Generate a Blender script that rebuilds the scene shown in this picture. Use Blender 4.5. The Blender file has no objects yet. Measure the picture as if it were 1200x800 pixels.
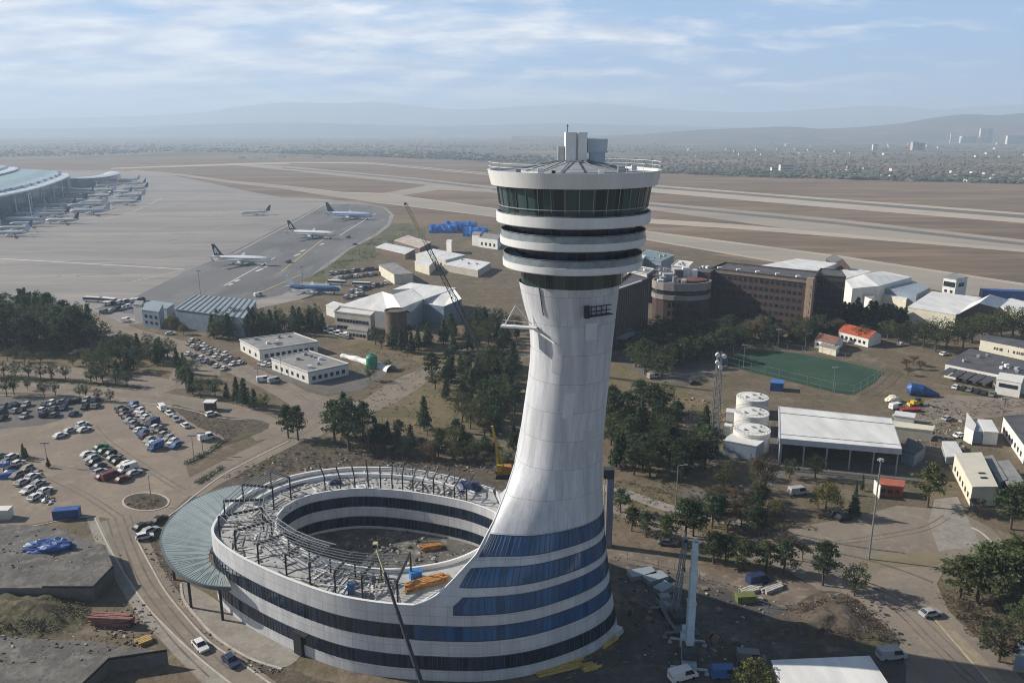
import bpy, bmesh, math, random
from mathutils import Vector, Matrix, noise
from mathutils.geometry import tessellate_polygon
R = math.radians
rnd = random.Random(7)
S = bpy.context.scene
COL = S.collection

# ------------------------------------------------------------------ camera, sky, sun, exposure
CAM_H = 95.0; FPX = 950.0; PITCH = R(14.74)
cd = bpy.data.cameras.new('camera'); cam = bpy.data.objects.new('camera', cd); COL.objects.link(cam)
cam.location = (0, 0, CAM_H); cam.rotation_euler = (R(90) - PITCH, 0, 0)
cd.sensor_width = 36; cd.lens = 36 * FPX / 1200; cd.clip_start = 1; cd.clip_end = 90000
S.camera = cam

SUN_AZ = Vector((-0.965, 0.26, 0)).normalized(); SUN_EL = R(29)
sun_vec = Vector((SUN_AZ.x * math.cos(SUN_EL), SUN_AZ.y * math.cos(SUN_EL), math.sin(SUN_EL)))
sd = bpy.data.lights.new('sun', 'SUN'); sun = bpy.data.objects.new('sun', sd); COL.objects.link(sun)
sun.rotation_euler = sun_vec.to_track_quat('Z', 'Y').to_euler(); sun.location = (-200, 150, 300)
sd.energy = 5.0; sd.angle = R(0.55); sd.color = (1.0, 0.93, 0.83)

W = bpy.data.worlds.new('World'); S.world = W; W.use_nodes = True
nt = W.node_tree; nt.nodes.clear()
def N(tree, typ, **kw):
    n = tree.nodes.new(typ)
    for k, v in kw.items():
        if k.startswith('i_'):
            n.inputs[k[2:].replace('_', ' ')].default_value = v
        else: setattr(n, k, v)
    return n
def build_world():
    L = nt.links.new
    out = N(nt, 'ShaderNodeOutputWorld'); bg = N(nt, 'ShaderNodeBackground'); bg.inputs['Strength'].default_value = 0.05
    sky = N(nt, 'ShaderNodeTexSky'); sky.sky_type = 'NISHITA'; sky.sun_disc = False
    sky.sun_elevation = SUN_EL; sky.sun_rotation = math.atan2(SUN_AZ.x, SUN_AZ.y)
    sky.air_density = 1.0; sky.dust_density = 1.6; sky.ozone_density = 2.0; sky.altitude = 900
    tc = N(nt, 'ShaderNodeTexCoord'); sep = N(nt, 'ShaderNodeSeparateXYZ'); L(tc.outputs['Generated'], sep.inputs[0])
    def M(op, a, b=None, clamp=False):
        m = N(nt, 'ShaderNodeMath', operation=op); m.use_clamp = clamp
        for i, v in enumerate((a, b)):
            if v is None: continue
            if isinstance(v, (int, float)): m.inputs[i].default_value = v
            else: L(v, m.inputs[i])
        return m.outputs[0]
    # cloud deck seen in perspective: direction divided by height above the horizon
    zz = M('ADD', M('MAXIMUM', sep.outputs['Z'], 0.0), 0.17)
    comb = N(nt, 'ShaderNodeCombineXYZ'); L(M('DIVIDE', sep.outputs['X'], zz), comb.inputs[0]); L(M('DIVIDE', sep.outputs['Y'], zz), comb.inputs[1])
    n1 = N(nt, 'ShaderNodeTexNoise'); n1.inputs['Scale'].default_value = 2.1; n1.inputs['Detail'].default_value = 8; n1.inputs['Roughness'].default_value = 0.60; n1.inputs['Distortion'].default_value = 0.25
    mp = N(nt, 'ShaderNodeMapping'); mp.inputs['Location'].default_value = (3.1, 0.4, 0.0); mp.inputs['Scale'].default_value = (0.8, 1.15, 1)
    L(comb.outputs[0], mp.inputs[0]); L(mp.outputs[0], n1.inputs['Vector'])
    # fewer clouds toward the east (right), more toward the sun side
    bias = M('MULTIPLY', sep.outputs['X'], -0.24)
    cov = N(nt, 'ShaderNodeValToRGB'); cov.color_ramp.elements[0].position = 0.42; cov.color_ramp.elements[1].position = 0.60
    L(M('ADD', n1.outputs['Fac'], bias), cov.inputs[0])
    n2 = N(nt, 'ShaderNodeTexNoise'); n2.inputs['Scale'].default_value = 3.6; n2.inputs['Detail'].default_value = 5; n2.inputs['Roughness'].default_value = 0.52
    L(mp.outputs[0], n2.inputs['Vector'])
    ccol = N(nt, 'ShaderNodeValToRGB'); e = ccol.color_ramp.elements
    e[0].position = 0.33; e[0].color = (8.2, 9.2, 11.6, 1); e[1].position = 0.62; e[1].color = (16.4, 16.2, 16.0, 1)
    L(n2.outputs['Fac'], ccol.inputs[0])
    pale = N(nt, 'ShaderNodeMixRGB'); pale.inputs[2].default_value = (5.6, 9.2, 15.2, 1); L(sky.outputs[0], pale.inputs[1])
    mx = N(nt, 'ShaderNodeMixRGB'); lowsky = N(nt, 'ShaderNodeMapRange'); lowsky.inputs['From Min'].default_value = 0.16; lowsky.inputs['From Max'].default_value = 0.30; lowsky.inputs['To Min'].default_value = 0.88; lowsky.inputs['To Max'].default_value = 0.03; L(sep.outputs['Z'], lowsky.inputs['Value'])
    L(M('MULTIPLY', cov.outputs[0], lowsky.outputs[0]), mx.inputs[0]); L(M('MULTIPLY', lowsky.outputs[0], 0.8), pale.inputs[0]); L(pale.outputs[0], mx.inputs[1]); L(ccol.outputs[0], mx.inputs[2])
    L(mx.outputs[0], bg.inputs['Color']); L(bg.outputs[0], out.inputs['Surface'])
build_world()
S.view_settings.view_transform = 'Standard'; S.view_settings.look = 'None'
S.view_settings.exposure = 0.48; S.view_settings.gamma = 1.0
S.render.engine = 'CYCLES'
S.cycles.use_denoising = True; S.cycles.filter_width = 1.05
S.cycles.max_bounces = 5; S.cycles.diffuse_bounces = 2; S.cycles.glossy_bounces = 2; S.cycles.transmission_bounces = 2; S.cycles.transparent_max_bounces = 6; S.cycles.volume_bounces = 1
S.cycles.sample_clamp_direct = 6; S.cycles.sample_clamp_indirect = 3; S.cycles.caustics_reflective = False; S.cycles.caustics_refractive = False

# ------------------------------------------------------------------ survey: photograph pixel + height -> ground position
CP, SP = math.cos(PITCH), math.sin(PITCH)
def P(px, py, z=0.0):
    u = (px - 600) / FPX; v = -(py - 400) / FPX
    d = (u, CP + v * SP, -SP + v * CP); t = (z - CAM_H) / d[2]
    return Vector((d[0] * t, d[1] * t, z))

# ------------------------------------------------------------------ materials
MATS = {}
def mat(name, col, rough=0.8, var=0.15, scale=0.5, metal=0.0, spec=0.4, second=None, detail=5, obj_rand=0.0, stretch=None, bump=0.0):
    if name in MATS: return MATS[name]
    m = bpy.data.materials.new(name); m.use_nodes = True; t = m.node_tree; L = t.links.new
    b = t.nodes['Principled BSDF']; b.inputs['Roughness'].default_value = rough; b.inputs['Metallic'].default_value = metal
    b.inputs['Specular IOR Level'].default_value = spec
    c0 = tuple(max(0, x * (1 - var)) for x in col); c1 = second or tuple(min(1, x * (1 + var)) for x in col)
    if var > 0 or second:
        g = N(t, 'ShaderNodeNewGeometry') if obj_rand == 0 else N(t, 'ShaderNodeTexCoord')
        src = g.outputs['Position'] if obj_rand == 0 else g.outputs['Object']
        if stretch:
            mp = N(t, 'ShaderNodeMapping'); mp.inputs['Scale'].default_value = stretch[:3]
            if len(stretch) > 3: mp.inputs['Rotation'].default_value = (0, 0, stretch[3])
            L(src, mp.inputs[0]); src = mp.outputs[0]
        n = N(t, 'ShaderNodeTexNoise'); n.inputs['Scale'].default_value = scale; n.inputs['Detail'].default_value = detail; n.inputs['Roughness'].default_value = 0.62
        L(src, n.inputs['Vector'])
        r = N(t, 'ShaderNodeValToRGB'); r.color_ramp.elements[0].position = 0.32; r.color_ramp.elements[1].position = 0.68
        r.color_ramp.elements[0].color = (*c0, 1); r.color_ramp.elements[1].color = (*c1, 1)
        L(n.outputs['Fac'], r.inputs[0]); o = r.outputs[0]
        if obj_rand:
            oi = N(t, 'ShaderNodeObjectInfo'); hs = N(t, 'ShaderNodeHueSaturation')
            mr = N(t, 'ShaderNodeMapRange'); mr.inputs['To Min'].default_value = 1 - obj_rand; mr.inputs['To Max'].default_value = 1 + obj_rand
            L(oi.outputs['Random'], mr.inputs['Value']); L(mr.outputs[0], hs.inputs['Value'])
            mr2 = N(t, 'ShaderNodeMapRange'); mr2.inputs['To Min'].default_value = 0.485; mr2.inputs['To Max'].default_value = 0.52
            wn = N(t, 'ShaderNodeMath', operation='FRACT'); ml = N(t, 'ShaderNodeMath', operation='MULTIPLY'); ml.inputs[1].default_value = 7.3
            L(oi.outputs['Random'], ml.inputs[0]); L(ml.outputs[0], wn.inputs[0]); L(wn.outputs[0], mr2.inputs['Value']); L(mr2.outputs[0], hs.inputs['Hue'])
            L(o, hs.inputs['Color']); o = hs.outputs[0]
        L(o, b.inputs['Base Color'])
        if bump:
            bp = N(t, 'ShaderNodeBump'); bp.inputs['Strength'].default_value = bump; bp.inputs['Distance'].default_value = 0.3
            L(n.outputs['Fac'], bp.inputs['Height']); L(bp.outputs[0], b.inputs['Normal'])
    else: b.inputs['Base Color'].default_value = (*col, 1)
    MATS[name] = m; return m
def mat_layers(name, layers, rough=0.95, bump=0.0):
    """ground: base colour then [(colour, noise scale, threshold, softness, stretch)] mixed by world-space noise"""
    m = bpy.data.materials.new(name); m.use_nodes = True; t = m.node_tree; L = t.links.new
    b = t.nodes['Principled BSDF']; b.inputs['Roughness'].default_value = rough; b.inputs['Specular IOR Level'].default_value = 0.15
    g = N(t, 'ShaderNodeNewGeometry'); prev = None
    for i, (c, sc, th, sf, st) in enumerate(layers):
        if prev is None:
            rgb = N(t, 'ShaderNodeRGB'); rgb.outputs[0].default_value = (*c, 1); prev = rgb.outputs[0]; continue
        mp = N(t, 'ShaderNodeMapping'); mp.inputs['Scale'].default_value = (st[0], st[1], 1); mp.inputs['Location'].default_value = (17.3 * i, 9.1 * i, 0)
        if len(st) > 2: mp.inputs['Rotation'].default_value = (0, 0, st[2])
        L(g.outputs['Position'], mp.inputs[0])
        n = N(t, 'ShaderNodeTexNoise'); n.inputs['Scale'].default_value = sc; n.inputs['Detail'].default_value = 6; n.inputs['Roughness'].default_value = 0.65
        L(mp.outputs[0], n.inputs['Vector'])
        mr = N(t, 'ShaderNodeMapRange'); mr.inputs['From Min'].default_value = th - sf; mr.inputs['From Max'].default_value = th + sf; L(n.outputs['Fac'], mr.inputs['Value'])
        mx = N(t, 'ShaderNodeMixRGB'); L(mr.outputs[0], mx.inputs[0]); L(prev, mx.inputs[1]); mx.inputs[2].default_value = (*c, 1); prev = mx.outputs[0]
    L(prev, b.inputs['Base Color'])
    if bump:
        n = N(t, 'ShaderNodeTexNoise'); n.inputs['Scale'].default_value = 0.7; n.inputs['Detail'].default_value = 5; L(g.outputs['Position'], n.inputs['Vector'])
        bp = N(t, 'ShaderNodeBump'); bp.inputs['Strength'].default_value = bump; bp.inputs['Distance'].default_value = 0.4
        L(n.outputs['Fac'], bp.inputs['Height']); L(bp.outputs[0], b.inputs['Normal'])
    MATS[name] = m; return m
def mat_panels(name, col, bw, bh, joint, jcol, rough=0.55, tone=0.06, stain=0.12, spec=0.4, metal=0.0, bump=0.0, offset=0.0, col2=None):
    """cladding or glazing laid out in panels along the UVs (metres)"""
    m = bpy.data.materials.new(name); m.use_nodes = True; t = m.node_tree; L = t.links.new
    b = t.nodes['Principled BSDF']; b.inputs['Roughness'].default_value = rough; b.inputs['Specular IOR Level'].default_value = spec; b.inputs['Metallic'].default_value = metal
    uv = N(t, 'ShaderNodeTexCoord'); br = N(t, 'ShaderNodeTexBrick'); br.offset = offset; br.squash = 1
    br.inputs['Scale'].default_value = 1; br.inputs['Brick Width'].default_value = bw; br.inputs['Row Height'].default_value = bh; br.inputs['Mortar Size'].default_value = joint
    br.inputs['Mortar Smooth'].default_value = 0.1; br.inputs['Bias'].default_value = 0
    br.inputs['Color1'].default_value = (*[x * (1 - tone) for x in col], 1); br.inputs['Color2'].default_value = (*(col2 or [min(1, x * (1 + tone)) for x in col]), 1); br.inputs['Mortar'].default_value = (*jcol, 1)
    L(uv.outputs['UV'], br.inputs['Vector'])
    g = N(t, 'ShaderNodeNewGeometry'); mp = N(t, 'ShaderNodeMapping'); mp.inputs['Scale'].default_value = (1, 1, 0.12); L(g.outputs['Position'], mp.inputs[0])
    n = N(t, 'ShaderNodeTexNoise'); n.inputs['Scale'].default_value = 0.6; n.inputs['Detail'].default_value = 7; n.inputs['Roughness'].default_value = 0.7; L(mp.outputs[0], n.inputs['Vector'])
    r = N(t, 'ShaderNodeMapRange'); r.inputs['From Min'].default_value = 0.35; r.inputs['From Max'].default_value = 0.7; r.inputs['To Min'].default_value = 1 + stain * 0.3; r.inputs['To Max'].default_value = 1 - stain
    L(n.outputs['Fac'], r.inputs['Value'])
    mx = N(t, 'ShaderNodeVectorMath', operation='SCALE'); L(br.outputs['Color'], mx.inputs[0]); L(r.outputs[0], mx.inputs['Scale'])
    L(mx.outputs[0], b.inputs['Base Color'])
    MATS[name] = m; return m

# ------------------------------------------------------------------ mesh helpers
class MB:
    def __init__(s): s.v = []; s.f = []; s.uv = []; s.has_uv = False
    def add(s, vs, fs, uvs=None):
        o = len(s.v); s.v += [Vector(p) for p in vs]
        for k, f in enumerate(fs):
            s.f.append([i + o for i in f])
            s.uv.append(uvs[k] if uvs else None)
        if uvs: s.has_uv = True
        return s
    def box(s, c, size, rz=0.0, M=None, taper=1.0):
        x, y, z = [a / 2 for a in size]; ca, sa = math.cos(rz), math.sin(rz); c = Vector(c); pts = []
        for dz in (-1, 1):
            k = 1 if dz < 0 else taper
            for dx, dy in ((-1, -1), (1, -1), (1, 1), (-1, 1)):
                p = Vector((dx * x * k, dy * y * k, dz * z)); p = Vector((p.x * ca - p.y * sa, p.x * sa + p.y * ca, p.z)) + c
                pts.append(M @ p if M else p)
        return s.add(pts, [(3, 2, 1, 0), (4, 5, 6, 7), (0, 1, 5, 4), (1, 2, 6, 5), (2, 3, 7, 6), (3, 0, 4, 7)])
    def bar(s, a, b, w, h=None):
        a, b = Vector(a), Vector(b); d = (b - a); h = h or w
        if d.length < 1e-6: return s
        d.normalize(); up = Vector((0, 0, 1)) if abs(d.z) < 0.95 else Vector((0, 1, 0))
        sx = d.cross(up).normalized() * w / 2; sy = sx.cross(d).normalized() * h / 2
        return s.add([a - sx - sy, a + sx - sy, a + sx + sy, a - sx + sy, b - sx - sy, b + sx - sy, b + sx + sy, b - sx + sy],
                     [(0, 1, 2, 3), (7, 6, 5, 4), (0, 4, 5, 1), (1, 5, 6, 2), (2, 6, 7, 3), (3, 7, 4, 0)])
    def tube(s, pts, rad, n=8, cap=True):
        pts = [Vector(p) for p in pts]; rad = rad if isinstance(rad, (list, tuple)) else [rad] * len(pts); rings = []; vs = []
        for i, p in enumerate(pts):
            d = (pts[min(i + 1, len(pts) - 1)] - pts[max(i - 1, 0)]).normalized(); up = Vector((0, 0, 1)) if abs(d.z) < 0.9 else Vector((1, 0, 0))
            a = d.cross(up).normalized(); b = a.cross(d)
            for k in range(n):
                t = 2 * math.pi * k / n; vs.append(p + (a * math.cos(t) + b * math.sin(t)) * rad[i])
        fs = []
        for i in range(len(pts) - 1):
            for k in range(n):
                k2 = (k + 1) % n; fs.append((i * n + k, (i + 1) * n + k, (i + 1) * n + k2, i * n + k2))
        if cap: fs.append(tuple(range(n))); fs.append(tuple(reversed(range((len(pts) - 1) * n, len(pts) * n))))
        return s.add(vs, fs)
    def lathe(s, prof, c=(0, 0, 0), n=64, sx=1, sy=1, u0=0):
        """profile of (radius, z); UV in metres"""
        vs = []; fs = []; uvs = []; c = Vector(c); acc = 0; vv = [0]
        for i in range(1, len(prof)): acc += math.hypot(prof[i][0] - prof[i - 1][0], prof[i][1] - prof[i - 1][1]); vv.append(acc)
        for r, z in prof:
            for k in range(n):
                t = 2 * math.pi * k / n; vs.append(c + Vector((r * sx * math.cos(t), r * sy * math.sin(t), z)))
        rm = max(r for r, z in prof)
        for i in range(len(prof) - 1):
            for k in range(n):
                k2 = (k + 1) % n; fs.append((i * n + k, i * n + k2, (i + 1) * n + k2, (i + 1) * n + k))
                ua, ub = 2 * math.pi * rm * k / n, 2 * math.pi * rm * (k + 1) / n
                uvs.append([(ua, vv[i]), (ub, vv[i]), (ub, vv[i + 1]), (ua, vv[i + 1])])
        return s.add(vs, fs, uvs)
    def prism(s, poly, z0, z1, top=True, bottom=True, sides=True):
        n = len(poly); vs = [Vector((p[0], p[1], z0)) for p in poly] + [Vector((p[0], p[1], z1)) for p in poly]
        fs = []; uvs = []; acc = 0
        if sides:
            for i in range(n):
                j = (i + 1) % n; l = (vs[j] - vs[i]).length; fs.append((i, j, n + j, n + i)); uvs.append([(acc, z0), (acc + l, z0), (acc + l, z1), (acc, z1)]); acc += l
        if top: fs.append(tuple(range(n, 2 * n))); uvs.append([(p[0], p[1]) for p in poly])
        if bottom: fs.append(tuple(reversed(range(n)))); uvs.append([(p[0], p[1]) for p in reversed(poly)])
        return s.add(vs, fs, uvs)
    def mesh(s, name, mats, origin=None, smooth=False, recalc=True):
        me = bpy.data.meshes.new(name); o = origin or Vector()
        me.from_pydata([tuple(v - o) for v in s.v], [], s.f)
        if s.has_uv:
            ul = me.uv_layers.new(name='UVMap'); li = 0
            for f, u in zip(s.f, s.uv):
                for k in range(len(f)):
                    if u: ul.data[li].uv = u[k]
                    li += 1
        if recalc or any(len(f) > 4 for f in s.f):
            bm = bmesh.new(); bm.from_mesh(me)
            big = [f for f in bm.faces if len(f.verts) > 4]
            if big: bmesh.ops.triangulate(bm, faces=big, ngon_method='EAR_CLIP')
            if recalc: bmesh.ops.recalc_face_normals(bm, faces=bm.faces)
            bm.to_mesh(me); bm.free()
        for m in (mats if isinstance(mats, (list, tuple)) else [mats]): me.materials.append(m)
        if smooth:
            for p in me.polygons: p.use_smooth = True
        me.update(); return me
def add(name, mb, m, parent=None, smooth=False, recalc=True, local=False, label=None):
    """one mesh object; its coordinates are world coordinates unless local"""
    org = Vector() if (parent is None or local) else parent_world(parent)
    me = mb if isinstance(mb, bpy.types.Mesh) else mb.mesh(name, m, org, smooth, recalc)
    o = bpy.data.objects.new(name, me); COL.objects.link(o)
    if parent is not None: o.parent = parent
    if label: o['label'] = label
    return o
def parent_world(o):
    v = Vector()
    while o is not None: v += o.location; o = o.parent
    return v
def thing(name, label, cat, loc=(0, 0, 0), rz=0.0, group=None):
    o = bpy.data.objects.new(name, None); COL.objects.link(o); o.location = loc; o.rotation_euler = (0, 0, rz); o.empty_display_size = 0.5
    o['label'] = label; o['category'] = cat
    if group: o['group'] = group
    return o
def tag(o, label, cat, group=None):
    o['label'] = label; o['category'] = cat
    if group: o['group'] = group
    return o
def structure(name, mb, m, smooth=False, recalc=True, kind='structure'):
    o = add(name, mb, m, None, smooth, recalc); o['kind'] = kind; return o
def copy_tree(o, parent=None):
    c = o.copy(); COL.objects.link(c); c.parent = parent
    for ch in list(o.children): copy_tree(ch, c)
    return c
def catmull(pts, n=8, closed=False):
    pts = [Vector(p) for p in pts]; N_ = len(pts); out = []
    for i in range(N_ if closed else N_ - 1):
        if closed: a, b, c, d = pts[(i - 1) % N_], pts[i], pts[(i + 1) % N_], pts[(i + 2) % N_]
        else: a, b, c, d = pts[max(i - 1, 0)], pts[i], pts[i + 1], pts[min(i + 2, N_ - 1)]
        for k in range(n):
            t = k / n; out.append(0.5 * ((2 * b) + (c - a) * t + (2 * a - 5 * b + 4 * c - d) * t * t + (3 * b - a - 3 * c + d) * t ** 3))
    if not closed: out.append(pts[-1])
    return out
def ordinal(i):
    return ['first', 'second', 'third', 'fourth', 'fifth', 'sixth', 'seventh', 'eighth', 'ninth', 'tenth', 'eleventh', 'twelfth', 'thirteenth', 'fourteenth', 'fifteenth', 'sixteenth', 'seventeenth', 'eighteenth', 'nineteenth', 'twentieth', 'twenty-first', 'twenty-second', 'twenty-third', 'twenty-fourth', 'twenty-fifth', 'twenty-sixth'][i]
LEVEL = [0]
SEQ = [0]
def step(z): SEQ[0] += 1; return z + (SEQ[0] % 5) * 0.0009
def sheet(name, pts, m, z, smooth=False, jit=0.0, px=True, sub=0):
    z = step(z)
    """flat ground sheet from surveyed outline; irregular edge when jit > 0"""
    w = [P(x, y) if px else Vector((x, y, 0)) for x, y in pts]
    if smooth: w = catmull(w, 6, True)
    if jit:
        out = []
        for i, a in enumerate(w):
            b = w[(i + 1) % len(w)]; l = (b - a).length; k = max(1, min(40, int(l / (jit * 3)))); nrm = Vector((-(b - a).y, (b - a).x, 0)).normalized()
            for j in range(k): out.append(a.lerp(b, j / k) + nrm * noise.noise((a.lerp(b, j / k)) * (0.35 / jit)) * jit * 1.6)
        w = out
    vs = [Vector((p.x, p.y, z)) for p in w]
    tris = tessellate_polygon([vs]); mb = MB(); mb.add(vs, [tuple(t) for t in tris])
    for i, f in enumerate(mb.f):
        a, b, c = (mb.v[k] for k in f)
        if (b - a).cross(c - a).z < 0: mb.f[i] = list(reversed(f))
    return structure(name, mb, m, recalc=False)
def strip(name, pts, width, m, z, px=True, smooth=True):
    z = step(z)
    w = [P(x, y) if px else Vector((x, y, 0)) for x, y in pts]
    if smooth and len(w) > 2: w = catmull(w, 8)
    wd = width if isinstance(width, (list, tuple)) else None
    vs = []; fs = []
    for i, p in enumerate(w):
        d = (w[min(i + 1, len(w) - 1)] - w[max(i - 1, 0)]).normalized(); nn = Vector((-d.y, d.x, 0))
        h = (width if not wd else wd[0] + (wd[1] - wd[0]) * i / (len(w) - 1)) / 2
        vs += [p + nn * h + Vector((0, 0, z)), p - nn * h + Vector((0, 0, z))]
    for i in range(len(w) - 1): fs.append((2 * i, 2 * i + 1, 2 * i + 3, 2 * i + 2))
    mb = MB(); mb.add(vs, fs)
    return structure(name, mb, m, recalc=False)
def kerb(name, pts, m, w=0.35, h=0.14, px=True, smooth=True, closed=False):
    q = [P(x, y) if px else Vector((x, y, 0)) for x, y in pts]
    if smooth and len(q) > 2: q = catmull(q, 6, closed)
    if closed: q.append(q[0])
    mb = MB()
    for i in range(len(q) - 1): mb.bar(q[i] + Vector((0, 0, h / 2)), q[i + 1] + Vector((0, 0, h / 2)), w, h)
    return structure(name, mb, m)
# ------------------------------------------------------------------ control tower with its ring building
M_PANEL = mat_panels('white_cladding', (0.565, 0.565, 0.57), 3.0, 1.86, 0.035, (0.34, 0.34, 0.35), rough=0.5, tone=0.06, stain=0.22)
M_SHAFT = mat_panels('shaft_cladding', (0.55, 0.56, 0.58), 2.6, 5.2, 0.04, (0.31, 0.31, 0.32), rough=0.55, tone=0.075, stain=0.26, offset=0.5)
M_GLASS = mat_panels('sky_tint_glazing', (0.028, 0.085, 0.20), 1.45, 3.3, 0.04, (0.05, 0.08, 0.12), rough=0.09, tone=0.2, stain=0.15, spec=0.5, col2=(0.045, 0.15, 0.32))  # sky reflection painted into the panes as two blue base colours
M_NAVY = mat_panels('dark_glazing', (0.008, 0.015, 0.030), 1.6, 3.3, 0.05, (0.05, 0.066, 0.088), rough=0.12, tone=0.3, stain=0.3, spec=0.4, col2=(0.020, 0.040, 0.078))
M_CAB = mat_panels('cab_glazing', (0.012, 0.028, 0.030), 1.7, 8.0, 0.05, (0.07, 0.085, 0.09), rough=0.07, tone=0.3, stain=0.1, spec=0.6, col2=(0.045, 0.085, 0.085))
M_WHITE = mat('white_paint', (0.72, 0.72, 0.70), 0.5, 0.05, 0.6)
M_RIM = mat_panels('rim_cladding', (0.70, 0.70, 0.68), 2.4, 4.0, 0.012, (0.5, 0.5, 0.5), rough=0.45, tone=0.03, stain=0.10)
M_DECK = mat('roof_deck', (0.36, 0.36, 0.35), 0.9, 0.3, 0.35, detail=8)
M_STEEL = mat('black_steel', (0.02, 0.021, 0.024), 0.55, 0.2, 1.0)
M_PURLIN = mat('galvanised_steel', (0.22, 0.23, 0.24), 0.5, 0.2, 1.0, metal=0.3)
M_GREY = mat('grey_metal', (0.30, 0.32, 0.34), 0.5, 0.12, 0.8)
M_FRAME = mat('window_frame', (0.055, 0.065, 0.08), 0.5, 0.1, 0.8)
M_CANOPY = mat('canopy_sheet', (0.24, 0.285, 0.29), 0.45, 0.14, 0.25, metal=0.1)
M_FROST = mat('frosted_balustrade', (0.22, 0.26, 0.28), 0.25, 0.25, 0.5, spec=0.6)
M_DARK = mat('dark_void', (0.012, 0.012, 0.014), 0.8, 0)

tower = thing('control_tower', 'white airport control tower rising from a ring shaped building with dark window bands', 'control tower', (10, 141, 0))
O = [(-17.2, 124.4), (-6, 123.9), (3, 125.6), (11.5, 129.6), (17.5, 134.3), (20.6, 139.5), (20.6, 146), (18, 153), (12.5, 159.5), (5, 165.5), (-4, 171.5),
     (-12, 177), (-21, 181.5), (-31, 183.8), (-41.7, 183.5), (-51, 180), (-58, 173.5), (-62, 165), (-62.8, 156.5), (-61, 149.5), (-54, 142), (-43.5, 134.3), (-33, 128.3), (-25, 125.6)]
O = [Vector((x, y, 0)) for x, y in O]; NS = 8; KB = 10
full = catmull(O, NS, True)
ring = full[KB * NS:] + [full[0]]                                    # rear joint -> west -> front joint
IN = [(-3, 151.5), (-3.2, 158), (-6.5, 162.0), (-12.5, 165.8), (-23.3, 169.8), (-33, 171.5), (-40, 170.6), (-46.2, 167.5), (-49.5, 162), (-49.6, 156), (-47, 150), (-41, 143.8), (-32, 138.6), (-23, 136.7), (-13, 139.2), (-6.5, 144.6)]
inner = catmull([Vector((x, y, 0)) for x, y in IN], 6, True)

def cum(pts, closed=False):
    a = [0.0]
    for i in range(1, len(pts) + (1 if closed else 0)): a.append(a[-1] + (pts[i % len(pts)] - pts[i - 1]).length)
    return a
def lin(tab, z):
    if z <= tab[0][0]: return tab[0][1:]
    for a, b in zip(tab, tab[1:]):
        if z <= b[0]:
            t = (z - a[0]) / (b[0] - a[0]); return tuple(p + (q - p) * t for p, q in zip(a[1:], b[1:]))
    return tab[-1][1:]
SH = [(38, 1.0, 16.85), (42, 1.7, 17.0), (48, 2.5, 17.4), (53, 3.15, 17.75), (58, 3.4, 18.05), (62, 2.9, 18.35), (65, 2.0, 18.6), (69, 1.2, 18.9)]
ET = [(15.0, -17.2, 124.4), (15.5, -15.6, 124.42), (16.5, -13.4, 124.6), (18.2, -11.4, 125.0), (21.1, -8.6, 125.7), (23.2, -6.2, 127.3), (27.6, -3.05, 132), (31.6, -0.93, 136), (35, 0.45, 138.6), (38, 1.08, 139.9)]
ANG = [188, 216, 248, 278, 307, 335, 3, 36, 72, 112, 165]
WF = [1, 1, 1, .8, .45, .1, 0, .05, .3, .8, 1]
def sstep(a, b, x): t = min(1, max(0, (x - a) / (b - a))); return t * t * (3 - 2 * t)
def shaft_pt(z, deg):
    xl, xr = lin(SH, z); cx, r = (xl + xr) / 2, (xr - xl) / 2
    return Vector((cx + r * math.cos(R(deg)), 141 + r * math.sin(R(deg)), z))
def section(z):
    if z >= 38: ctl = [shaft_pt(z, a) for a in ANG]; c1, c2 = shaft_pt(z, 180), shaft_pt(z, 173)
    else:
        gF = sstep(14, 40, z) / sstep(14, 40, 38); gR = 1 - (1 - min(z / 36, 1)) ** 1.8; ctl = []
        for k in range(11):
            g = min(1, WF[k] * gF + (1 - WF[k]) * gR); p = O[k].lerp(shaft_pt(38, ANG[k]), g); p.z = z; ctl.append(p)
        ex, ey = lin(ET, z); ctl[0] = Vector((ex, ey, z)); q = (ex + 17.2) / 18.28
        b = O[10].lerp(shaft_pt(38, ANG[10]), q); ctl[10] = Vector((b.x, b.y, z))
        t = max(0, min(1, (z - 14) / 24)); c1 = Vector((-0.6, 143.5, z)).lerp(shaft_pt(38, 180), t); c2 = Vector((-0.6, 155, z)).lerp(shaft_pt(38, 173), t); c1.z = c2.z = z
    pa = O[-1].copy(); pb = O[11].copy(); w = sstep(15.5, 20, z)
    pre = Vector((pa.x, pa.y, z)).lerp(2 * ctl[0] - ctl[1], w); post = Vector((pb.x, pb.y, z)).lerp(2 * ctl[10] - ctl[9], w)
    ext = [pre] + ctl + [post]; out = []
    for i in range(1, len(ext) - 2):
        a, b, c, d = ext[i - 1:i + 3]
        for k in range(NS):
            t = k / NS; out.append(0.5 * ((2 * b) + (c - a) * t + (2 * a - 5 * b + 4 * c - d) * t * t + (3 * b - a - 3 * c + d) * t ** 3))
    out.append(ctl[10]); return out, c2, c1
ROWS = [0, 2.3, 5.0, 8.2, 11.1, 13.4, 15.0, 15.9, 16.6, 17.4, 18.2, 19.2, 20.2, 21.2, 22.0, 22.8, 23.8, 24.8, 25.8, 27, 28.5, 30, 31.6, 33.3, 35, 36.5, 38, 40, 42, 45, 48, 51, 54, 57, 60, 62, 64, 66, 69]
BANDS = [(2.3, 5.0, 0, 'navy'), (8.2, 11.1, 0, 'blue'), (13.4, 16.6, 5, 'blue'), (18.2, 21.2, 3, 'blue'), (22.8, 25.8, 3, 'blue')]
secs = [section(z) for z in ROWS]; NP = len(secs[0][0]); ul = cum(secs[0][0])
wall_lo, shaft_mb = MB(), MB(); bmb = [MB() for _ in BANDS]
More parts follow.
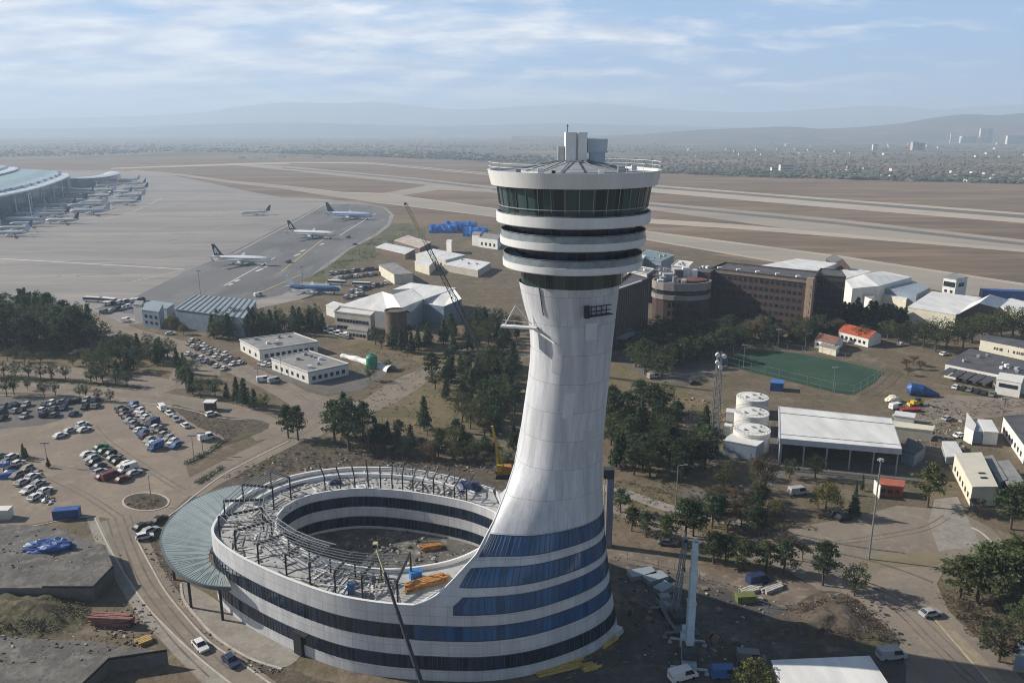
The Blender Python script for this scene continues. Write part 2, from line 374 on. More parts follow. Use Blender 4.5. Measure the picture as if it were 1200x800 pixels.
def band_of(z0, z1, i):
    for k, (a, b, st, kind) in enumerate(BANDS):
        if z0 >= a - 1e-6 and z1 <= b + 1e-6 and (i >= st) and (i < NP - 1 - st): return k
    return -1
for j in range(len(ROWS) - 1):
    z0, z1 = ROWS[j], ROWS[j + 1]; A, B = secs[j][0], secs[j + 1][0]
    for i in range(NP - 1):
        k = band_of(z0, z1, i); tgt = bmb[k] if k >= 0 else (shaft_mb if z0 >= 25.8 else wall_lo)
        zb = BANDS[k][0] if k >= 0 else 0
        tgt.add([A[i], A[i + 1], B[i + 1], B[i]], [(0, 1, 2, 3)], [[(ul[i], z0 - zb), (ul[i + 1], z0 - zb), (ul[i + 1], z1 - zb), (ul[i], z1 - zb)]])
    if z0 >= 13.4:                                                     # west side of the stem, above the ring roof
        pa = [secs[j][0][-1], secs[j][1], secs[j][2], secs[j][0][0]]; pb = [secs[j + 1][0][-1], secs[j + 1][1], secs[j + 1][2], secs[j + 1][0][0]]
        for i in range(3): shaft_mb.add([pa[i], pa[i + 1], pb[i + 1], pb[i]], [(0, 1, 2, 3)], [[(i * 8, z0), (i * 8 + 8, z0), (i * 8 + 8, z1), (i * 8, z1)]])
def weld(me):
    bm = bmesh.new(); bm.from_mesh(me); bmesh.ops.remove_doubles(bm, verts=bm.verts, dist=0.002); bm.to_mesh(me); bm.free()
    for p in me.polygons: p.use_smooth = True
    return me
for nm, mb, m in (('skirt_wall', wall_lo, M_PANEL), ('shaft', shaft_mb, M_SHAFT)):
    o = add(nm, mb, m, tower, smooth=True, recalc=False); weld(o.data)
for mb, b in zip(bmb, BANDS):
    o = add('window_band', mb, M_NAVY if b[3] == 'navy' else M_GLASS, tower, smooth=True, recalc=False); weld(o.data)
    rj = [j for j, z in enumerate(ROWS) if b[0] - 1e-6 <= z <= b[1] + 1e-6]; mm = MB()
    for i in range(b[2], NP - b[2]):
        for j in rj[:-1]: mm.bar(secs[j][0][i], secs[j + 1][0][i], .09, .12)
    for j in (rj[0], rj[-1]):
        for i in range(b[2], NP - 1 - b[2]): mm.bar(secs[j][0][i], secs[j][0][i + 1], .14, .12)
    add('mullion', mm, M_FRAME, o)
trim = MB(); trim.tube([Vector((*lin(ET, 15 + t * 23 / 40), 15.02 + t * 23 / 40)) for t in range(40)], 0.16, 6); add('edge_trim', trim, M_WHITE, tower)

def closed_wall(pts, closed, rows, cls, names, uoff=0):
    u = cum(pts, closed); mbs = {}
    n = len(pts) if closed else len(pts) - 1
    for (z0, z1, c) in rows:
        mb = mbs.setdefault((c, z0), MB())
        for i in range(n):
            a, b = pts[i], pts[(i + 1) % len(pts)]
            mb.add([(a.x, a.y, z0), (b.x, b.y, z0), (b.x, b.y, z1), (a.x, a.y, z1)], [(0, 1, 2, 3)], [[(u[i] + uoff, 0), (u[i + 1] + uoff, 0), (u[i + 1] + uoff, z1 - z0), (u[i] + uoff, z1 - z0)]])
    for (c, z0), mb in mbs.items():
        o = add(names[c], mb, cls[c], tower, smooth=True, recalc=False); weld(o.data)
        if c == 1:
            z1 = [r[1] for r in rows if r[0] == z0][0]; mm = MB()
            for i in range(n):
                a, b = pts[i], pts[(i + 1) % len(pts)]; mm.bar((a.x, a.y, z0), (a.x, a.y, z1), .1, .12); mm.bar((a.x, a.y, z1), (b.x, b.y, z1), .14, .12)
                if (b - a).length > 1.6: h_ = (a + b) / 2; mm.bar((h_.x, h_.y, z0), (h_.x, h_.y, z1), .08, .1)
            add('mullion', mm, M_FRAME, o)
closed_wall(ring, False, [(0, 2.3, 0), (2.3, 5.0, 1), (5.0, 8.2, 0), (8.2, 11.1, 1), (11.1, 15, 0)], [M_PANEL, M_NAVY], ['ring_wall', 'window_band'])
closed_wall(inner, True, [(4.9, 5.6, 0), (5.6, 8.0, 1), (8.0, 10.5, 0), (10.5, 13.0, 1), (13.0, 15, 0)], [M_PANEL, M_NAVY], ['courtyard_wall', 'courtyard_window_band'])
def inset(pts, d, closed):
    out = []
    for i, p in enumerate(pts):
        a = pts[(i - 1) % len(pts)] if (closed or i > 0) else p; b = pts[(i + 1) % len(pts)] if (closed or i < len(pts) - 1) else p
        t = (b - a).normalized(); out.append(p + Vector((-t.y, t.x, 0)) * d)
    return out
for pts, d, cl, zb in ((ring, 0.55, False, 14.1), (inner, -0.45, True, 14.1)):
    cap = MB()
    q = inset(pts, d, cl); n = len(pts) if cl else len(pts) - 1
    for i in range(n):
        j = (i + 1) % len(pts); a, b, c, e = pts[i], pts[j], q[j], q[i]
        cap.add([(a.x, a.y, 15), (b.x, b.y, 15), (c.x, c.y, 15), (e.x, e.y, 15), (e.x, e.y, zb), (c.x, c.y, zb)], [(0, 1, 2, 3), (3, 2, 5, 4)])
    add('parapet', cap, M_WHITE, tower)
deck_out = inset(ring, 0.5, False) + [Vector((-0.7, 143.3, 0)), Vector((-0.7, 155.2, 0))]
dv = [[Vector((p.x, p.y, 14.15)) for p in deck_out], [Vector((p.x, p.y, 14.15)) for p in inset(inner, -0.4, True)]]
mb = MB(); mb.add(dv[0] + dv[1], [tuple(t) for t in tessellate_polygon(dv)]); add('roof_deck', mb, M_DECK, tower, recalc=True)
mb = MB(); mb.prism([(p.x, p.y) for p in inner], 4.6, 4.95); add('courtyard_floor', mb, mat_layers('courtyard_ground', [((0.12, 0.112, 0.10), 0, 0, 0, 0), ((0.27, 0.255, 0.23), 0.5, 0.6, 0.06, (1, 1)), ((0.05, 0.047, 0.045), 0.3, 0.6, 0.08, (1, 1))]), tower)

# canopy on the west side
co = catmull([Vector((x, y, 0)) for x, y in [(-54.5, 139.8), (-60, 140.8), (-66.5, 145.0), (-73.3, 153.5), (-77.3, 163), (-77.4, 174), (-74.5, 181), (-69.5, 185.6), (-64.5, 186.2)]], 5)
ci = catmull([Vector((x, y, 0)) for x, y in [(-59.2, 177.0), (-62.9, 167), (-63.8, 157), (-62.1, 149.6), (-57, 144.0)]], 5)
mb = MB(); mb.prism([(p.x, p.y) for p in co + ci], 8.7, 9.1); can = add('canopy', mb, M_CANOPY, tower)
mb = MB()
for i in range(len(co)):
    a = co[i]; t = i / (len(co) - 1); k = (1 - t) * (len(ci) - 1); b = ci[int(k)]
    mb.bar((a.x, a.y, 9.13), (b.x, b.y, 9.13), 0.12, 0.1)
    if i < len(co) - 1:
        m_ = (co[i] + co[i + 1]) / 2; mb.bar((m_.x, m_.y, 9.13), (b.x, b.y, 9.13), 0.10, 0.08)
add('seam', mb, mat('canopy_seam', (0.30, 0.345, 0.35), 0.4, 0.1), can)
mb = MB(); 
for i in range(len(co) - 1): mb.bar((co[i].x, co[i].y, 8.75), (co[i + 1].x, co[i + 1].y, 8.75), 0.35, 0.8)
add('fascia', mb, mat('canopy_fascia', (0.10, 0.12, 0.13), 0.5, 0.1), can)
for i in (3, 10, 17, 24, 31, 37):
    p = co[i].lerp(Vector((-60, 160, 0)), 0.12); mb = MB(); mb.tube([(p.x, p.y, 0), (p.x, p.y, 8.6)], 0.3, 8); add('canopy_column', mb, M_STEEL, tower)
mb = MB()
p = P(351, 766); mb.box((p.x + .1, p.y + .1, 2.4), (2.2, 1.0, 4.8), R(-36)); mb.box((p.x + .9, p.y - .5, 4.95), (3.4, 1.6, .25), R(-36))
add('entrance_door', mb, M_DARK, tower)

# unfinished steel roof frame over the ring
CC = Vector((-27, 154, 0))
def hit(pts, ang):
    best = None; d = Vector((math.cos(ang), math.sin(ang), 0))
    for p in pts:
        q = p - CC; a = abs((math.atan2(q.y, q.x) - ang + math.pi) % (2 * math.pi) - math.pi)
        if best is None or a < best[0]: best = (a, q.length)
    return d, best[1]
raf = []
for a0, da in ((146, 3), (160, 1), (173.6, .5), (186.1, -3), (198.9, -1), (214.3, 1), (231.1, 1.7), (245.4, 2.6), (259.1, 4.6), (271.0, 7), (284, 9)):
    ang = R(a0); d, ro = hit(ring, ang); a = CC + d * (ro - 1.7); ang = R(a0 + da); d, ri = hit(inner, ang); b = CC + d * (ri + 2.8); raf.append((a, b))
    mb = MB(); mb.bar((a.x, a.y, 18.5), (b.x, b.y, 19.4), 0.34, 0.46); add('rafter', mb, M_STEEL, tower)
    for p, z in ((a, 18.5), (b, 19.2)):
        mb = MB(); mb.box((p.x, p.y, (14.15 + z) / 2), (0.27, 0.27, z - 14.15)); add('post', mb, M_STEEL, tower)
for q in range(8):
    t = 0.04 + q * 0.125; mb = MB()
    for (a, b), (c, e) in zip(raf, raf[1:]):
        u, v = a.lerp(b, t), c.lerp(e, t); z = 18.5 + 0.9 * t + 0.3; mb.bar((u.x, u.y, z), (v.x, v.y, z), 0.11, 0.14)
    add('purlin', mb, M_PURLIN, tower)
mb = MB()                                                              # lattice girder along the courtyard edge
for off, z in ((-.1, 19.7), (-.1, 18.5), (-1.6, 19.3)):
    for (a, b), (c, e) in zip(raf[2:8], raf[3:8]):
        u = b + (a - b).normalized() * off; v = e + (c - e).normalized() * off; mb.bar((u.x, u.y, z), (v.x, v.y, z), 0.12)
for (a, b), (c, e) in zip(raf[2:8], raf[3:8]):
    for s in range(6):
        u = b.lerp(e, s / 6) + (a - b).normalized() * -.1; v = b.lerp(e, (s + 1) / 6) + (a - b).normalized() * -.1; w = b.lerp(e, (s + .5) / 6) + (a - b).normalized() * -1.6
        mb.bar((u.x, u.y, 18.5), (v.x, v.y, 19.7), 0.08); mb.bar((u.x, u.y, 19.7), (w.x, w.y, 19.3), 0.07); mb.bar((v.x, v.y, 18.5), (v.x, v.y, 19.7), 0.08)
add('lattice_girder', mb, mat('girder_grey', (0.30, 0.31, 0.32), 0.5, 0.2), tower)
prev = None
for k in range(13):
    ang = R(133 - k * 8.2); d, ro = hit(full, ang); d, ri = hit(inner, ang); n = d
    a = CC + d * (ri + 1.2); o_ = CC + d * (min(ro, ri + 12.5) - 1.2); mb = MB()
    h = 5.2 if k % 3 else 6.4
    mb.tube([(a.x, a.y, 14.15), (a.x, a.y, 14.15 + h * 0.62), *( (a + d * (1.0 * s)).to_tuple()[:2] + (14.15 + h * (0.62 + 0.2 * s),) for s in (0.6, 1.3, 2.0))], 0.17, 5); add('curved_post', mb, M_STEEL, tower)
    if k > 4:
        mb = MB(); mb.tube([(o_.x, o_.y, 14.15), (o_.x, o_.y, 16.5)] + [((a.lerp(o_, 1 - s)).x, (a.lerp(o_, 1 - s)).y, 16.5 + 2.6 * math.sin(s * math.pi / 2)) for s in (0.15, 0.35, 0.6, 0.8, 1.0)], 0.13, 5); add('arched_rib', mb, M_PURLIN, tower)
    if prev:
        for t, z in ((0.0, 17.2), (0.45, 15.3), (0.95, 15.6)):
            mb = MB(); u, v = prev[0].lerp(prev[1], t), a.lerp(o_, t); mb.bar((u.x, u.y, z), (v.x, v.y, z), 0.12); add('tie_bar', mb, M_PURLIN, tower)
    prev = (a, o_)
mb = MB()                                                              # low inner kerb of the rear roof ring
d_ = inset(ring, 4.2, False)
for i in range(2, 60):
    if d_[i].y > 165: mb.bar((d_[i].x, d_[i].y, 14.6), (d_[i + 1].x, d_[i + 1].y, 14.6), 0.5, 0.9)
add('roof_kerb', mb, M_WHITE, tower)

for dx in (0, 1.3):
    q = P(413, 597, 8.2); mb = MB(); mb.tube([(q.x + dx, q.y - .2, 7.6), (q.x + dx, q.y - .2, 10.2)], .22, 8); add('vent_pipe', mb, M_WHITE, tower)
# head of the tower
HC = (10.55, 141.0, 0); hx, hy = HC[0], HC[1]
def lat(name, prof, m, n=96, parent=None, smooth=True):
    mb = MB(); mb.lathe(prof, HC, n); o = add(name, mb, m, parent or tower, smooth=False, recalc=False)
    if smooth: 
        for p in o.data.polygons: p.use_smooth = True
        o.data.set_sharp_from_angle(angle=R(35))
    return o
lat('rim_band', [(12.9, 85.8), (14.15, 85.8), (14.75, 88.25), (14.35, 88.25), (14.3, 87.75)], M_RIM)
lat('roof_top', [(14.3, 87.75), (9.2, 87.8), (9.1, 88.1), (2.2, 89.5), (0.01, 89.5)], M_GREY)
cab = lat('cab_glass', [(12.5, 80.5), (12.6, 82.0), (13.15, 85.8)], M_CAB)
mb = MB()
for k in range(36):
    t = 2 * math.pi * k / 36; c_, s_ = math.cos(t), math.sin(t)
    mb.bar((hx + 12.66 * c_, hy + 12.66 * s_, 82.0), (hx + 13.2 * c_, hy + 13.2 * s_, 85.8), 0.12)
for k in range(96):
    t, t2 = 2 * math.pi * k / 96, 2 * math.pi * (k + 1) / 96; mb.bar((hx + 12.75 * math.cos(t), hy + 12.75 * math.sin(t), 82.4), (hx + 12.75 * math.cos(t2), hy + 12.75 * math.sin(t2), 82.4), 0.14)
add('mullion', mb, mat('mullion_grey', (0.25, 0.28, 0.29), 0.45, 0.1), cab)
for zb, zt, ro, rg, zg in ((79.5, 81.3, 13.25, 12.5, None), (75.8, 77.1, 12.6, 9.8, 78.2), (71.9, 73.1, 12.15, 8.9, 74.2)):
    b = lat('balcony', [(rg - 1.5, zb), (ro - 0.15, zb), (ro, zb + 0.15), (ro + 0.05, zt), (ro - 0.25, zt), (ro - 0.3, zb + 0.75), (rg - 1.5, zb + 0.75)], M_RIM)
    if zg: lat('balustrade', [(ro - 0.12, zt), (ro - 0.12, zg)], M_FROST, parent=b)
    mb = MB(); zr = (zg or zt) + 0.12
    for k in range(72):
        t, t2 = 2 * math.pi * k / 72, 2 * math.pi * (k + 1) / 72; mb.bar((hx + (ro - .12) * math.cos(t), hy + (ro - .12) * math.sin(t), zr), (hx + (ro - .12) * math.cos(t2), hy + (ro - .12) * math.sin(t2), zr), 0.1)
    add('handrail', mb, M_PURLIN, b)
lat('window_band', [(10.75, 76.55), (10.75, 79.5)], M_NAVY); lat('window_band', [(9.85, 72.65), (9.85, 75.8)], M_NAVY); lat('window_band', [(8.95, 69.0), (9.05, 71.9)], M_CAB)
mb = MB()
for k in range(48):
    t, t2 = 2 * math.pi * k / 48, 2 * math.pi * (k + 1) / 48; p = Vector((hx + 14.5 * math.cos(t), hy + 14.5 * math.sin(t), 0)); q = Vector((hx + 14.5 * math.cos(t2), hy + 14.5 * math.sin(t2), 0))
    if k % 2 == 0: mb.bar((p.x, p.y, 88.2), (p.x, p.y, 89.5), 0.07)
    for z in (88.85, 89.5): mb.bar((p.x, p.y, z), (q.x, q.y, z), 0.06)
add('roof_railing', mb, M_WHITE, tower)
mb = MB()                                                              # inner framework of the flat cone
for k in range(16):
    t = 2 * math.pi * k / 16 + .1; mb.bar((hx + 9.4 * math.cos(t), hy + 9.4 * math.sin(t), 88.2), (hx + 2.4 * math.cos(t), hy + 2.4 * math.sin(t), 89.75), 0.14)
add('roof_rib', mb, M_PURLIN, tower)
core = MB(); core.prism([(hx - 1.6, hy - 2.0), (hx + .1, hy - 2.0), (hx + .1, hy - 1.5), (hx + .5, hy - 1.5), (hx + .5, hy - 2.0), (hx + 2.0, hy - 2.0), (hx + 2.0, hy + 2.0), (hx - 1.6, hy + 2.0)], 89.2, 94.3)
add('plant_shaft', core, M_WHITE, tower)
mb = MB(); mb.box((hx + 3.9, hy + 0.8, 92.1), (3.3, 2.8, 2.3)); mb.box((hx + 3.9, hy + .8, 90.2), (2.6, 2.2, 1.7)); add('plant_box', mb, mat('plant_blue_grey', (0.45, 0.53, 0.58), 0.5, 0.1), tower)
mb = MB(); mb.box((hx - 2.2, hy + .5, 90.7), (1.1, 1.8, 2.6)); add('plant_box', mb, M_GREY, tower)
mb = MB(); mb.tube([(hx - 1.2, hy, 94.3), (hx - 1.2, hy, 95.6)], 0.06, 5); mb.box((hx - 1.2, hy, 95.3), (.5, .1, .1)); add('antenna', mb, M_STEEL, tower)
for (dx, dy, sz, m) in ((-6.0, -9.8, 1.0, M_WHITE), (-9.5, -5, 0.8, M_GREY), (7.2, -6.5, 1.1, M_GREY), (10.5, 2.0, 0.9, M_WHITE), (-4, -10.5, .6, M_STEEL), (3.5, -10.6, .7, M_WHITE)):
    mb = MB(); mb.box((hx + dx, hy + dy, 87.8 + sz / 2 + .1), (sz, sz * .8, sz)); add('roof_unit', mb, m, tower)
# maintenance brackets on the stem
mb = MB(); a = P(634, 384, 59.0); 
pl = shaft_pt(62.0, 205)
mb.box((pl.x - 2.4, pl.y - 0.9, 61.6), (6.4, 1.3, 0.35), R(-16)); mb.bar((pl.x - 4.9, pl.y - .2, 61.8), (pl.x - 3.0, pl.y, 65.2), .18); mb.bar((pl.x - 3.0, pl.y, 65.2), (pl.x - .2, pl.y - .4, 61.9), .14); mb.bar((pl.x - 5.2, pl.y - .6, 62.8), (pl.x + .2, pl.y - 1.6, 62.4), .1); mb.bar((pl.x - .3, pl.y - 1.2, 61.6), (pl.x + 3.6, pl.y - 4.4, 59.6), .22)
add('maintenance_bracket', mb, M_WHITE, tower)
mb = MB(); p1 = shaft_pt(65.3, 282); p2 = shaft_pt(65.3, 318)
for s in range(5):
    u = p1.lerp(p2, s / 5) + Vector((0.35, -1.0, 0)); v = p1.lerp(p2, (s + 1) / 5) + Vector((0.35, -1.0, 0))
    for z in (64.5, 65.3, 66.1): mb.bar((u.x, u.y, z), (v.x, v.y, z), .16)
    mb.bar((u.x, u.y, 64.4), (u.x, u.y, 66.2), .14)
    mb.box(((u.x + v.x) / 2 + .1, (u.y + v.y) / 2 + .5, 64.45), ((v - u).length, 1.1, .12), math.atan2(v.y - u.y, v.x - u.x))
mb.box((p1.x + .5, p1.y - .7, 65.3), (.9, 1.0, 2.0))
add('service_balcony', mb, M_STEEL, tower)
mb = MB()
for z0, z1, dg in ((64.2, 69, 232),):
    pts = [shaft_pt(max(38, z0 + (z1 - z0) * t / 8), dg) for t in range(9)]
    if z0 >= 38: mb.tube([p + Vector((0, -.06, 0)) for p in pts], .09, 4)
add('shaft_joint', mb, M_STEEL, tower)

for z0, z1, d0, d1, tn in ((39.4, 43.2, 296, 318, .86), (46.0, 50.6, 262, 276, 1.06), (54, 57.4, 240, 254, .90), (60.0, 63.0, 284, 300, 1.06)):
    mb = MB(); q = [[shaft_pt(z, d0 + (d1 - d0) * k / 5) for k in range(6)] for z in (z0, z1)]; cx_ = Vector((10.1, 141, 0))
    for r_ in q:
        for p in r_: v_ = Vector((p.x - cx_.x, p.y - cx_.y, 0)).normalized() * .04; p.x += v_.x; p.y += v_.y
    mb.add(q[0] + q[1], [(k, k + 1, k + 7, k + 6) for k in range(5)]); add('panel_patch', mb, mat('patch_%d' % int(tn * 100), (.58 * tn, .585 * tn, .60 * tn), .5, .06, .5), tower)
# clutter on the ring roof and in the courtyard, each its own object
def timber_pile(loc, rz, n, m, name, label, group=None, L=7.0):
    t = thing(name, label, 'building material', loc, rz, group); rr = random.Random(str(loc[0]))
    for i in range(n):
        mb = MB(); mb.box((rr.uniform(-.5, .5), (i % 4) * .55 - .8, .2 + (i // 4) * .36), (L * rr.uniform(.75, 1.05), .42, .3), rr.uniform(-.05, .05)); add('beam', mb, m, t, local=True)
    return t
M_ORANGE = mat('orange_formwork', (0.38, 0.175, 0.05), 0.7, 0.35, 1.2)
q = P(500, 684, 14.3); timber_pile((q.x, q.y, 14.16), R(30), 12, M_ORANGE, 'timber_pile', 'orange formwork beams piled on the ring roof below the swooping wall', L=8.5)
def blob(name, label, cat, c, size, m, seed=0, group=None, bumps=0.25, sub=3):
    bm = bmesh.new(); bmesh.ops.create_icosphere(bm, subdivisions=sub, radius=1)
    for v in bm.verts:
        n = noise.noise(v.co * 1.7 + Vector((seed * 3.1, 0, 0))) * bumps + noise.noise(v.co * 4.5 + Vector((seed, 5, 0))) * bumps * .6
        v.co *= 1 + n; v.co.z = max(v.co.z, -0.05)
        v.co = Vector((v.co.x * size[0], v.co.y * size[1], v.co.z * size[2]))
    me = bpy.data.meshes.new(name); bm.to_mesh(me); bm.free(); me.materials.append(m); o = bpy.data.objects.new(name, me); COL.objects.link(o); o.location = c
    return tag(o, label, cat, group)
M_BLUE = mat('blue_tarpaulin', (0.02, 0.075, 0.25), 0.5, 0.4, 0.7, spec=0.5)
M_NAVYT = mat('navy_tarpaulin', (0.015, 0.03, 0.09), 0.5, 0.3, 0.7)
q = P(549, 569, 15); blob('covered_stack', 'navy tarpaulin over a stack on the ring roof near the stem', 'tarpaulin', (q.x, q.y, 14.15), (3.4, 2.2, 2.0), M_NAVYT, 3)
q = P(392, 566, 14.3); blob('covered_stack', 'small dark blue tarpaulin bundle on the rear ring roof between posts', 'tarpaulin', (q.x, q.y, 14.15), (1.6, 1.1, 1.1), M_NAVYT, 5)
q = P(487, 676, 14.3); mb = MB(); mb.box((q.x, q.y, 14.9), (2.2, 1.6, 1.4), .4, taper=.92); mb.box((q.x, q.y, 15.65), (2.3, 1.7, .1), .4); tag(add('site_container', mb, mat('site_blue', (.03, .16, .42), .5, .2)), 'small blue site box on the ring roof beside the orange beams', 'container')
q = P(412, 694, 14.3); mb = MB(); mb.box((q.x, q.y, 15.2), (1.2, 1.0, 2.1)); mb.box((q.x, q.y, 16.3), (1.35, 1.15, .12)); tag(add('site_cabinet', mb, mat('cabinet_blue', (.05, .12, .25), .5, .2)), 'blue grey cabinet on the front ring roof under the steel frame', 'cabinet')
q = P(505, 642, 5); timber_pile((q.x, q.y, 5), R(20), 9, M_ORANGE, 'timber_pile', 'orange formwork heap lying in the courtyard of the ring', L=5)
def rubble(name, spots, n, size, mats_, seed, z=0.0):
    """loose debris nobody could count"""
    rr = random.Random(seed); mb = MB(); me = None
    for i in range(n):
        c = spots(rr); s = rr.uniform(*size); M_ = Matrix.Translation((c[0], c[1], z + s * .25)) @ Matrix.Rotation(rr.uniform(0, 6.3), 4, 'Z') @ Matrix.Rotation(rr.uniform(-.4, .4), 4, 'X')
        mb.box((0, 0, 0), (s * rr.uniform(.5, 2.2), s * rr.uniform(.4, 1), s * rr.uniform(.2, .7)), 0, M_, rr.uniform(.5, 1))
    o = structure(name, mb, mats_, kind='stuff')
    for i, p in enumerate(o.data.polygons): p.material_index = (i // 6 * 7 + i // 18) % len(mats_)
    return o
M_RUB = [mat('rubble_pale', (.42, .40, .36), .9, .3, 1), mat('rubble_brown', (.17, .135, .10), .9, .3, 1), mat('rubble_grey', (.22, .22, .22), .9, .3, 1), mat('rubble_dark', (.06, .055, .05), .9, .3, 1)]
def in_inner(rr):
    a = rr.uniform(0, 6.283); k = math.sqrt(rr.random()) * .95; p = CC + Vector((1, 0.5, 0)) + Vector((math.cos(a) * 21 * k, math.sin(a) * 16 * k, 0)); return p
rubble('courtyard_debris', in_inner, 320, (.2, .75), M_RUB, 3, 4.95)
def on_deck(rr):
    p = rr.choice(ring[4:-2]); return p.lerp(CC, rr.uniform(.05, .36))
rubble('roof_debris', on_deck, 420, (.15, .5), M_RUB, 5, 14.15)

def light_grid(n, seed):  # pale and dark strips added for the deck's sunlit gaps and purlin shade
    rr = random.Random(seed); mb = MB()
    for i in range(n):
        p = rr.choice(ring[4:-2]); t = rr.uniform(.06, .34); c = p.lerp(CC, t); d = (CC - p).normalized(); a = math.atan2(d.y, d.x) + rr.choice([0, 0, math.pi / 2]) + rr.gauss(0, .08); mb.box((c.x, c.y, 14.2 + rr.random() * .12), (rr.uniform(1.6, 4.5), rr.uniform(.2, .45), .08), a)
    o = structure('light_grid_planks', mb, M_RUB + [M_WHITE], kind='stuff')
    for i, p in enumerate(o.data.polygons): p.material_index = (i // 6 * 7) % 5
light_grid(260, 8)
# ------------------------------------------------------------------ the land
G_PLAIN = mat_layers('plain_ground', [((0.165, 0.145, 0.12), 0, 0, 0, 0), ((0.10, 0.095, 0.055), 0.0035, 0.50, 0.05, (1, 0.6, .4)), ((0.25, 0.205, 0.155), 0.004, 0.57, 0.03, (0.5, 1, .3)), ((0.085, 0.09, 0.065), 0.0016, 0.60, 0.05, (1, 1)), ((0.13, 0.10, 0.07), 0.25, 0.55, 0.1, (1, 1))])
G_DIRT = mat_layers('dirt_ground', [((0.152, 0.115, 0.080), 0, 0, 0, 0), ((0.102, 0.089, 0.051), 0.06, 0.52, 0.09, (1, 1)), ((0.213, 0.172, 0.127), 0.11, 0.58, 0.07, (1, 1)), ((0.082, 0.061, 0.045), 0.35, 0.60, 0.10, (1, 1)), ((0.164, 0.139, 0.098), 1.3, 0.56, 0.1, (1, 1))], bump=0.5)
G_GRASS = mat_layers('dry_grass', [((0.174, 0.140, 0.083), 0, 0, 0, 0), ((0.115, 0.106, 0.051), 0.05, 0.52, 0.1, (1, 1)), ((0.212, 0.157, 0.098), 0.09, 0.58, 0.08, (1, 1)), ((0.102, 0.076, 0.051), 0.7, 0.6, 0.1, (1, 1))], bump=0.4)
G_FIELD = mat_layers('airfield_grass', [((0.195, 0.145, 0.10), 0, 0, 0, 0), ((0.140, 0.102, 0.075), 0.005, 0.5, 0.07, (0.4, 1.8, -.25)), ((0.26, 0.195, 0.135), 0.011, 0.56, 0.06, (0.3, 2.2, -.25)), ((0.125, 0.115, 0.07), 0.018, 0.60, 0.05, (0.35, 1.8, -.25)), ((0.22, 0.15, 0.105), 0.05, 0.58, 0.08, (0.3, 2.0, -.25))])
G_APRON = mat_layers('apron_concrete', [((0.285, 0.265, 0.245), 0, 0, 0, 0), ((0.235, 0.222, 0.21), 0.010, 0.5, 0.07, (0.4, 1.4, .12)), ((0.335, 0.305, 0.27), 0.02, 0.57, 0.06, (0.25, 1.9, .12)), ((0.185, 0.178, 0.17), 0.04, 0.62, 0.05, (0.2, 2.2, .12)), ((0.16, 0.155, 0.15), 0.09, 0.66, 0.04, (0.15, 1.5, .35))], rough=0.8)
G_STAND = mat_layers('stand_asphalt', [((0.165, 0.165, 0.165), 0, 0, 0, 0), ((0.125, 0.125, 0.13), 0.02, 0.52, 0.08, (1, .4, .9)), ((0.20, 0.20, 0.195), 0.05, 0.6, 0.06, (1, .3, .9))], rough=0.85)
G_TAXI = mat_layers('taxiway', [((0.342, 0.299, 0.247), 0, 0, 0, 0), ((0.285, 0.252, 0.214), 0.012, 0.54, 0.1, (0.3, 1.4, -.25))], rough=0.85)
G_TAXIL = mat_layers('shoulder_concrete', [((0.44, 0.385, 0.31), 0, 0, 0, 0), ((0.37, 0.325, 0.265), 0.02, 0.56, 0.1, (0.4, 1, -.25))], rough=0.85)
G_RUN = mat_layers('runway_asphalt', [((0.16, 0.145, 0.13), 0, 0, 0, 0), ((0.20, 0.18, 0.155), 0.02, 0.56, 0.1, (0.3, 1, -.25))], rough=0.85)
G_ROAD = mat_layers('road_surface', [((0.245, 0.206, 0.163), 0, 0, 0, 0), ((0.198, 0.168, 0.138), 0.07, 0.5, 0.12, (1, 1)), ((0.284, 0.237, 0.185), 0.25, 0.6, 0.08, (1, 1)), ((0.172, 0.150, 0.129), 0.9, 0.62, 0.08, (1, 1))], rough=0.9)
G_LOT = mat_layers('lot_surface', [((0.258, 0.211, 0.168), 0, 0, 0, 0), ((0.215, 0.176, 0.142), 0.05, 0.5, 0.1, (1, 1)), ((0.292, 0.237, 0.176), 0.12, 0.58, 0.08, (1, 1)), ((0.185, 0.150, 0.120), 0.5, 0.62, 0.08, (1, 1))], rough=0.9)
G_ASPH = mat_layers('grey_asphalt', [((0.145, 0.135, 0.122), 0, 0, 0, 0), ((0.115, 0.108, 0.10), 0.09, 0.52, 0.1, (1, 1)), ((0.18, 0.165, 0.145), 0.3, 0.6, 0.08, (1, 1))], rough=0.9)
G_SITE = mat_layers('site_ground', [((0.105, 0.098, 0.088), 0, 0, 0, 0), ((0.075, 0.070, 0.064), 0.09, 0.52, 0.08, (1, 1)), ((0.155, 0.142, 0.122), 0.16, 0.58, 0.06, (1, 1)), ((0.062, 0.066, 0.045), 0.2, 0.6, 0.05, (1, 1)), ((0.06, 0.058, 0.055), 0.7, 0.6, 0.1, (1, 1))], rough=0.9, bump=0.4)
G_SOIL = mat_layers('bare_soil', [((0.112, 0.088, 0.068), 0, 0, 0, 0), ((0.072, 0.060, 0.048), 0.22, 0.5, 0.1, (1, 1)), ((0.175, 0.145, 0.112), 0.5, 0.6, 0.08, (1, 1)), ((0.10, 0.098, 0.055), 0.12, 0.58, 0.06, (1, 1))], bump=0.8)
G_PALE = mat_layers('pale_paving', [((0.288, 0.264, 0.228), 0, 0, 0, 0), ((0.224, 0.204, 0.180), 0.3, 0.52, 0.1, (1, 1)), ((0.336, 0.308, 0.264), 1.0, 0.6, 0.1, (1, 1))], rough=0.9)
M_KERB = mat('kerb_stone', (0.42, 0.385, 0.33), 0.85, 0.15, 0.5)
M_MARK = mat('white_marking', (0.62, 0.60, 0.56), 0.7, 0.15, 0.8)
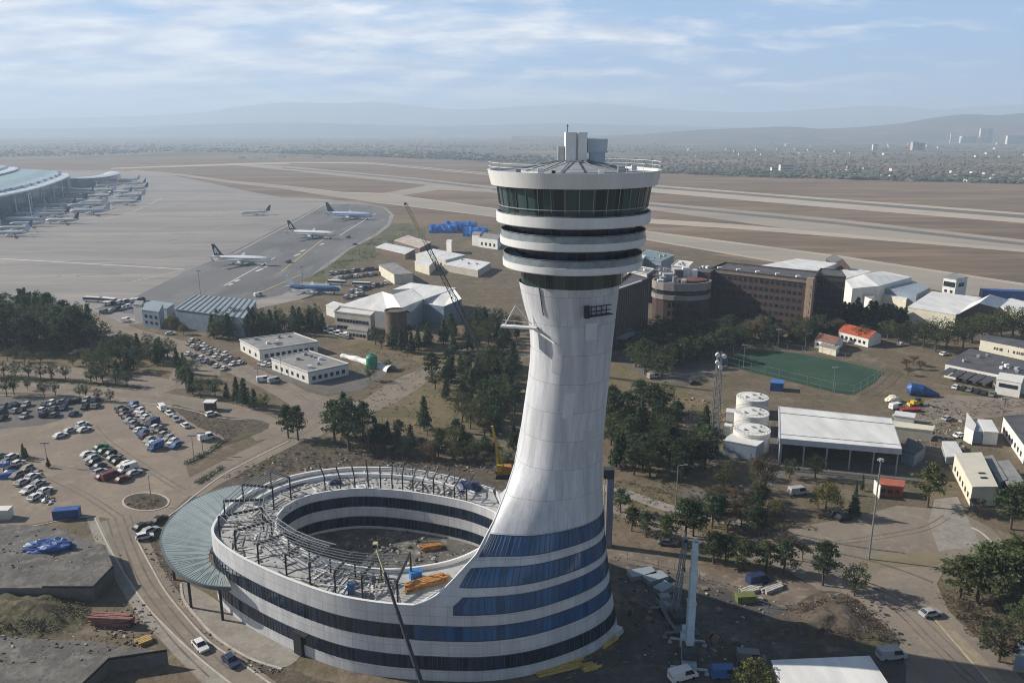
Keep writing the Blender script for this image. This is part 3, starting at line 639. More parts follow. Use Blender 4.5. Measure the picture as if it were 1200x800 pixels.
M_YMARK = mat('yellow_marking', (0.48, 0.37, 0.10), 0.7, 0.15, 0.8)

mb = MB(); n = 12; E_ = 30000
for i in range(n + 1):
    for j in range(n + 1): mb.v.append(Vector((-E_ + 2 * E_ * i / n, -E_ + 2 * E_ * j / n, 0)))
mb.f = [[i * (n + 1) + j, (i + 1) * (n + 1) + j, (i + 1) * (n + 1) + j + 1, i * (n + 1) + j + 1] for i in range(n) for j in range(n)]; mb.uv = [None] * len(mb.f)
structure('ground', mb, G_PLAIN, recalc=False)

def hill(name, sil, D, depth, m, seed):
    pts = catmull([Vector((x, y, 0)) for x, y in sil], 10); rows = 14; mb = MB(); vs = []
    for p in pts:
        el = math.atan((400 - p.y) / FPX) - PITCH; dep = D * CP; x = (p.x - 600) / FPX * dep; top = CAM_H + D * math.tan(el)
        for r in range(rows + 1):
            t = r / rows; y = D - depth + 2 * depth * t * 0.9; k = 1 - abs(t - 0.55) / 0.55; k = max(0, min(1, k)); k = k * k * (3 - 2 * k)
            nz = noise.fractal(Vector((x / 900, y / 900, seed)), 0.9, 2.1, 5)
            z = max(0, top) * k * (1 + 0.28 * nz * (1 - k) * 2) + 30 * nz * k * (1 - k) - 6
            sc = y / D; vs.append(Vector((x * (0.5 + 0.5 * sc), y, z)))
    R_ = rows + 1
    fs = [(i * R_ + r, (i + 1) * R_ + r, (i + 1) * R_ + r + 1, i * R_ + r + 1) for i in range(len(pts) - 1) for r in range(rows)]
    mb.add(vs, fs); structure(name, mb, m, smooth=True, recalc=True)
G_HILL = mat_layers('hill_ground', [((0.15, 0.115, 0.09), 0, 0, 0, 0), ((0.09, 0.085, 0.06), 0.0018, 0.5, 0.08, (1, 1)), ((0.22, 0.15, 0.115), 0.0012, 0.6, 0.05, (1, 1)), ((0.07, 0.07, 0.05), 0.006, 0.6, 0.06, (1, 1))])
hill('hills', [(600, 159), (680, 158.5), (740, 157), (790, 153), (830, 151), (880, 149), (920, 147.5), (960, 150), (1010, 148), (1060, 143), (1095, 137), (1130, 133), (1165, 134), (1200, 131.5), (1260, 128), (1330, 131), (1450, 134)], 7200, 1900, G_HILL, 1.0)
hill('far_hills', [(-250, 150), (-100, 150), (60, 150), (160, 148), (250, 145), (330, 143), (420, 145), (500, 147), (580, 146), (660, 144), (740, 146), (830, 148), (900, 150)], 11500, 2200, G_HILL, 4.0)
hill('mountains', [(-300, 141), (-150, 139), (0, 139), (100, 137), (180, 135), (250, 130), (300, 123), (340, 119.5), (400, 121), (440, 119), (480, 123), (540, 128), (620, 124), (700, 121), (760, 126), (820, 130), (900, 131), (960, 127), (1030, 124), (1090, 128), (1150, 124), (1220, 121), (1350, 118), (1500, 124)], 18000, 4000, G_HILL, 9.0)

hz = MB(); hz.box((0, 0, 324.5), (61000, 61000, 651)); HZ = structure('haze', hz, [], kind='stuff')
hm = bpy.data.materials.new('haze_air'); hm.use_nodes = True; ht = hm.node_tree; ht.nodes.clear()
ho = N(ht, 'ShaderNodeOutputMaterial'); pv = N(ht, 'ShaderNodeVolumePrincipled'); pv.inputs['Color'].default_value = (0.66, 0.82, 1.0, 1); pv.inputs['Density'].default_value = 0.000145; pv.inputs['Anisotropy'].default_value = 0.1
ht.links.new(pv.outputs[0], ho.inputs['Volume']); HZ.data.materials.append(hm)

# airfield
sheet('airfield_ground', [(-160, 330), (-160, 196), (0, 190), (100, 186), (200, 183), (330, 183), (480, 186), (570, 191), (770, 203), (1000, 210), (1200, 216), (1420, 224), (1420, 395), (1200, 345), (1060, 325), (960, 318), (880, 308), (800, 300), (700, 300), (600, 300), (480, 300), (300, 345)], G_FIELD, 0.01)
sheet('apron', [(-160, 400), (-160, 222), (-40, 205), (60, 200), (130, 200), (165, 201), (205, 206), (240, 213), (262, 218), (300, 226), (330, 231), (375, 233), (420, 237), (452, 243), (462, 252), (455, 268), (425, 285), (395, 310), (400, 340), (300, 362), (200, 374), (110, 385), (0, 400)], G_APRON, 0.03)
sheet('apron_stand', [(110, 362), (150, 352), (190, 332), (217, 318), (262, 300), (300, 281), (345, 257), (372, 243), (390, 239), (425, 239), (448, 243), (457, 251), (454, 262), (440, 274), (410, 290), (380, 310), (356, 330), (330, 346), (296, 352), (240, 362), (170, 370)], G_STAND, 0.05, smooth=False)
def bandpx(name, up, lo, m, z):                                       # long strip from its two surveyed edges
    return sheet(name, up + lo[::-1], m, z)
bandpx('runway_shoulder', [(340, 190), (430, 190), (570, 202.5), (770, 217), (980, 233), (1200, 249.5), (1420, 266)], [(340, 191), (430, 192), (570, 205), (770, 226), (980, 244), (1200, 261.5), (1420, 279)], G_TAXIL, 0.05)
bandpx('runway', [(430, 190.7), (570, 203.2), (770, 218.6), (980, 235.2), (1200, 252), (1420, 269)], [(430, 191.3), (570, 204.2), (770, 221), (980, 238), (1200, 256), (1420, 274)], G_RUN, 0.07)
bandpx('taxiway', [(130, 197), (200, 194.3), (280, 191.5), (340, 190)], [(130, 198.2), (200, 195.8), (280, 193.5), (340, 192)], G_TAXIL, 0.06)
bandpx('runway_shoulder', [(270, 191.5), (340, 195), (400, 200.5), (492, 209), (580, 219), (760, 236.5), (980, 256.5), (1200, 281), (1420, 305)], [(270, 193), (340, 200), (400, 206.5), (492, 216), (580, 226), (770, 247), (980, 276), (1200, 295), (1420, 318)], G_TAXI, 0.05)
bandpx('runway', [(330, 196.3), (400, 201.8), (492, 210.6), (580, 221), (760, 239), (980, 260), (1200, 284.5), (1420, 309)], [(330, 197.6), (400, 203.3), (492, 212.6), (580, 223.4), (760, 241.6), (980, 263.2), (1200, 288), (1420, 313)], G_RUN, 0.07)
bandpx('taxiway', [(755, 256), (860, 262.5), (980, 273.5), (1200, 292), (1420, 312)], [(755, 261.5), (860, 268), (980, 277.5), (1200, 295.5), (1420, 316)], G_TAXIL, 0.06)
bandpx('taxiway', [(150, 199), (210, 203.5), (270, 211.5), (330, 217), (400, 225), (450, 226.5), (520, 236), (600, 247), (750, 269.5), (980, 299), (1200, 332), (1420, 366)], [(160, 201.5), (210, 206), (270, 214.5), (330, 221), (380, 229), (440, 237.5), (520, 247), (600, 257), (755, 281), (900, 306), (1060, 333), (1300, 378)], G_TAXI, 0.08)
bandpx('taxiway_edge', [(330, 217), (400, 225), (450, 226.5), (520, 236), (600, 247), (750, 269.5), (980, 299), (1200, 332), (1420, 366)], [(330, 217.6), (400, 225.8), (450, 227.4), (520, 237.1), (600, 248.3), (750, 271.4), (980, 301.2), (1200, 334.5), (1420, 369)], G_TAXIL, 0.10)
bandpx('taxiway_edge', [(440, 236.8), (520, 246), (600, 256), (755, 279.6), (900, 304.2), (1060, 331)], [(440, 237.5), (520, 247), (600, 257), (755, 281), (900, 306), (1060, 333)], G_TAXIL, 0.10)
bandpx('taxiway', [(440, 228), (500, 217.5), (575, 221.5)], [(460, 231), (515, 222.5), (580, 225.5)], G_TAXI, 0.09)
sheet('grass_verge', [(352, 330), (385, 312), (410, 292), (442, 276), (460, 262), (480, 262), (500, 270), (495, 285), (460, 290), (430, 306), (395, 322), (380, 332)], mat_layers('verge_grass', [((0.09, 0.095, 0.05), 0, 0, 0, 0), ((0.16, 0.14, 0.09), 0.06, .55, .1, (1, 1))]), 0.06)
mbk = [((0, 303), (50, 306), (215, 315.5))]
for l in mbk: strip('apron_line', l, 1.6, M_MARK, 0.07, smooth=False)
for a, b in (((155, 330), (217, 316)), ((250, 306), (262, 299.5)), ((275, 297), (352, 256)), ((352, 256), (378, 241))):
    strip('stand_edge', [a, b], 1.6, G_TAXIL, 0.08, smooth=False)
for i, (a, b) in enumerate((((262, 335), (322, 302)), ((330, 318), (392, 270)), ((398, 276), (440, 250)), ((300, 345), (352, 322)))): strip('lead_in_line', [a, b], 0.9, M_YMARK if i % 2 else M_MARK, 0.08, smooth=False)
for x, y, w_ in ((300, 318, 14), (310, 313, 9), (345, 300, 12), (352, 295, 10), (275, 330, 10), (268, 334, 8), (375, 287, 8)):
    strip('stand_marking', [(x, y), (x + w_ * .55, y - w_ * .22)], 2.2, M_MARK, 0.08, smooth=False)

# near ground
sheet('site_land', [(-260, 900), (-260, 420), (-60, 412), (0, 405), (110, 388), (150, 372), (240, 362), (300, 352), (350, 334), (385, 314), (440, 300), (480, 268), (520, 262), (600, 262), (700, 292), (760, 288), (860, 302), (960, 318), (1060, 332), (1130, 346), (1200, 352), (1420, 392), (1500, 900)], G_DIRT, 0.02)
# dry grass
for pts in ([(395, 408), (440, 392), (510, 398), (560, 420), (620, 430), (620, 480), (560, 500), (480, 505), (440, 480), (500, 440), (470, 415)], [(0, 424), (0, 412), (90, 412), (150, 415), (200, 418), (205, 440), (150, 432), (80, 426)],
            [(713, 425), (760, 440), (830, 470), (860, 478), (840, 500), (780, 490), (712, 470)], [(735, 570), (830, 590), (900, 608), (960, 622), (940, 640), (860, 640), (760, 618), (722, 600)],
            [(1030, 470), (1080, 455), (1200, 470), (1200, 488), (1130, 486), (1050, 480)], [(1090, 580), (1118, 582), (1150, 640), (1095, 640), (1085, 600)]):
    sheet('dry_grass', pts, G_GRASS, 0.035, smooth=True, jit=1.5)
# boulevard at the left, lot and site roads
strip('road', [(-120, 428), (0, 433), (60, 436), (110, 441), (160, 447), (205, 456)], 15, G_ROAD, 0.05)
strip('road', [(-120, 449), (0, 453), (60, 455), (120, 460), (170, 465), (215, 472), (260, 480), (300, 494), (322, 512)], 12, G_ROAD, 0.055)
strip('median', [(-120, 441), (0, 444.5), (60, 446.5), (110, 450), (165, 455.5)], 4.5, G_SOIL, 0.065)
kerb('kerb', [(-120, 442.5), (0, 446), (60, 448), (110, 451.5), (168, 457)], M_KERB); kerb('kerb', [(0, 463), (60, 465), (130, 469), (205, 477), (255, 489), (290, 492)], M_KERB, .4)
strip('road', [(95, 365), (125, 378), (150, 388), (190, 399), (230, 410), (275, 430), (320, 450), (352, 468), (378, 488), (368, 503), (340, 513), (300, 532), (262, 552), (235, 566), (215, 580)], 11, G_ROAD, 0.06)
sheet('road_junction', [(330, 452), (372, 462), (420, 470), (450, 452), (485, 436), (500, 446), (470, 468), (440, 482), (412, 486), (385, 500), (350, 505), (340, 490), (350, 475)], G_ROAD, 0.065, smooth=True)
strip('road', [(470, 452), (500, 436), (540, 428), (600, 418), (650, 410), (720, 400)], 9, G_ROAD, 0.055)
strip('road', [(205, 406), (222, 420), (212, 440), (206, 456)], 8, G_ROAD, 0.05)
sheet('yard', [(150, 390), (182, 400), (215, 406), (260, 425), (258, 440), (212, 437), (200, 420), (160, 408), (118, 408), (108, 392), (112, 376)], G_ROAD, 0.045)
sheet('yard', [(300, 425), (345, 440), (372, 448), (420, 434), (470, 424), (452, 440), (420, 458), (380, 462), (330, 444)], G_ASPH, 0.07)
sheet('car_park', [(-120, 640), (-120, 500), (0, 497), (30, 492), (55, 484), (90, 474), (130, 471), (185, 474), (222, 486), (250, 505), (266, 514), (238, 532), (218, 545), (222, 560), (232, 572), (212, 590), (196, 605), (180, 612), (150, 612), (118, 606), (80, 606), (40, 614), (0, 617)], G_LOT, 0.05, smooth=False)
sheet('car_park', [(-120, 500), (-120, 466), (0, 465), (60, 467), (130, 471), (92, 486), (50, 498), (0, 503)], G_ASPH, 0.06)
sheet('soil_patch', [(203, 474), (250, 486), (300, 492), (316, 498), (306, 506), (275, 518), (250, 524), (262, 512), (232, 500), (212, 486)], G_SOIL, 0.07, smooth=True, jit=.6)
sheet('dirt_bank', [(240, 575), (262, 552), (300, 534), (340, 516), (380, 512), (430, 530), (480, 545), (560, 540), (600, 548), (600, 590), (420, 545), (340, 552), (280, 568)], G_SOIL, 0.045, smooth=False, jit=1.0)
def island(cx, cy, rx, ry, m, nm='roundabout_island'):
    pts = [(cx + rx * math.cos(t * .2618), cy + ry * math.sin(t * .2618)) for t in range(24)]
    sheet(nm, pts, m, 0.10); kerb('kerb', pts, M_KERB, .5, .16, closed=True, smooth=False)
island(171, 588, 27, 10.5, G_SOIL)
strip('road', [(140, 606), (152, 640), (170, 680), (195, 715), (225, 750), (262, 785), (320, 830), (390, 880)], 8.6, G_ROAD, 0.055)
strip('pavement', [(108, 606), (122, 640), (140, 672), (165, 712), (190, 740), (222, 772), (262, 806), (320, 855)], 2.6, G_PALE, 0.06)
kerb('kerb', [(110, 604), (126, 638), (146, 672), (170, 708), (196, 736), (230, 768), (272, 802)], M_KERB); kerb('kerb', [(160, 632), (175, 660), (192, 690), (214, 718), (246, 752), (290, 782), (330, 810)], M_KERB)
sheet('bare_soil', [(160, 628), (178, 615), (190, 640), (205, 680), (222, 712), (260, 748), (320, 780), (420, 808), (520, 815), (520, 840), (340, 840), (300, 795), (240, 752), (205, 710), (178, 668)], G_SOIL, 0.04, jit=.6)
sheet('paving', [(213, 682), (232, 690), (252, 702), (286, 730), (340, 760), (352, 768), (330, 782), (290, 768), (252, 745), (228, 718), (214, 700)], G_PALE, 0.075, smooth=True)
kerb('kerb', [(212, 684), (215, 702), (230, 722), (255, 748), (292, 771), (330, 784)], M_KERB, .5, .2)
kerb('kerb', [(0, 619), (40, 616), (80, 608), (112, 605)], M_KERB); kerb('kerb', [(196, 606), (214, 592), (234, 576), (262, 556), (300, 536), (338, 517)], M_KERB, .5)
for a in ([(218, 543), (232, 537), (250, 526), (262, 517)], [(232, 566), (244, 559), (258, 549)]): kerb('planter_kerb', a, M_KERB, .5, .2)
# right side: site yard, crossing roads
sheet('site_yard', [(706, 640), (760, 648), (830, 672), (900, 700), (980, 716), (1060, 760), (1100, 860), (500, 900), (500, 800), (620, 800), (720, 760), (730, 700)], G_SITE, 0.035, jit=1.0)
sheet('packed_earth', [(712, 640), (770, 648), (840, 668), (930, 680), (965, 690), (930, 712), (880, 700), (800, 672), (715, 655)], mat_layers('reddish_earth', [((0.19, 0.155, 0.12), 0, 0, 0, 0), ((0.14, 0.108, 0.085), .12, .5, .1, (1, 1)), ((0.30, 0.25, 0.19), .4, .6, .08, (1, 1))]), 0.05, smooth=True, jit=.6)
strip('road', [(690, 568), (730, 577), (780, 594), (830, 606), (880, 612)], 4.2, G_PALE, 0.06)
strip('road', [(700, 588), (760, 608), (820, 632), (900, 652), (960, 668), (1040, 692)], 7, G_ROAD, 0.055)
sheet('asphalt', [(930, 618), (1010, 604), (1052, 592), (1092, 596), (1125, 600), (1160, 618), (1182, 640), (1150, 652), (1110, 662), (1098, 684), (1112, 716), (1150, 752), (1215, 810), (1230, 850), (1060, 850), (1062, 780), (1040, 745), (1005, 712), (960, 690), (935, 676), (900, 655), (880, 632)], G_ROAD, 0.07, smooth=False)
sheet('grass_island', [(1010, 655), (1050, 648), (1100, 648), (1104, 660), (1060, 664), (1010, 664)], mat_layers('yellow_grass', [((0.22, 0.185, 0.12), 0, 0, 0, 0), ((0.18, 0.15, 0.10), .2, .5, .1, (1, 1))]), 0.085, smooth=True, jit=.3)
for l in ([(930, 640), (1000, 652), (1055, 668), (1092, 682)], [(860, 612), (930, 626), (1000, 640), (1060, 648)]): kerb('kerb', l, mat('dark_kerb', (.12, .11, .10), .9, .2), .5, .18)
sheet('pavement', [(1096, 724), (1108, 728), (1150, 768), (1170, 790), (1190, 812), (1166, 806), (1136, 776)], mat_layers('tan_paving', [((0.30, 0.25, 0.18), 0, 0, 0, 0), ((0.24, 0.20, 0.145), .5, .5, .1, (1, 1))]), 0.09)
kerb('kerb', [(1094, 724), (1130, 765), (1165, 806)], mat('yellow_kerb', (.34, .30, .20), .8, .2), .45, .16); kerb('kerb', [(1138, 618), (1150, 624), (1168, 640), (1182, 652)], M_KERB, .5, .16)
sheet('concrete_drive', [(1095, 585), (1122, 582), (1150, 640), (1100, 646), (1088, 612)], G_PALE, 0.08)
sheet('road', [(1050, 480), (1110, 462), (1200, 468), (1260, 474), (1260, 490), (1200, 486), (1130, 492), (1070, 500)], G_ROAD, 0.05)
strip('road', [(850, 492), (900, 500), (914, 530), (905, 556), (870, 575), (800, 580)], 6, G_ASPH, 0.05)
sheet('asphalt', [(722, 420), (740, 408), (800, 395), (850, 408), (852, 430), (800, 450), (760, 445)], G_ASPH, 0.05)
sheet('depot_yard', [(900, 535), (1060, 545), (1085, 530), (1075, 565), (1020, 566), (930, 556)], G_ASPH, 0.055)
# soil mounds (low relief) at the right of the tower
def mound(name, pts, h, m, seed):
    w = [P(x, y) for x, y in pts]; c = sum(w, Vector()) / len(w); w = catmull(w, 6, True); mb = MB(); vs = [Vector((c.x, c.y, h))]; rings = 7
    for r in range(1, rings + 1):
        t = r / rings
        for p in w:
            q = c.lerp(p, t); k = 1 - t; k = k * k * (3 - 2 * k) if t > .2 else 1
            vs.append(Vector((q.x, q.y, 0.03 + h * k * (1 + .6 * noise.noise(q * .35 + Vector((seed, 0, 0)))) * (0 if r == rings else 1))))
    n = len(w); fs = [(0, 1 + i, 1 + (i + 1) % n) for i in range(n)]
    for r in range(rings - 1):
        o = 1 + r * n
        for i in range(n): j = (i + 1) % n; fs.append((o + i, o + n + i, o + n + j, o + j))
    mb.add(vs, fs); structure(name, mb, m, smooth=True)
mound('soil_mound', [(905, 725), (960, 692), (1000, 698), (1030, 725), (1058, 752), (1040, 765), (960, 755), (880, 745)], 2.2, G_SOIL, 2)
mound('soil_mound', [(-60, 700), (0, 690), (50, 690), (95, 696), (108, 710), (95, 738), (40, 748), (-60, 748)], 2.6, mat_layers('rough_grass_bank', [((0.115, 0.105, 0.06), 0, 0, 0, 0), ((0.07, 0.06, 0.04), .5, .5, .1, (1, 1)), ((0.18, 0.155, 0.095), .9, .6, .08, (1, 1))], bump=.8), 6)
# sports pitch
M_TURF = mat_layers('pitch_turf', [((0.022, 0.058, 0.044), 0, 0, 0, 0), ((0.045, 0.085, 0.052), .03, .5, .12, (1, 1)), ((0.03, 0.055, 0.04), .15, .6, .1, (1, 1))])
PITCHPX = [(850, 419), (868, 411), (905, 411), (940, 415), (990, 424), (1037, 436), (1024, 449), (1000, 463), (978, 460), (930, 448), (880, 436), (852, 428)]
sheet('sports_pitch', PITCHPX, M_TURF, 0.07)

jm = MB(); r0, r1 = P(-150, 330), P(330, 250)
for k in range(26):
    a = P(-150 + k * 6, 385 - k * 7.0); b = P(150 + k * 8, 352 - k * 5.2)
    if a.y > 0 and b.y > 0 and 215 < 385 - k * 7.0: w = Vector((0, .22, 0)); jm.add([a - w + Vector((0, 0, .042)), b - w + Vector((0, 0, .042)), b + w + Vector((0, 0, .042)), a + w + Vector((0, 0, .042))], [(0, 1, 2, 3)])
structure('apron_joints', jm, mat('joint_seal', (.17, .16, .15), .8, .2, .1), recalc=False)
for l, wd, m in (([(0, 268), (120, 258), (200, 240), (250, 226)], 0.7, M_YMARK), ([(60, 285), (180, 268), (260, 250), (330, 236)], 0.6, M_YMARK), ([(-40, 318), (120, 300), (230, 276), (320, 246)], 0.6, M_YMARK), ([(95, 262), (150, 250), (190, 232)], .8, M_MARK)): strip('apron_line', l, wd, m, 0.072)
M_RUBBER = mat('rubber_mark', (.12, .115, .11), .85, .3, .05)
rr_ = random.Random(4)
for i in range(26):
    x = rr_.uniform(20, 300); y = rr_.uniform(225, 335) - x * .12; strip('rubber_mark', [(x, y), (x + rr_.uniform(8, 24), y - rr_.uniform(.6, 2.6)), (x + rr_.uniform(30, 60), y - rr_.uniform(2, 5))], rr_.uniform(.5, 1.6), M_RUBBER, 0.064)
# ------------------------------------------------------------------ buildings
def bmats():
    pass
M_BEIGE = mat('beige_render', (0.44, 0.40, 0.33), 0.8, 0.12, 0.3); M_WALL = mat('white_render', (0.66, 0.65, 0.61), 0.75, 0.08, 0.3)
M_CREAM = mat('cream_render', (0.62, 0.58, 0.46), 0.8, 0.08, 0.3); M_BROWN = mat('brown_brick', (0.058, 0.035, 0.029), 0.85, 0.25, 0.6)
M_BROWN2 = mat('dark_brown_cladding', (0.050, 0.038, 0.036), 0.8, 0.2, 0.5); M_WIN = mat('window_pane', (0.018, 0.024, 0.032), 0.12, 0.4, 0.4, spec=0.6)
M_WROOF = mat('white_roof_sheet', (0.68, 0.67, 0.64), 0.5, 0.16, 0.22, detail=9, stretch=(1, .25, 1)); M_GROOF = mat('grey_roof', (0.24, 0.235, 0.225), 0.8, 0.25, 0.25, detail=7)
M_DROOF = mat('dark_roof', (0.085, 0.085, 0.09), 0.75, 0.3, 0.25); M_BROOF = mat('blue_grey_roof', (0.30, 0.345, 0.37), 0.45, 0.12, 0.2, metal=0.2)
M_RED = mat('red_roof', (0.36, 0.075, 0.035), 0.7, 0.2, 0.5); M_BWALL = mat('blue_grey_cladding', (0.20, 0.255, 0.32), 0.5, 0.15, 0.3); M_RUST = mat('rust_cladding', (0.14, 0.095, 0.07), 0.85, 0.25, 0.5)
WINME = {}
def win_mesh(w, h):
    k = (round(w, 2), round(h, 2))
    if k not in WINME:
        mb = MB(); mb.box((0, 0, 0), (w, 0.12, h)); me = mb.mesh('window', [M_WIN]); 
        mb2 = MB(); mb2.box((0, 0.0, -h / 2 - .06), (w + .2, 0.22, .12)); mb2.box((0, 0, h / 2 + .05), (w + .1, .16, .1)); mb2.box((0, -.02, 0), (.07, .16, h)); me2 = mb2.mesh('frame', [M_GREY]); WINME[k] = (me, me2)
    return WINME[k]
def windows(root, a, b, z0, rows, cols, w, h, step, margin=0.06, frames=False, skip=None):
    """each window its own part on the wall from a to b"""
    d = (b - a); d.z = 0; ang = math.atan2(d.y, d.x); nn = Vector((d.y, -d.x, 0)).normalized(); org = parent_world(root); me, fr = win_mesh(w, h)
    for r in range(rows):
        for c in range(cols):
            if skip and skip(r, c): continue
            p = a.lerp(b, margin + (1 - 2 * margin) * ((c + .5) / cols)) + nn * 0.06; p = Vector((p.x, p.y, z0 + r * step + h / 2))
            o = bpy.data.objects.new('window', me); COL.objects.link(o); o.parent = root; o.location = p - org; o.rotation_euler = (0, 0, ang)
            if frames: f = bpy.data.objects.new('frame', fr); COL.objects.link(f); f.parent = o
def ccw(poly):
    a = sum(poly[i].x * poly[(i + 1) % len(poly)].y - poly[(i + 1) % len(poly)].x * poly[i].y for i in range(len(poly)))
    return poly if a > 0 else poly[::-1]
def block(name, label, cat, px, h, wallm, roofm, parapet=0.0, over=0.25, wins=(), group=None, base=0.0, zroof=None, units=0, seed=0):
    """building from its surveyed roof corners (3 corners -> parallelogram); wins: (corner i, corner j, z0, rows, cols, w, h, step)"""
    w = [P(x, y, h) for x, y in px]
    if len(w) == 3: w = w + [w[0] + w[2] - w[1]]
    c = sum(w, Vector()) / len(w); t = thing(name, label, cat, (c.x, c.y, 0), 0, group)
    pw = ccw([v.copy() for v in w])
    mb = MB(); mb.prism([(v.x, v.y) for v in pw], base - 0.3, h, top=False); add('wall', mb, wallm, t)
    big = [c + (v - c) * (1 + over / max(1, (v - c).length)) for v in pw] if over else pw
    mb = MB(); mb.prism([(v.x, v.y) for v in big], h, h + 0.3); rf = add('roof', mb, roofm, t)
    if parapet:
        mb = MB()
        for i in range(len(big)):
            a, b = big[i], big[(i + 1) % len(big)]; mb.bar((a.x, a.y, h + .3 + parapet / 2), (b.x, b.y, h + .3 + parapet / 2), .3, parapet)
        add('parapet', mb, wallm, rf)
    for (i, j, z0, rows, cols, ww, wh, step) in wins:
        a, b = w[i].copy(), w[j].copy(); a.z = b.z = 0; mid = (a + b) / 2; nn = Vector(((b - a).y, -(b - a).x, 0))
        if nn.dot(mid - Vector((c.x, c.y, 0))) < 0: a, b = b, a
        windows(t, a, b, z0, rows, cols, ww, wh, step)
    rr = random.Random(seed + len(name))
    for k in range(units):
        u, v = rr.uniform(.15, .85), rr.uniform(.2, .8); p = w[0].lerp(w[1], u).lerp(w[3 % len(w)].lerp(w[2], u), v); s = rr.uniform(.8, 1.8)
        mb = MB(); mb.box((p.x, p.y, h + .3 + s * .35), (s, s * .8, s * .7), rr.uniform(0, 1)); add('roof_unit', mb, rr.choice([M_WHITE, M_GREY, M_GREY]), rf)
    return t, w
def gable(name, label, cat, px, he, hr, wallm, roofm, along=0, wins=(), group=None, over=.3):
    """gabled hall from eave corners; along=0 -> ridge runs parallel to corner0-corner1"""
    w = [P(x, y, he) for x, y in px]
    if len(w) == 3: w = w + [w[0] + w[2] - w[1]]
    c = sum(w, Vector()) / 4; t = thing(name, label, cat, (c.x, c.y, 0), 0, group)
    if along: w2 = w[1:] + w[:1]
    else: w2 = w
    a, b, d, e = w2; r0 = (a + e) / 2; r1 = (b + d) / 2; r0 = Vector((r0.x, r0.y, hr)); r1 = Vector((r1.x, r1.y, hr))
    mb = MB(); f0 = [Vector((v.x, v.y, -0.3)) for v in (a, b, d, e)]
    mb.add(f0 + [a, b, d, e, r0, r1], [(0, 1, 5, 4), (1, 2, 6, 9, 5), (2, 3, 7, 6), (3, 0, 4, 8, 7)]); add('wall', mb, wallm, t)
    ax = (r1 - r0).normalized() * over; up = Vector((0, 0, .12)); mb = MB()
    for (p, q) in ((a, b), (e, d)):
        s = (p - r0); s = s.normalized() * over
        v = [p + s - ax, q + s + ax, r1 + ax, r0 - ax]; mb.add([x + up for x in v] + [x + up + Vector((0, 0, .18)) for x in v], [(0, 1, 2, 3), (4, 5, 6, 7), (0, 1, 5, 4), (1, 2, 6, 5), (2, 3, 7, 6), (3, 0, 4, 7)])
    add('roof', mb, roofm, t)
    for (i, j, z0, rows, cols, ww, wh, step) in wins:
        p, q = w[i].copy(), w[j].copy(); p.z = q.z = 0; mid = (p + q) / 2; nn = Vector(((q - p).y, -(q - p).x, 0))
        if nn.dot(mid - Vector((c.x, c.y, 0))) < 0: p, q = q, p
        windows(t, p, q, z0, rows, cols, ww, wh, step)
    return t, w
def facets(name, label, cat, verts, faces, boundary, wallm, roofm, group=None):
    w = [P(*v) for v in verts]; c = sum(w, Vector()) / len(w); t = thing(name, label, cat, (c.x, c.y, 0), 0, group)
    mb = MB(); mb.add(w, faces); add('roof', mb, roofm, t); mb = MB()
    for i in range(len(boundary)):
        a, b = w[boundary[i]], w[boundary[(i + 1) % len(boundary)]]; d = Vector((0, 0, -.05))
        mb.add([(a.x, a.y, -.3), (b.x, b.y, -.3), b + d, a + d], [(0, 1, 2, 3)])
    add('wall', mb, wallm, t); return t, w

# --- left and middle background
t, w = block('hangar', 'low hangar with ribbed blue grey metal roof beside the left pine grove', 'hangar', [(205, 362), (285, 373), (300, 352), (229, 346)], 9, M_BWALL, M_BROOF, over=.6)
mb = MB()
for k in range(12):
    a = w[0].lerp(w[1], (k + .3) / 12); b = w[3].lerp(w[2], (k + .3) / 12); mb.bar((a.x, a.y, 9.42), (b.x, b.y, 9.42), .7, .3)
add('roof_rib', mb, mat('roof_rib_grey', (.13, .15, .165), .5, .1), t)
t, w = block('workshop', 'blue grey clad workshop box with lean-to near the parked apron buses', 'workshop', [(166, 363), (186, 366), (191, 356), (172, 354)], 8.5, M_BWALL, M_BROOF, wins=((0, 1, 2, 2, 3, 1.6, 1.4, 3),))
block('shed', 'low grey shed with pale striped roof joining the blue grey workshop', 'shed', [(170, 358), (195, 362), (204, 356), (178, 352.5)], 5, M_GREY, M_BROOF)
block('gatehouse', 'narrow tall pale block beside the blue grey workshop', 'building', [(156, 357), (166, 358), (168, 353), (159, 352.5)], 9, M_WALL, M_GROOF)
facets('terminal_hall', 'big white roofed hall with folded gables behind the pine hedge', 'hall', [(397, 358, 8), (448, 341.5, 9), (460, 345, 12.5), (470, 361, 12.5), (454, 366, 8), (482, 338, 11), (497, 350, 11), (482, 366, 8)],
       [(0, 4, 3, 2, 1), (2, 3, 7, 6, 5)], [0, 4, 7, 6, 5, 2, 1], M_GREY, M_WROOF)
facets('terminal_hall', 'white roofed hall at the back with bright slope beside the leaning crane', 'hall', [(460, 339, 9), (481, 331, 10), (535, 337.5, 11), (498, 350, 11.5), (483, 338, 10.5)], [(0, 4, 3, 2, 1)], [0, 4, 3, 2, 1], M_GREY, M_WROOF)
facets('terminal_hall', 'white roofed hall with blue grey front wall under the leaning crane', 'hall', [(487, 354, 9), (499, 350.5, 10), (533, 339, 12), (541, 350, 12), (520, 359, 9)], [(0, 4, 3, 2, 1)], [0, 4, 3, 2, 1], M_BWALL, M_WROOF)
block('office_building', 'two storey beige office with flat roof in front of the white hall', 'office', [(392, 366), (434, 371), (439, 366), (398, 361)], 9, M_BEIGE, M_WROOF, parapet=.5, wins=((0, 1, 1.5, 2, 10, 1.6, 1.5, 3.4),))
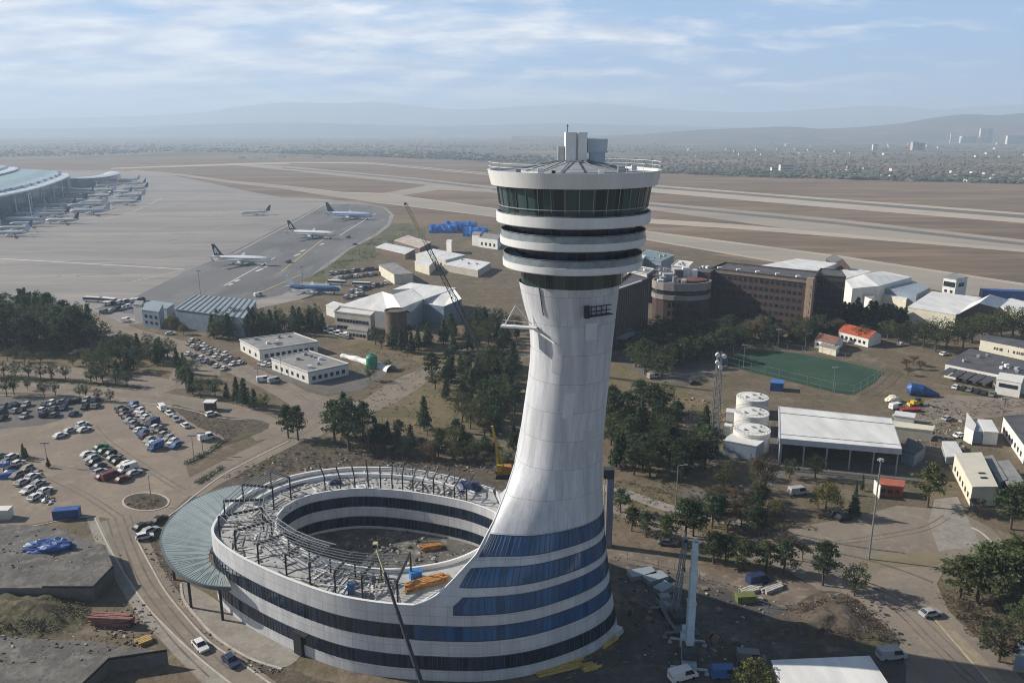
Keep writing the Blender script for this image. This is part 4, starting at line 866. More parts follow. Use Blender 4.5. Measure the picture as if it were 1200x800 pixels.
block('annex', 'low beige annex at the foot of the two storey office', 'building', [(407, 386), (430, 389), (432, 384), (410, 381)], 4, M_BEIGE, M_GROOF, wins=((0, 1, 1.2, 1, 5, 1.3, 1.3, 3),))
block('gatehouse', 'small pale flat roofed building at the left corner of the white hall', 'building', [(382, 358), (394, 362), (404, 357), (391, 353.5)], 5, M_WALL, M_WROOF)
q = P(465, 402); t = thing('silo', 'round rust brown silo among pines in front of the white hall', 'silo', (q.x, q.y, 0)); mb = MB(); mb.lathe([(4.9, 0), (4.9, 15.5), (4.6, 15.5), (4.6, 15.0), (.01, 15.3)], (q.x, q.y, 0), 36); add('body', mb, M_RUST, t, recalc=False)
mb = MB(); mb.lathe([(5.0, 14.6), (5.05, 15.6), (4.8, 15.6)], (q.x, q.y, 0), 36); add('rim', mb, mat('rust_rim', (.09, .065, .05), .8, .2), t)
t, w = block('site_office', 'long white single storey building with dark patched roof, behind the other', 'building', [(281, 399), (304, 411), (372, 401), (344, 391)], 4.6, M_WALL, M_GROOF, parapet=.35, wins=((1, 2, 1.2, 1, 9, 1.5, 1.6, 3), (0, 1, 1.2, 1, 3, 1.5, 1.5, 3)), units=7, seed=3)
block('site_office', 'white flat roofed building with grey roof and shaded yard in front', 'building', [(318, 421), (361, 437), (408, 427), (362, 412)], 4.4, M_WALL, M_GROOF, parapet=.3, wins=((1, 2, 1.2, 1, 6, 1.4, 1.5, 3), (0, 1, 1.2, 1, 6, 1.4, 1.4, 3)), units=8, seed=4)
q = P(436, 431); t = thing('water_tank', 'bright green round tank beside the long white tarpaulin tent', 'tank', (q.x, q.y, 0)); mb = MB(); mb.lathe([(2.3, 0), (2.3, 4.6), (1.9, 5.3), (.8, 5.7), (.01, 5.75)], (q.x, q.y, 0), 24); add('body', mb, mat('tank_green', (.02, .23, .13), .45, .15), t, recalc=False); mb = MB(); mb.lathe([(.6, 5.6), (.6, 6.1), (.01, 6.15)], (q.x, q.y, 0), 12); add('lid', mb, mat('tank_green_dark', (.02, .15, .09), .5, .1), t)
mb = MB(); A_ = [P(401, 417), P(430, 425), P(459, 435)]; 
t = thing('tunnel_tent', 'long low white tarpaulin tunnel running past the green tank', 'tent', (A_[1].x, A_[1].y, 0)); cv = catmull(A_, 8); vs = []; fs = []
for i, p in enumerate(cv):
    d = (cv[min(i + 1, len(cv) - 1)] - cv[max(i - 1, 0)]).normalized(); nn = Vector((-d.y, d.x, 0)); k = .7 + .8 * i / len(cv) + .15 * math.sin(i * 1.7)
    for s in range(7): a = math.pi * s / 6; vs.append(p + nn * math.cos(a) * 1.7 * k + Vector((0, 0, math.sin(a) * 1.6 * k)))
for i in range(len(cv) - 1):
    for s in range(6): fs.append((i * 7 + s, (i + 1) * 7 + s, (i + 1) * 7 + s + 1, i * 7 + s + 1))
mb.add(vs, fs); add('cover', mb, M_WROOF, t)
# cluster behind, by the blue roofs
for i, (x, y, r, L_) in enumerate(((520, 272, 8, 26), (540, 270, 9, 30), (557, 276, 8, 22))):
    q = P(x, y); t = thing('blue_shelter', ['crumpled blue fabric shelter, the one nearest the leaning crane', 'largest blue fabric shelter in the middle of the blue roofs', 'blue fabric shelter nearest the tower head'][i], 'shelter', (q.x, q.y, 0)); mb = MB(); vs = []; fs = []
    for k in range(13):
        for s in range(9):
            a = math.pi * s / 8; n_ = 1 + .16 * noise.noise(Vector((k * .6, s * .7, i * 5))); vs.append(Vector((q.x + (k / 12 - .5) * L_, q.y + math.cos(a) * r * n_, math.sin(a) * r * .95 * n_)))
    for k in range(12):
        for s in range(8): fs.append((k * 9 + s, (k + 1) * 9 + s, (k + 1) * 9 + s + 1, k * 9 + s + 1))
    mb.add(vs, fs); add('cover', mb, mat('blue_fabric', (.02, .13, .42), .5, .45, .15), t); mb = MB(); mb.box((q.x, q.y, 1), (L_ * .96, r * 1.8, 2)); add('base', mb, M_GREY, t)
block('container_office', 'pale box building with white roof left of the blue shelters', 'building', [(440, 290), (475, 298), (486, 292), (452, 285)], 4, M_RUST, M_WROOF)
block('container_office', 'red brown row building with pale roof stripes behind the curved wall', 'building', [(462, 282), (492, 291), (505, 284), (478, 276)], 4, M_RUST, mat('striped_roof', (.50, .42, .36), .7, .4, .25))
block('warehouse', 'white walled warehouse with sloping top by the leaning crane', 'warehouse', [(487, 298), (522, 305), (545, 299), (508, 292)], 6, M_CREAM, M_WROOF, wins=((0, 1, 2, 1, 5, 1.8, 1.6, 3),))
block('tall_shed', 'tall narrow pale shed between the crane boom and the tower', 'shed', [(553, 275), (562, 276), (564, 272), (555, 271.5)], 9, M_WALL, M_GROOF)
block('tall_shed', 'pale double shed with grey roof just left of the tower head', 'shed', [(561, 278), (583, 281), (588, 276), (568, 273)], 8, M_WALL, M_GROOF, wins=((0, 1, 2, 1, 4, 2, 2.4, 3),))
block('kiosk', 'slim white pillar like hut beside the leaning crane boom', 'hut', [(523, 283), (529, 284), (530, 281.5), (524.5, 281)], 9, M_WALL, M_WROOF)
block('storehouse', 'grey flat roofed storehouse with white canopy beneath the blue shelters', 'building', [(520, 310), (560, 317), (575, 308), (538, 302)], 4.5, M_BEIGE, M_WROOF, units=4)
t, w = block('curved_wall_building', 'cream slanting walled building behind the bus park', 'building', [(444, 311), (462, 322), (484, 321), (462, 308)], 6, M_CREAM, M_GROOF)
block('white_bunker', 'cream building with rounded pale wall left of the leaning crane', 'building', [(486, 307), (503, 312), (510, 305), (494, 301)], 6, M_CREAM, M_WROOF)
# --- hotel group right of the tower
t, w = block('apartment_block', 'tall dark brown ribbed block partly hidden right behind the tower stem', 'apartment block', [(700, 352), (722, 341.5), (760, 328.5), (738, 322)], 26, M_BROWN2, M_DROOF, parapet=.8)
mb = MB(); a, b = w[1].copy(), w[2].copy(); nn = Vector(((b - a).y, -(b - a).x, 0)).normalized()
for k in range(15):
    p = a.lerp(b, (k + .5) / 15) + nn * .3; mb.box((p.x, p.y, 13.5), (.9, 1.0, 23), math.atan2(nn.y, nn.x))
add('facade_rib', mb, mat('brown_rib', (.12, .082, .07), .8, .15), t); a.z = b.z = 0; windows(t, a, b, 4, 6, 14, 1.3, 2.2, 3.5)
mb = MB(); p = a.lerp(b, .2) + nn * 2.5; mb.bar((a + nn * 2.5).to_tuple()[:2] + (5,), (a.lerp(b, .5) + nn * 2.5).to_tuple()[:2] + (5,), 4, .5); add('porch_roof', mb, M_GREY, t)
mb = MB(); mb.bar((a.x + nn.x * .3, a.y + nn.y * .3, 27.1), (a.lerp(b, .75).x + nn.x * .3, a.lerp(b, .75).y + nn.y * .3, 27.1), .8, .5); add('cornice', mb, M_WROOF, t)
# round building
q = Vector((84.5, 398.0, 0)); t = thing('rotunda', 'round building with pale floor bands between the two brown blocks', 'building', (q.x, q.y, 0)); rad = 14.2
prof = [((rad, 0), (rad, 13.6), M_BROWN), ((rad + .6, 13.6), (rad + .6, 15.8), mat('band_grey', (.25, .222, .20), .7, .12)), ((rad - .3, 15.8), (rad - .3, 18.2), M_WIN), ((rad + .6, 18.2), (rad + .6, 22.0), mat('band_grey', (.25, .222, .20)))]
for nm, (a, b, m) in zip(('lower_wall', 'floor_band', 'window_band', 'upper_band'), prof):
    mb = MB(); mb.lathe([(a[0] - 1, a[1]), a, b, (b[0] - 1, b[1])], (q.x, q.y, 0), 16, sy=.75); add(nm, mb, m, t, recalc=False)
mb = MB(); mb.lathe([(rad - .2, 21.2), (.01, 21.3)], (q.x, q.y, 0), 16, sy=.75); rf = add('roof', mb, M_DROOF, t)
mb = MB(); mb.lathe([(8, 21.3), (8, 22.4), (.01, 23.6)], (q.x + 5, q.y, 0), 12, sy=.7); add('roof_terrace', mb, mat('terrace_red', (.16, .08, .06), .8, .3), rf)
for (dx, dy, s, h) in ((-9, 2, 3, 2), (-4, -3, 2, 3), (-1, 4, 4, 5), (3, 6, 3.4, 6), (7, 5, 3, 5), (-11, -2, 3, 1.2), (-6, 5, 5, 3), (0, -4, 2.5, 1.6)):
    mb = MB(); mb.box((q.x + dx, q.y + dy, 21.3 + h / 2), (s, s, h)); add('roof_unit', mb, rnd.choice([M_WROOF, M_GREY, M_GREY, M_DROOF]), rf)
for z_ in (2, 6, 10): windows(t, q + Vector((-10, -10.3, 0)), q + Vector((10, -10.3, 0)), z_, 1, 8, 1.6, 2.4, 4)
for l, px, h, wm, rm, u in (('grey green glazed hall roof behind the round building', [(742, 302), (775, 307), (790, 300), (756, 293)], 14, M_BWALL, mat('green_glass_roof', (.15, .20, .19), .35, .25, .3), 3), ('pale box building between tower head and round building', [(735, 318), (758, 322), (766, 316), (744, 312)], 16, M_WALL, M_GROOF, 4), ('white rooftop block behind the round building', [(787, 312), (806, 314), (812, 308), (794, 306)], 18, M_WALL, M_WROOF, 3), ('dark low roof with white units behind the brown blocks', [(758, 322), (790, 327), (800, 318), (770, 312)], 15, M_BROWN2, M_DROOF, 9), ('grey building right behind the tower head rim', [(738, 305), (752, 306), (757, 300), (743, 298)], 15, M_GREY, M_WROOF, 2)): block('service_building', l, 'building', px, h, wm, rm, parapet=.4, units=u, seed=len(l))
block('rooftop_block', 'dark brown square block between the rotunda and the long hotel', 'building', [(812, 318), (832, 320), (840, 313), (820, 311)], 25, M_BROWN, M_DROOF, units=3)
t, w = block('hotel', 'long dark brown brick hotel with a grid of windows', 'hotel', [(834, 316), (950, 329), (962, 321), (850, 309)], 25, M_BROWN, M_DROOF, parapet=.7)
a, b = w[0].copy(), w[1].copy(); a.z = b.z = 0; windows(t, a, b, 2.6, 6, 16, 1.6, 1.7, 3.7)
mb = MB(); nn = Vector(((b - a).y, -(b - a).x, 0)).normalized(); mb.bar((a.x + nn.x * .25, a.y + nn.y * .25, 24.4), (b.x + nn.x * .25, b.y + nn.y * .25, 24.4), .5, 1.3); add('cornice', mb, mat('cornice_brown', (.17, .135, .11), .8, .2), t)
for k in range(5):
    p = a.lerp(b, (k + .5) / 5) + Vector((0, 3, 0)); mb = MB(); mb.box((p.x, p.y, 25.9), (2, 1.6, 1.2)); add('roof_unit', mb, M_WROOF, t)
p = b + nn * 1.2; mb = MB(); mb.box((p.x + .5, p.y, 13.2), (3.2, 3.2, 26.8), math.atan2((b - a).y, (b - a).x)); st = add('stair_tower', mb, mat('tan_brick', (.30, .215, .155), .85, .2, .6), t)
windows(st, p + Vector((-1.1, -1.72, 0)) , p + Vector((2.1, -1.72, 0)), 2, 6, 1, .9, 1.8, 3.9)
t, w = block('hotel_wing', 'angled dark brown wing with vertical slit windows beyond the tan stair tower', 'hotel', [(957, 323), (991, 326), (985, 318), (962, 316)], 25, M_BROWN2, M_DROOF, parapet=.5, wins=((0, 1, 2, 6, 9, .8, 2.6, 3.7),))
# halls along the taxiway
t, w = block('hangar', 'white sloping roof hangar behind the long brown hotel', 'hangar', [(887, 312.5), (957, 317.5), (981, 309), (934, 303.5)], 15, M_WALL, M_WROOF)
gable('hangar', 'dark gabled hangar end peeking up behind the hotel wing', 'hangar', [(977, 309), (996, 313.5), (986, 307.5)], 14, 18, M_BROWN, M_DROOF, along=1)
block('hangar', 'white flat roofed hall left of the largest white hall', 'hangar', [(968, 319.5), (990, 327), (1021, 318.5), (995, 314.5)], 12, M_WALL, M_WROOF)
facets('hangar', 'largest white roofed hall with yellowish front wall, near the small white control tower', 'hangar', [(991, 328, 12), (999, 338, 10), (1030, 335, 11.5), (1069, 324.5, 12), (1034, 317.5, 12), (1012, 321, 15)], [(0, 1, 2, 5), (5, 2, 3, 4)], [0, 1, 2, 3, 4, 5], M_WALL, M_WROOF)
block('hall_annex', 'blue grey annex joined to the right of the largest white hall', 'building', [(1030, 337), (1074, 345), (1090, 337), (1062, 327)], 9, M_BWALL, M_BROOF)
block('hall_annex', 'yellowish low front building of the largest white hall', 'building', [(1022, 343), (1062, 351), (1068, 345), (1030, 338)], 6, M_CREAM, M_WROOF)
block('lean_to', 'grey roofed lean-to at the left foot of the largest white hall', 'building', [(1000, 341), (1022, 351), (1030, 344), (1012, 337)], 6, M_WALL, M_GROOF)
block('warehouse', 'white pitched warehouse roof in front of the small white control tower', 'warehouse', [(1064, 360), (1120, 369), (1150, 349), (1092, 342)], 8, M_CREAM, M_WROOF)
gable('warehouse', 'white roofed warehouse with dark brown gable above the round trees', 'warehouse', [(1122, 369), (1169, 361), (1182, 352), (1136, 357)], 8, 12, M_BROWN2, M_WROOF, along=1)
block('warehouse', 'pale roofed warehouse near the right edge with blue container behind', 'warehouse', [(1160, 357), (1210, 370), (1235, 362), (1185, 350)], 8, M_CREAM, M_WROOF)
q = P(1178, 352); mb = MB(); mb.box((q.x, q.y, 3), (26, 6, 6), -.25); tag(add('blue_container', mb, M_BLUE), 'blue covered container row behind the pale warehouse at the right edge', 'container')
t, w = block('old_control_tower', 'small white old control building with dark slanted window strip', 'control building', [(1106, 325), (1121, 327.5), (1134, 325), (1118, 320)], 13, M_WALL, M_GROOF, over=.5)
a, b = w[0].copy(), w[1].copy(); a.z = b.z = 0; windows(t, a, b, 8.3, 1, 1, (b - a).length * .9, 2.8, 3, margin=0.0); windows(t, a, b, 2.0, 2, 2, 1.5, 1.4, 3); c_, d_2 = w[1].copy(), w[2].copy(); windows(t, c_, d_2, 8.4, 1, 1, (d_2 - c_).length * .5, 2.2, 3)
gable('house', 'red tiled gable house among trees below the hotel wing', 'house', [(983, 388), (1018, 397), (1033, 392), (998, 383)], 4, 6.4, M_WALL, M_RED, wins=((0, 1, 1.2, 1, 6, 1.2, 1.3, 3),))
gable('house', 'small brown tiled cottage left of the red tiled house', 'house', [(955, 398), (978, 404), (988, 397), (966, 392)], 3.4, 5.2, M_WALL, mat('brown_tile', (.20, .10, .07), .8, .25), wins=((0, 1, 1.1, 1, 4, 1, 1.2, 3),))
block('hut', 'low cream hut in front of the small brown tiled cottage', 'hut', [(960, 405), (980, 410), (984, 406), (965, 401)], 2.8, M_CREAM, M_GROOF)
# depot at the right edge
t, w = block('depot', 'long white bay building with dark blue grey roof and slanted dark awnings', 'depot', [(1108, 426), (1212, 447), (1222, 428), (1137, 409)], 5.5, M_WALL, M_DROOF, units=9, seed=9)
a, b = w[0].copy(), w[1].copy(); a.z = b.z = 0; nn = Vector(((b - a).y, -(b - a).x, 0)).normalized()
for k in range(5):
    p = a.lerp(b, .10 + k * .115); q = p + nn * 5.5 + (b - a).normalized() * -1.5; mb = MB(); d = (b - a).normalized() * 1.5
    mb.add([p - d + Vector((0, 0, 4.2)), p + d + Vector((0, 0, 4.2)), q + d + Vector((0, 0, 2.4)), q - d + Vector((0, 0, 2.4)), p - d + Vector((0, 0, 4.35)), p + d + Vector((0, 0, 4.35)), q + d + Vector((0, 0, 2.55)), q - d + Vector((0, 0, 2.55))], [(0, 1, 2, 3), (4, 5, 6, 7), (0, 1, 5, 4), (1, 2, 6, 5), (2, 3, 7, 6), (3, 0, 4, 7)])
    add('awning', mb, mat('awning_dark', (.06, .06, .07), .6, .2), t)
    mb = MB(); pp = p + nn * .1 + (b - a).normalized() * 2.6; mb.box((pp.x, pp.y, 2), (2.4, .15, 4), math.atan2((b - a).y, (b - a).x)); add('bay_door', mb, M_DARK, t)
block('depot_office', 'white box office with one wide dark window at the end of the depot', 'office', [(1168, 444), (1197, 449), (1200, 441), (1172, 437)], 5.6, M_WALL, M_WALL, wins=((0, 1, 3.0, 1, 1, 6.0, 1.4, 3),))
t, w = block('annex_hall', 'white walled hall with dark lettering above the depot roof', 'hall', [(1149, 398), (1230, 414), (1235, 405), (1156, 393)], 9, M_CREAM, M_DROOF)
a, b = w[0].copy(), w[1].copy(); nn = Vector(((b - a).y, -(b - a).x, 0)).normalized(); dd = (b - a).normalized(); x = 6.0
mb = MB()
for word in ((.9, .9, .5, .9), (.35,), (1.1, .6, .6, .5, .7)):
    for lw in word:
        p = a + dd * x + nn * .05; mb.box((p.x, p.y, 6.6), (lw * .75, .1, 1.1), math.atan2(dd.y, dd.x)); x += lw + .15
    x += 1.6
add('lettering', mb, mat('letter_dark', (.06, .06, .07), .7, 0), t)
# tank farm and canopy
for i, (x, y) in enumerate(((882, 464.5), (881, 482.5), (881, 502.5))):
    q = P(x, y, 6.2); r = (5.3, 5.4, 5.5)[i]; zt = 6.0; t = thing('storage_tank', ['white storage tank, rearmost of three', 'white storage tank, middle of three', 'white storage tank, nearest of three behind the grey shed'][i], 'tank', (q.x, q.y, 0), 0, 'white storage tanks')
    mb = MB(); mb.lathe([(r, 0), (r, zt), (r + .1, zt), (r + .1, zt + .2), (r - .1, zt + .2), (r * .5, zt + .5), (.01, zt + .65)], (q.x, q.y, 0), 40); o = add('shell', mb, M_WALL, t, recalc=False); o.data.set_sharp_from_angle(angle=R(30))
    mb = MB()
    for k in range(28):
        a, b = 2 * math.pi * k / 28, 2 * math.pi * (k + 1) / 28; mb.bar((q.x + r * math.cos(a), q.y + r * math.sin(a), zt + 1.1), (q.x + r * math.cos(b), q.y + r * math.sin(b), zt + 1.1), .07); mb.bar((q.x + r * math.cos(a), q.y + r * math.sin(a), zt + .2), (q.x + r * math.cos(a), q.y + r * math.sin(a), zt + 1.1), .05)
    add('railing', mb, M_PURLIN, t); mb = MB()
    for k in range(5): mb.lathe([(r + .03, .9 + k * 1.1), (r + .03, 1.0 + k * 1.1)], (q.x, q.y, 0), 40)
    add('weld_seam', mb, mat('seam_grey', (.5, .49, .46), .6, .1), t)
    for dx, dy, s in ((.5, .4, .6), (-2.5, -1.5, .5), (1.5, -2.6, .5), (3, 1, .4)):
        mb = MB(); mb.lathe([(s, zt + .3), (s, zt + .9), (.01, zt + .95)], (q.x + dx, q.y + dy, 0), 12); add('hatch', mb, M_GREY, t)
block('shed', 'low grey blue shed with white roof in front of the white storage tanks', 'shed', [(848, 516), (886, 523), (896, 516), (858, 509)], 4.6, M_BWALL, M_WROOF)
block('pump_hut', 'small white hut left of the middle storage tank', 'hut', [(851, 483), (860, 484), (861, 480), (852, 479)], 3, M_WALL, M_WROOF); block('pump_hut', 'small white hut left of the nearest storage tank', 'hut', [(848, 500), (856, 502), (858, 498), (850, 496.5)], 3, M_WALL, M_WROOF)
px = [(914, 513.5), (1056.5, 526), (1044.5, 490), (913, 476)]; w = [P(x, y, 8.2) for x, y in px]; c = sum(w, Vector()) / 4; t = thing('open_warehouse', 'large open sided shed with flat white roof beside the white tanks', 'warehouse', (c.x, c.y, 0))
mb = MB(); mb.prism([(v.x, v.y) for v in ccw(w)], 7.9, 8.2); rf = add('roof', mb, M_WROOF, t); mb = MB()
for i in range(4): a, b = w[i], w[(i + 1) % 4]; mb.bar((a.x, a.y, 7.45), (b.x, b.y, 7.45), .3, 1.7)
add('fascia', mb, mat('fascia_grey', (.42, .44, .47), .6, .1), rf); mb = MB()
for k in (1 / 3,): a, b = w[0].lerp(w[3], .78), w[1].lerp(w[2], .78); mb.bar((a.x, a.y, 8.3), (b.x, b.y, 8.3), .25, .2); a, b = w[0].lerp(w[3], .12), w[1].lerp(w[2], .12); mb.bar((a.x, a.y, 8.3), (b.x, b.y, 8.3), .2, .12)
add('roof_rib', mb, M_GREY, rf)
for k in range(6):
    for (a, b) in ((w[0], w[1]), (w[3], w[2])):
        p = a.lerp(b, .02 + .96 * k / 5) + (c - a.lerp(b, .5)).normalized() * .5; mb = MB(); mb.box((p.x, p.y, 3.3), (.35, .35, 6.6)); add('column', mb, M_GREY, t)
mb = MB(); a, b = w[3], w[2]; mb.bar((a.x, a.y - .6, 3.2), (b.x, b.y - .6, 3.2), .2, 6.4); add('back_wall', mb, M_DARK, t); mb = MB(); a, b = w[0], w[3]; mb.bar((a.x + .3, a.y, 3.2), (b.x + .3, b.y, 3.2), .2, 6.4); add('side_wall', mb, M_GREY, t)
block('workshop', 'cream flat roofed workshop with two dark skylights, at the right', 'workshop', [(1119, 532), (1139.5, 571), (1169, 570.5), (1150, 531)], 5.2, M_CREAM, mat('cream_roof', (.58, .54, .45), .6, .08, .3), wins=((0, 1, 1.3, 1, 6, 1.2, 1.3, 3),))
for k, (x, y) in enumerate(((1150.5, 554.5), (1153, 560))):
    q = P(x, y, 5.5); mb = MB(); mb.box((q.x, q.y, 5.6), (1.7, .7, .25)); tag(add('skylight', mb, M_DARK), ['dark skylight on the cream workshop roof, farther one', 'dark skylight on the cream workshop roof, nearer one'][k], 'skylight')
block('lean_to', 'grey sloping lean-to on the right of the cream workshop', 'building', [(1153, 536), (1171, 565), (1180, 562), (1163, 534)], 3.6, M_GREY, M_GROOF); block('lean_to', 'long low grey roof beyond the cream workshop lean-to', 'building', [(1164, 542), (1182, 572), (1204, 570), (1182, 540)], 3.4, M_DARK, M_GROOF)
block('warehouse', 'long white walled building with dark flat roof cut by the right edge', 'warehouse', [(1176, 488), (1202, 524), (1240, 520), (1210, 486)], 5.2, M_WALL, M_DROOF, wins=((0, 1, 1.2, 1, 7, 1.3, 1.5, 3),))
block('workshop', 'low shed with light blue front and white roof panels left of the dark roofed building', 'shed', [(1138, 505), (1162, 507), (1166, 498), (1140, 494)], 3.8, M_BWALL, M_BROOF); block('roof_panel_shed', 'white roofed lean-to right of the light blue fronted shed', 'shed', [(1153, 506), (1170, 507), (1162, 493), (1146, 492)], 4.0, M_WALL, M_WROOF)
block('screen_wall', 'narrow white end wall left of the light blue fronted shed', 'wall', [(1131, 500), (1141, 506), (1143, 498), (1133, 484)], 4.4, M_WALL, M_WALL)
block('sheet_stack', 'tilted stack of white roof sheets between sheds', 'building material', [(1104, 518), (1109, 536), (1129, 534), (1120, 518)], 2.0, M_GREY, M_WROOF)
block('shed', 'dark blue grey shed right of the large open sided shed', 'shed', [(1057, 528), (1072, 533), (1085, 523), (1064, 514)], 3.6, M_BWALL, M_DROOF)
block('wall_building', 'long thin pale roof behind the large open sided shed', 'shed', [(1045, 500), (1092, 505), (1095, 500), (1047, 494)], 3.4, M_CREAM, M_CREAM)
block('trailer_office', 'small white trailer office below the blue covered cone', 'trailer', [(1048, 487), (1071, 490), (1073, 485), (1050, 482)], 2.6, M_WALL, M_WROOF)
t, w = block('kiosk', 'small orange red kiosk with white frame beside the pine', 'kiosk', [(1030, 568), (1058, 571), (1060, 564), (1032, 561)], 3.0, mat('kiosk_red', (.34, .085, .045), .6, .2), mat('kiosk_roof', (.40, .12, .07), .6, .2), wins=((0, 1, 1.0, 1, 3, 1.1, 1.1, 3),))
mb = MB(); mb.box((w[0].x - .4, w[0].y, 1.8), (.25, 4, 3.6)); add('white_screen', mb, M_WALL, t)
t, w = block('site_hall', 'white flat roofed site hall cut by the bottom edge', 'hall', [(905, 775), (1018, 770), (1048, 815), (925, 822)], 6, M_WALL, M_WROOF)
block('cabin', 'dark blue grey cabin at the bottom right corner behind the round tree', 'cabin', [(1190, 768), (1240, 775), (1245, 755), (1196, 750)], 3, M_BWALL, M_BROOF)
block('kiosk', 'small blue booth on the dirt below the sports pitch', 'kiosk', [(903, 449), (918, 450), (919, 446), (905, 445)], 3, M_BLUE, mat('booth_roof', (.05, .17, .42), .5, .15))
# buried building at the lower left
M_SLAB = mat_layers('bitumen_slab', [((0.15, 0.14, 0.128), 0, 0, 0, 0), ((0.105, 0.10, 0.094), .12, .5, .08, (1, 1)), ((0.20, 0.185, 0.165), .3, .58, .06, (1, 1)), ((0.085, 0.08, 0.072), .9, .6, .06, (1, 1))], bump=.5)
t, w = block('buried_building', 'low flat grey roofed building with blue tarpaulin heap on top', 'building', [(-80, 690), (50, 690), (110, 690), (133, 666), (124, 640), (60, 618), (-80, 612)], 3.0, mat('slab_edge', (.13, .12, .11), .9, .2), M_SLAB, over=0)
a, b = w[2], w[3]; mb = MB(); mb.bar((a.x, a.y, 3.6), (b.x, b.y, 3.6), .15, .5); mb.bar((w[1].x, w[1].y, 3.55), (a.x, a.y, 3.55), .15, .4); add('edge_rail', mb, M_STEEL, t)
t, w = block('buried_building', 'low flat grey roofed building at the bottom left corner', 'building', [(-120, 840), (60, 840), (128, 775), (196, 765), (100, 752), (-60, 745), (-160, 745)], 2.4, mat('slab_edge', (.13, .12, .11)), M_SLAB, over=0)
mb = MB(); mb.bar((w[2].x, w[2].y, 3.0), (w[3].x, w[3].y, 3.0), .15, .5); mb.bar((w[1].x, w[1].y, 3.0), (w[2].x, w[2].y, 3.0), .15, .5); add('edge_rail', mb, M_STEEL, t)
q = P(58, 642, 3.3); blob('tarpaulin_heap', 'bright blue tarpaulin heap on the low grey roof', 'tarpaulin', (q.x, q.y, 3.25), (6.2, 2.6, 1.9), M_BLUE, 2, bumps=.35, sub=4)
for k in range(4):
    q = P(48 + k * 9, 634 - k % 2, 4.6); mb = MB(); mb.tube([(q.x, q.y + 1.2, 4.2), (q.x - .3, q.y, 5.1), (q.x - .5, q.y - 1.2, 4.5)], .16, 6); tag(add('pipe', mb, M_WHITE), ['leftmost', 'second', 'third', 'rightmost'][k] + ' of four white pipes on the blue tarpaulin heap', 'pipe')
q = P(79, 606); mb = MB(); mb.box((q.x, q.y, 1.2), (6, 2.4, 2.4), .2); mb.box((q.x, q.y, 2.45), (6.1, 2.5, .12), .2); tag(add('container', mb, M_BLUE), 'faded blue container at the kerb above the grey roof', 'container')
q = P(-1, 607); mb = MB(); mb.box((q.x, q.y, 1.3), (6, 2.6, 2.6), .1); mb.box((q.x, q.y, 2.66), (6.2, 2.8, .14), .1); tag(add('container', mb, M_WALL), 'white container cut by the left edge of the car park', 'container')
q = P(132, 732); timber_pile((q.x, q.y, 0.05), R(-5), 24, mat('red_lumber', (.23, .11, .085), .8, .3, 1), 'lumber_pile', 'reddish lumber rows stacked by the dark pit', L=8.5)
q = P(170, 752); timber_pile((q.x, q.y, 0.05), R(40), 8, mat('yellow_lumber', (.42, .28, .10), .8, .3, 1), 'lumber_pile', 'small yellow board pile beside the curved road', L=3)
# ------------------------------------------------------------------ passenger terminal
M_TERM = mat('terminal_glass', (0.03, 0.075, 0.12), 0.15, 0.3, 0.12, spec=0.6); M_TROOF = mat('terminal_roof', (0.30, 0.42, 0.42), 0.4, 0.12, 0.05, metal=.2); M_TWHITE = mat('terminal_white', (0.60, 0.66, 0.68), 0.45, 0.08, 0.1)
fr = catmull([P(-180, 268, 24), P(-80, 247, 24), P(0, 230, 24), P(40, 221.5, 24), P(65, 213.5, 24), P(80, 207, 24), P(79, 203.5, 24)], 6)
t = thing('terminal_building', 'large curved airport terminal with green blue glass roof at the left', 'terminal', (fr[12].x, fr[12].y, 0))
LD = Vector((-.92, -.38, 0)).normalized()
def terr(rows_, name, m, parent=t):
    mb = MB(); k = len(rows_); vs = []
    for p in fr:
        for off, z in rows_: vs.append(Vector((p.x, p.y, 0)) + LD * off + Vector((0, 0, z)))
    mb.add(vs, [(i * k + j, (i + 1) * k + j, (i + 1) * k + j + 1, i * k + j + 1) for i in range(len(fr) - 1) for j in range(k - 1)]); return add(name, mb, m, parent)
terr([(2.5, 0), (1.5, 23.0)], 'glass_wall', M_TERM)
rf = terr([(0, 22.6), (-.6, 23.4), (0, 24.6), (9, 25.6)], 'eaves_band', M_TWHITE)
terr([(9, 25.6), (13, 28.0), (22, 29.5)], 'clerestory', M_TERM, rf); terr([(12.5, 27.8), (40, 31.5), (70, 33)], 'roof', M_TROOF); terr([(70, 32.5), (68, 35), (72, 35.8), (80, 36)], 'roof_ridge_band', M_TWHITE); terr([(80, 36), (84, 38.5), (150, 41), (230, 38)], 'upper_roof', M_TROOF)
for k in range(2, len(fr) - 1, 3):
    p = fr[k] - LD * .2; mb = MB(); mb.tube([(p.x, p.y, 0), (p.x, p.y, 23)], .7, 8); add('column', mb, M_TWHITE, t)
for k in range(0, len(fr) - 1, 2):
    p = fr[k] + LD * 11.5; mb = MB(); mb.box((p.x, p.y, 27.6), (2.2, 5, 2.0)); add('roof_light', mb, M_WHITE, rf)
pier = catmull([P(80, 210, 14), P(100, 209.5, 14), P(122, 207.5, 14), P(137, 204.5, 14), P(141.5, 202, 14)], 6)
t2 = thing('terminal_pier', 'glazed terminal pier with curved pale roof beyond the main terminal', 'terminal pier', (pier[8].x, pier[8].y, 0)); mb, mw = MB(), MB(); vs = []; ws = []
for p in pier:
    for off, z in ((0, 14), (6, 15.5), (16, 16.3), (26, 14)): q = p + LD * off; vs.append(Vector((q.x, q.y, z)))
    for off, z in ((1, 0), (1, 14.1)): q = p + LD * off; ws.append(Vector((q.x, q.y, z)))
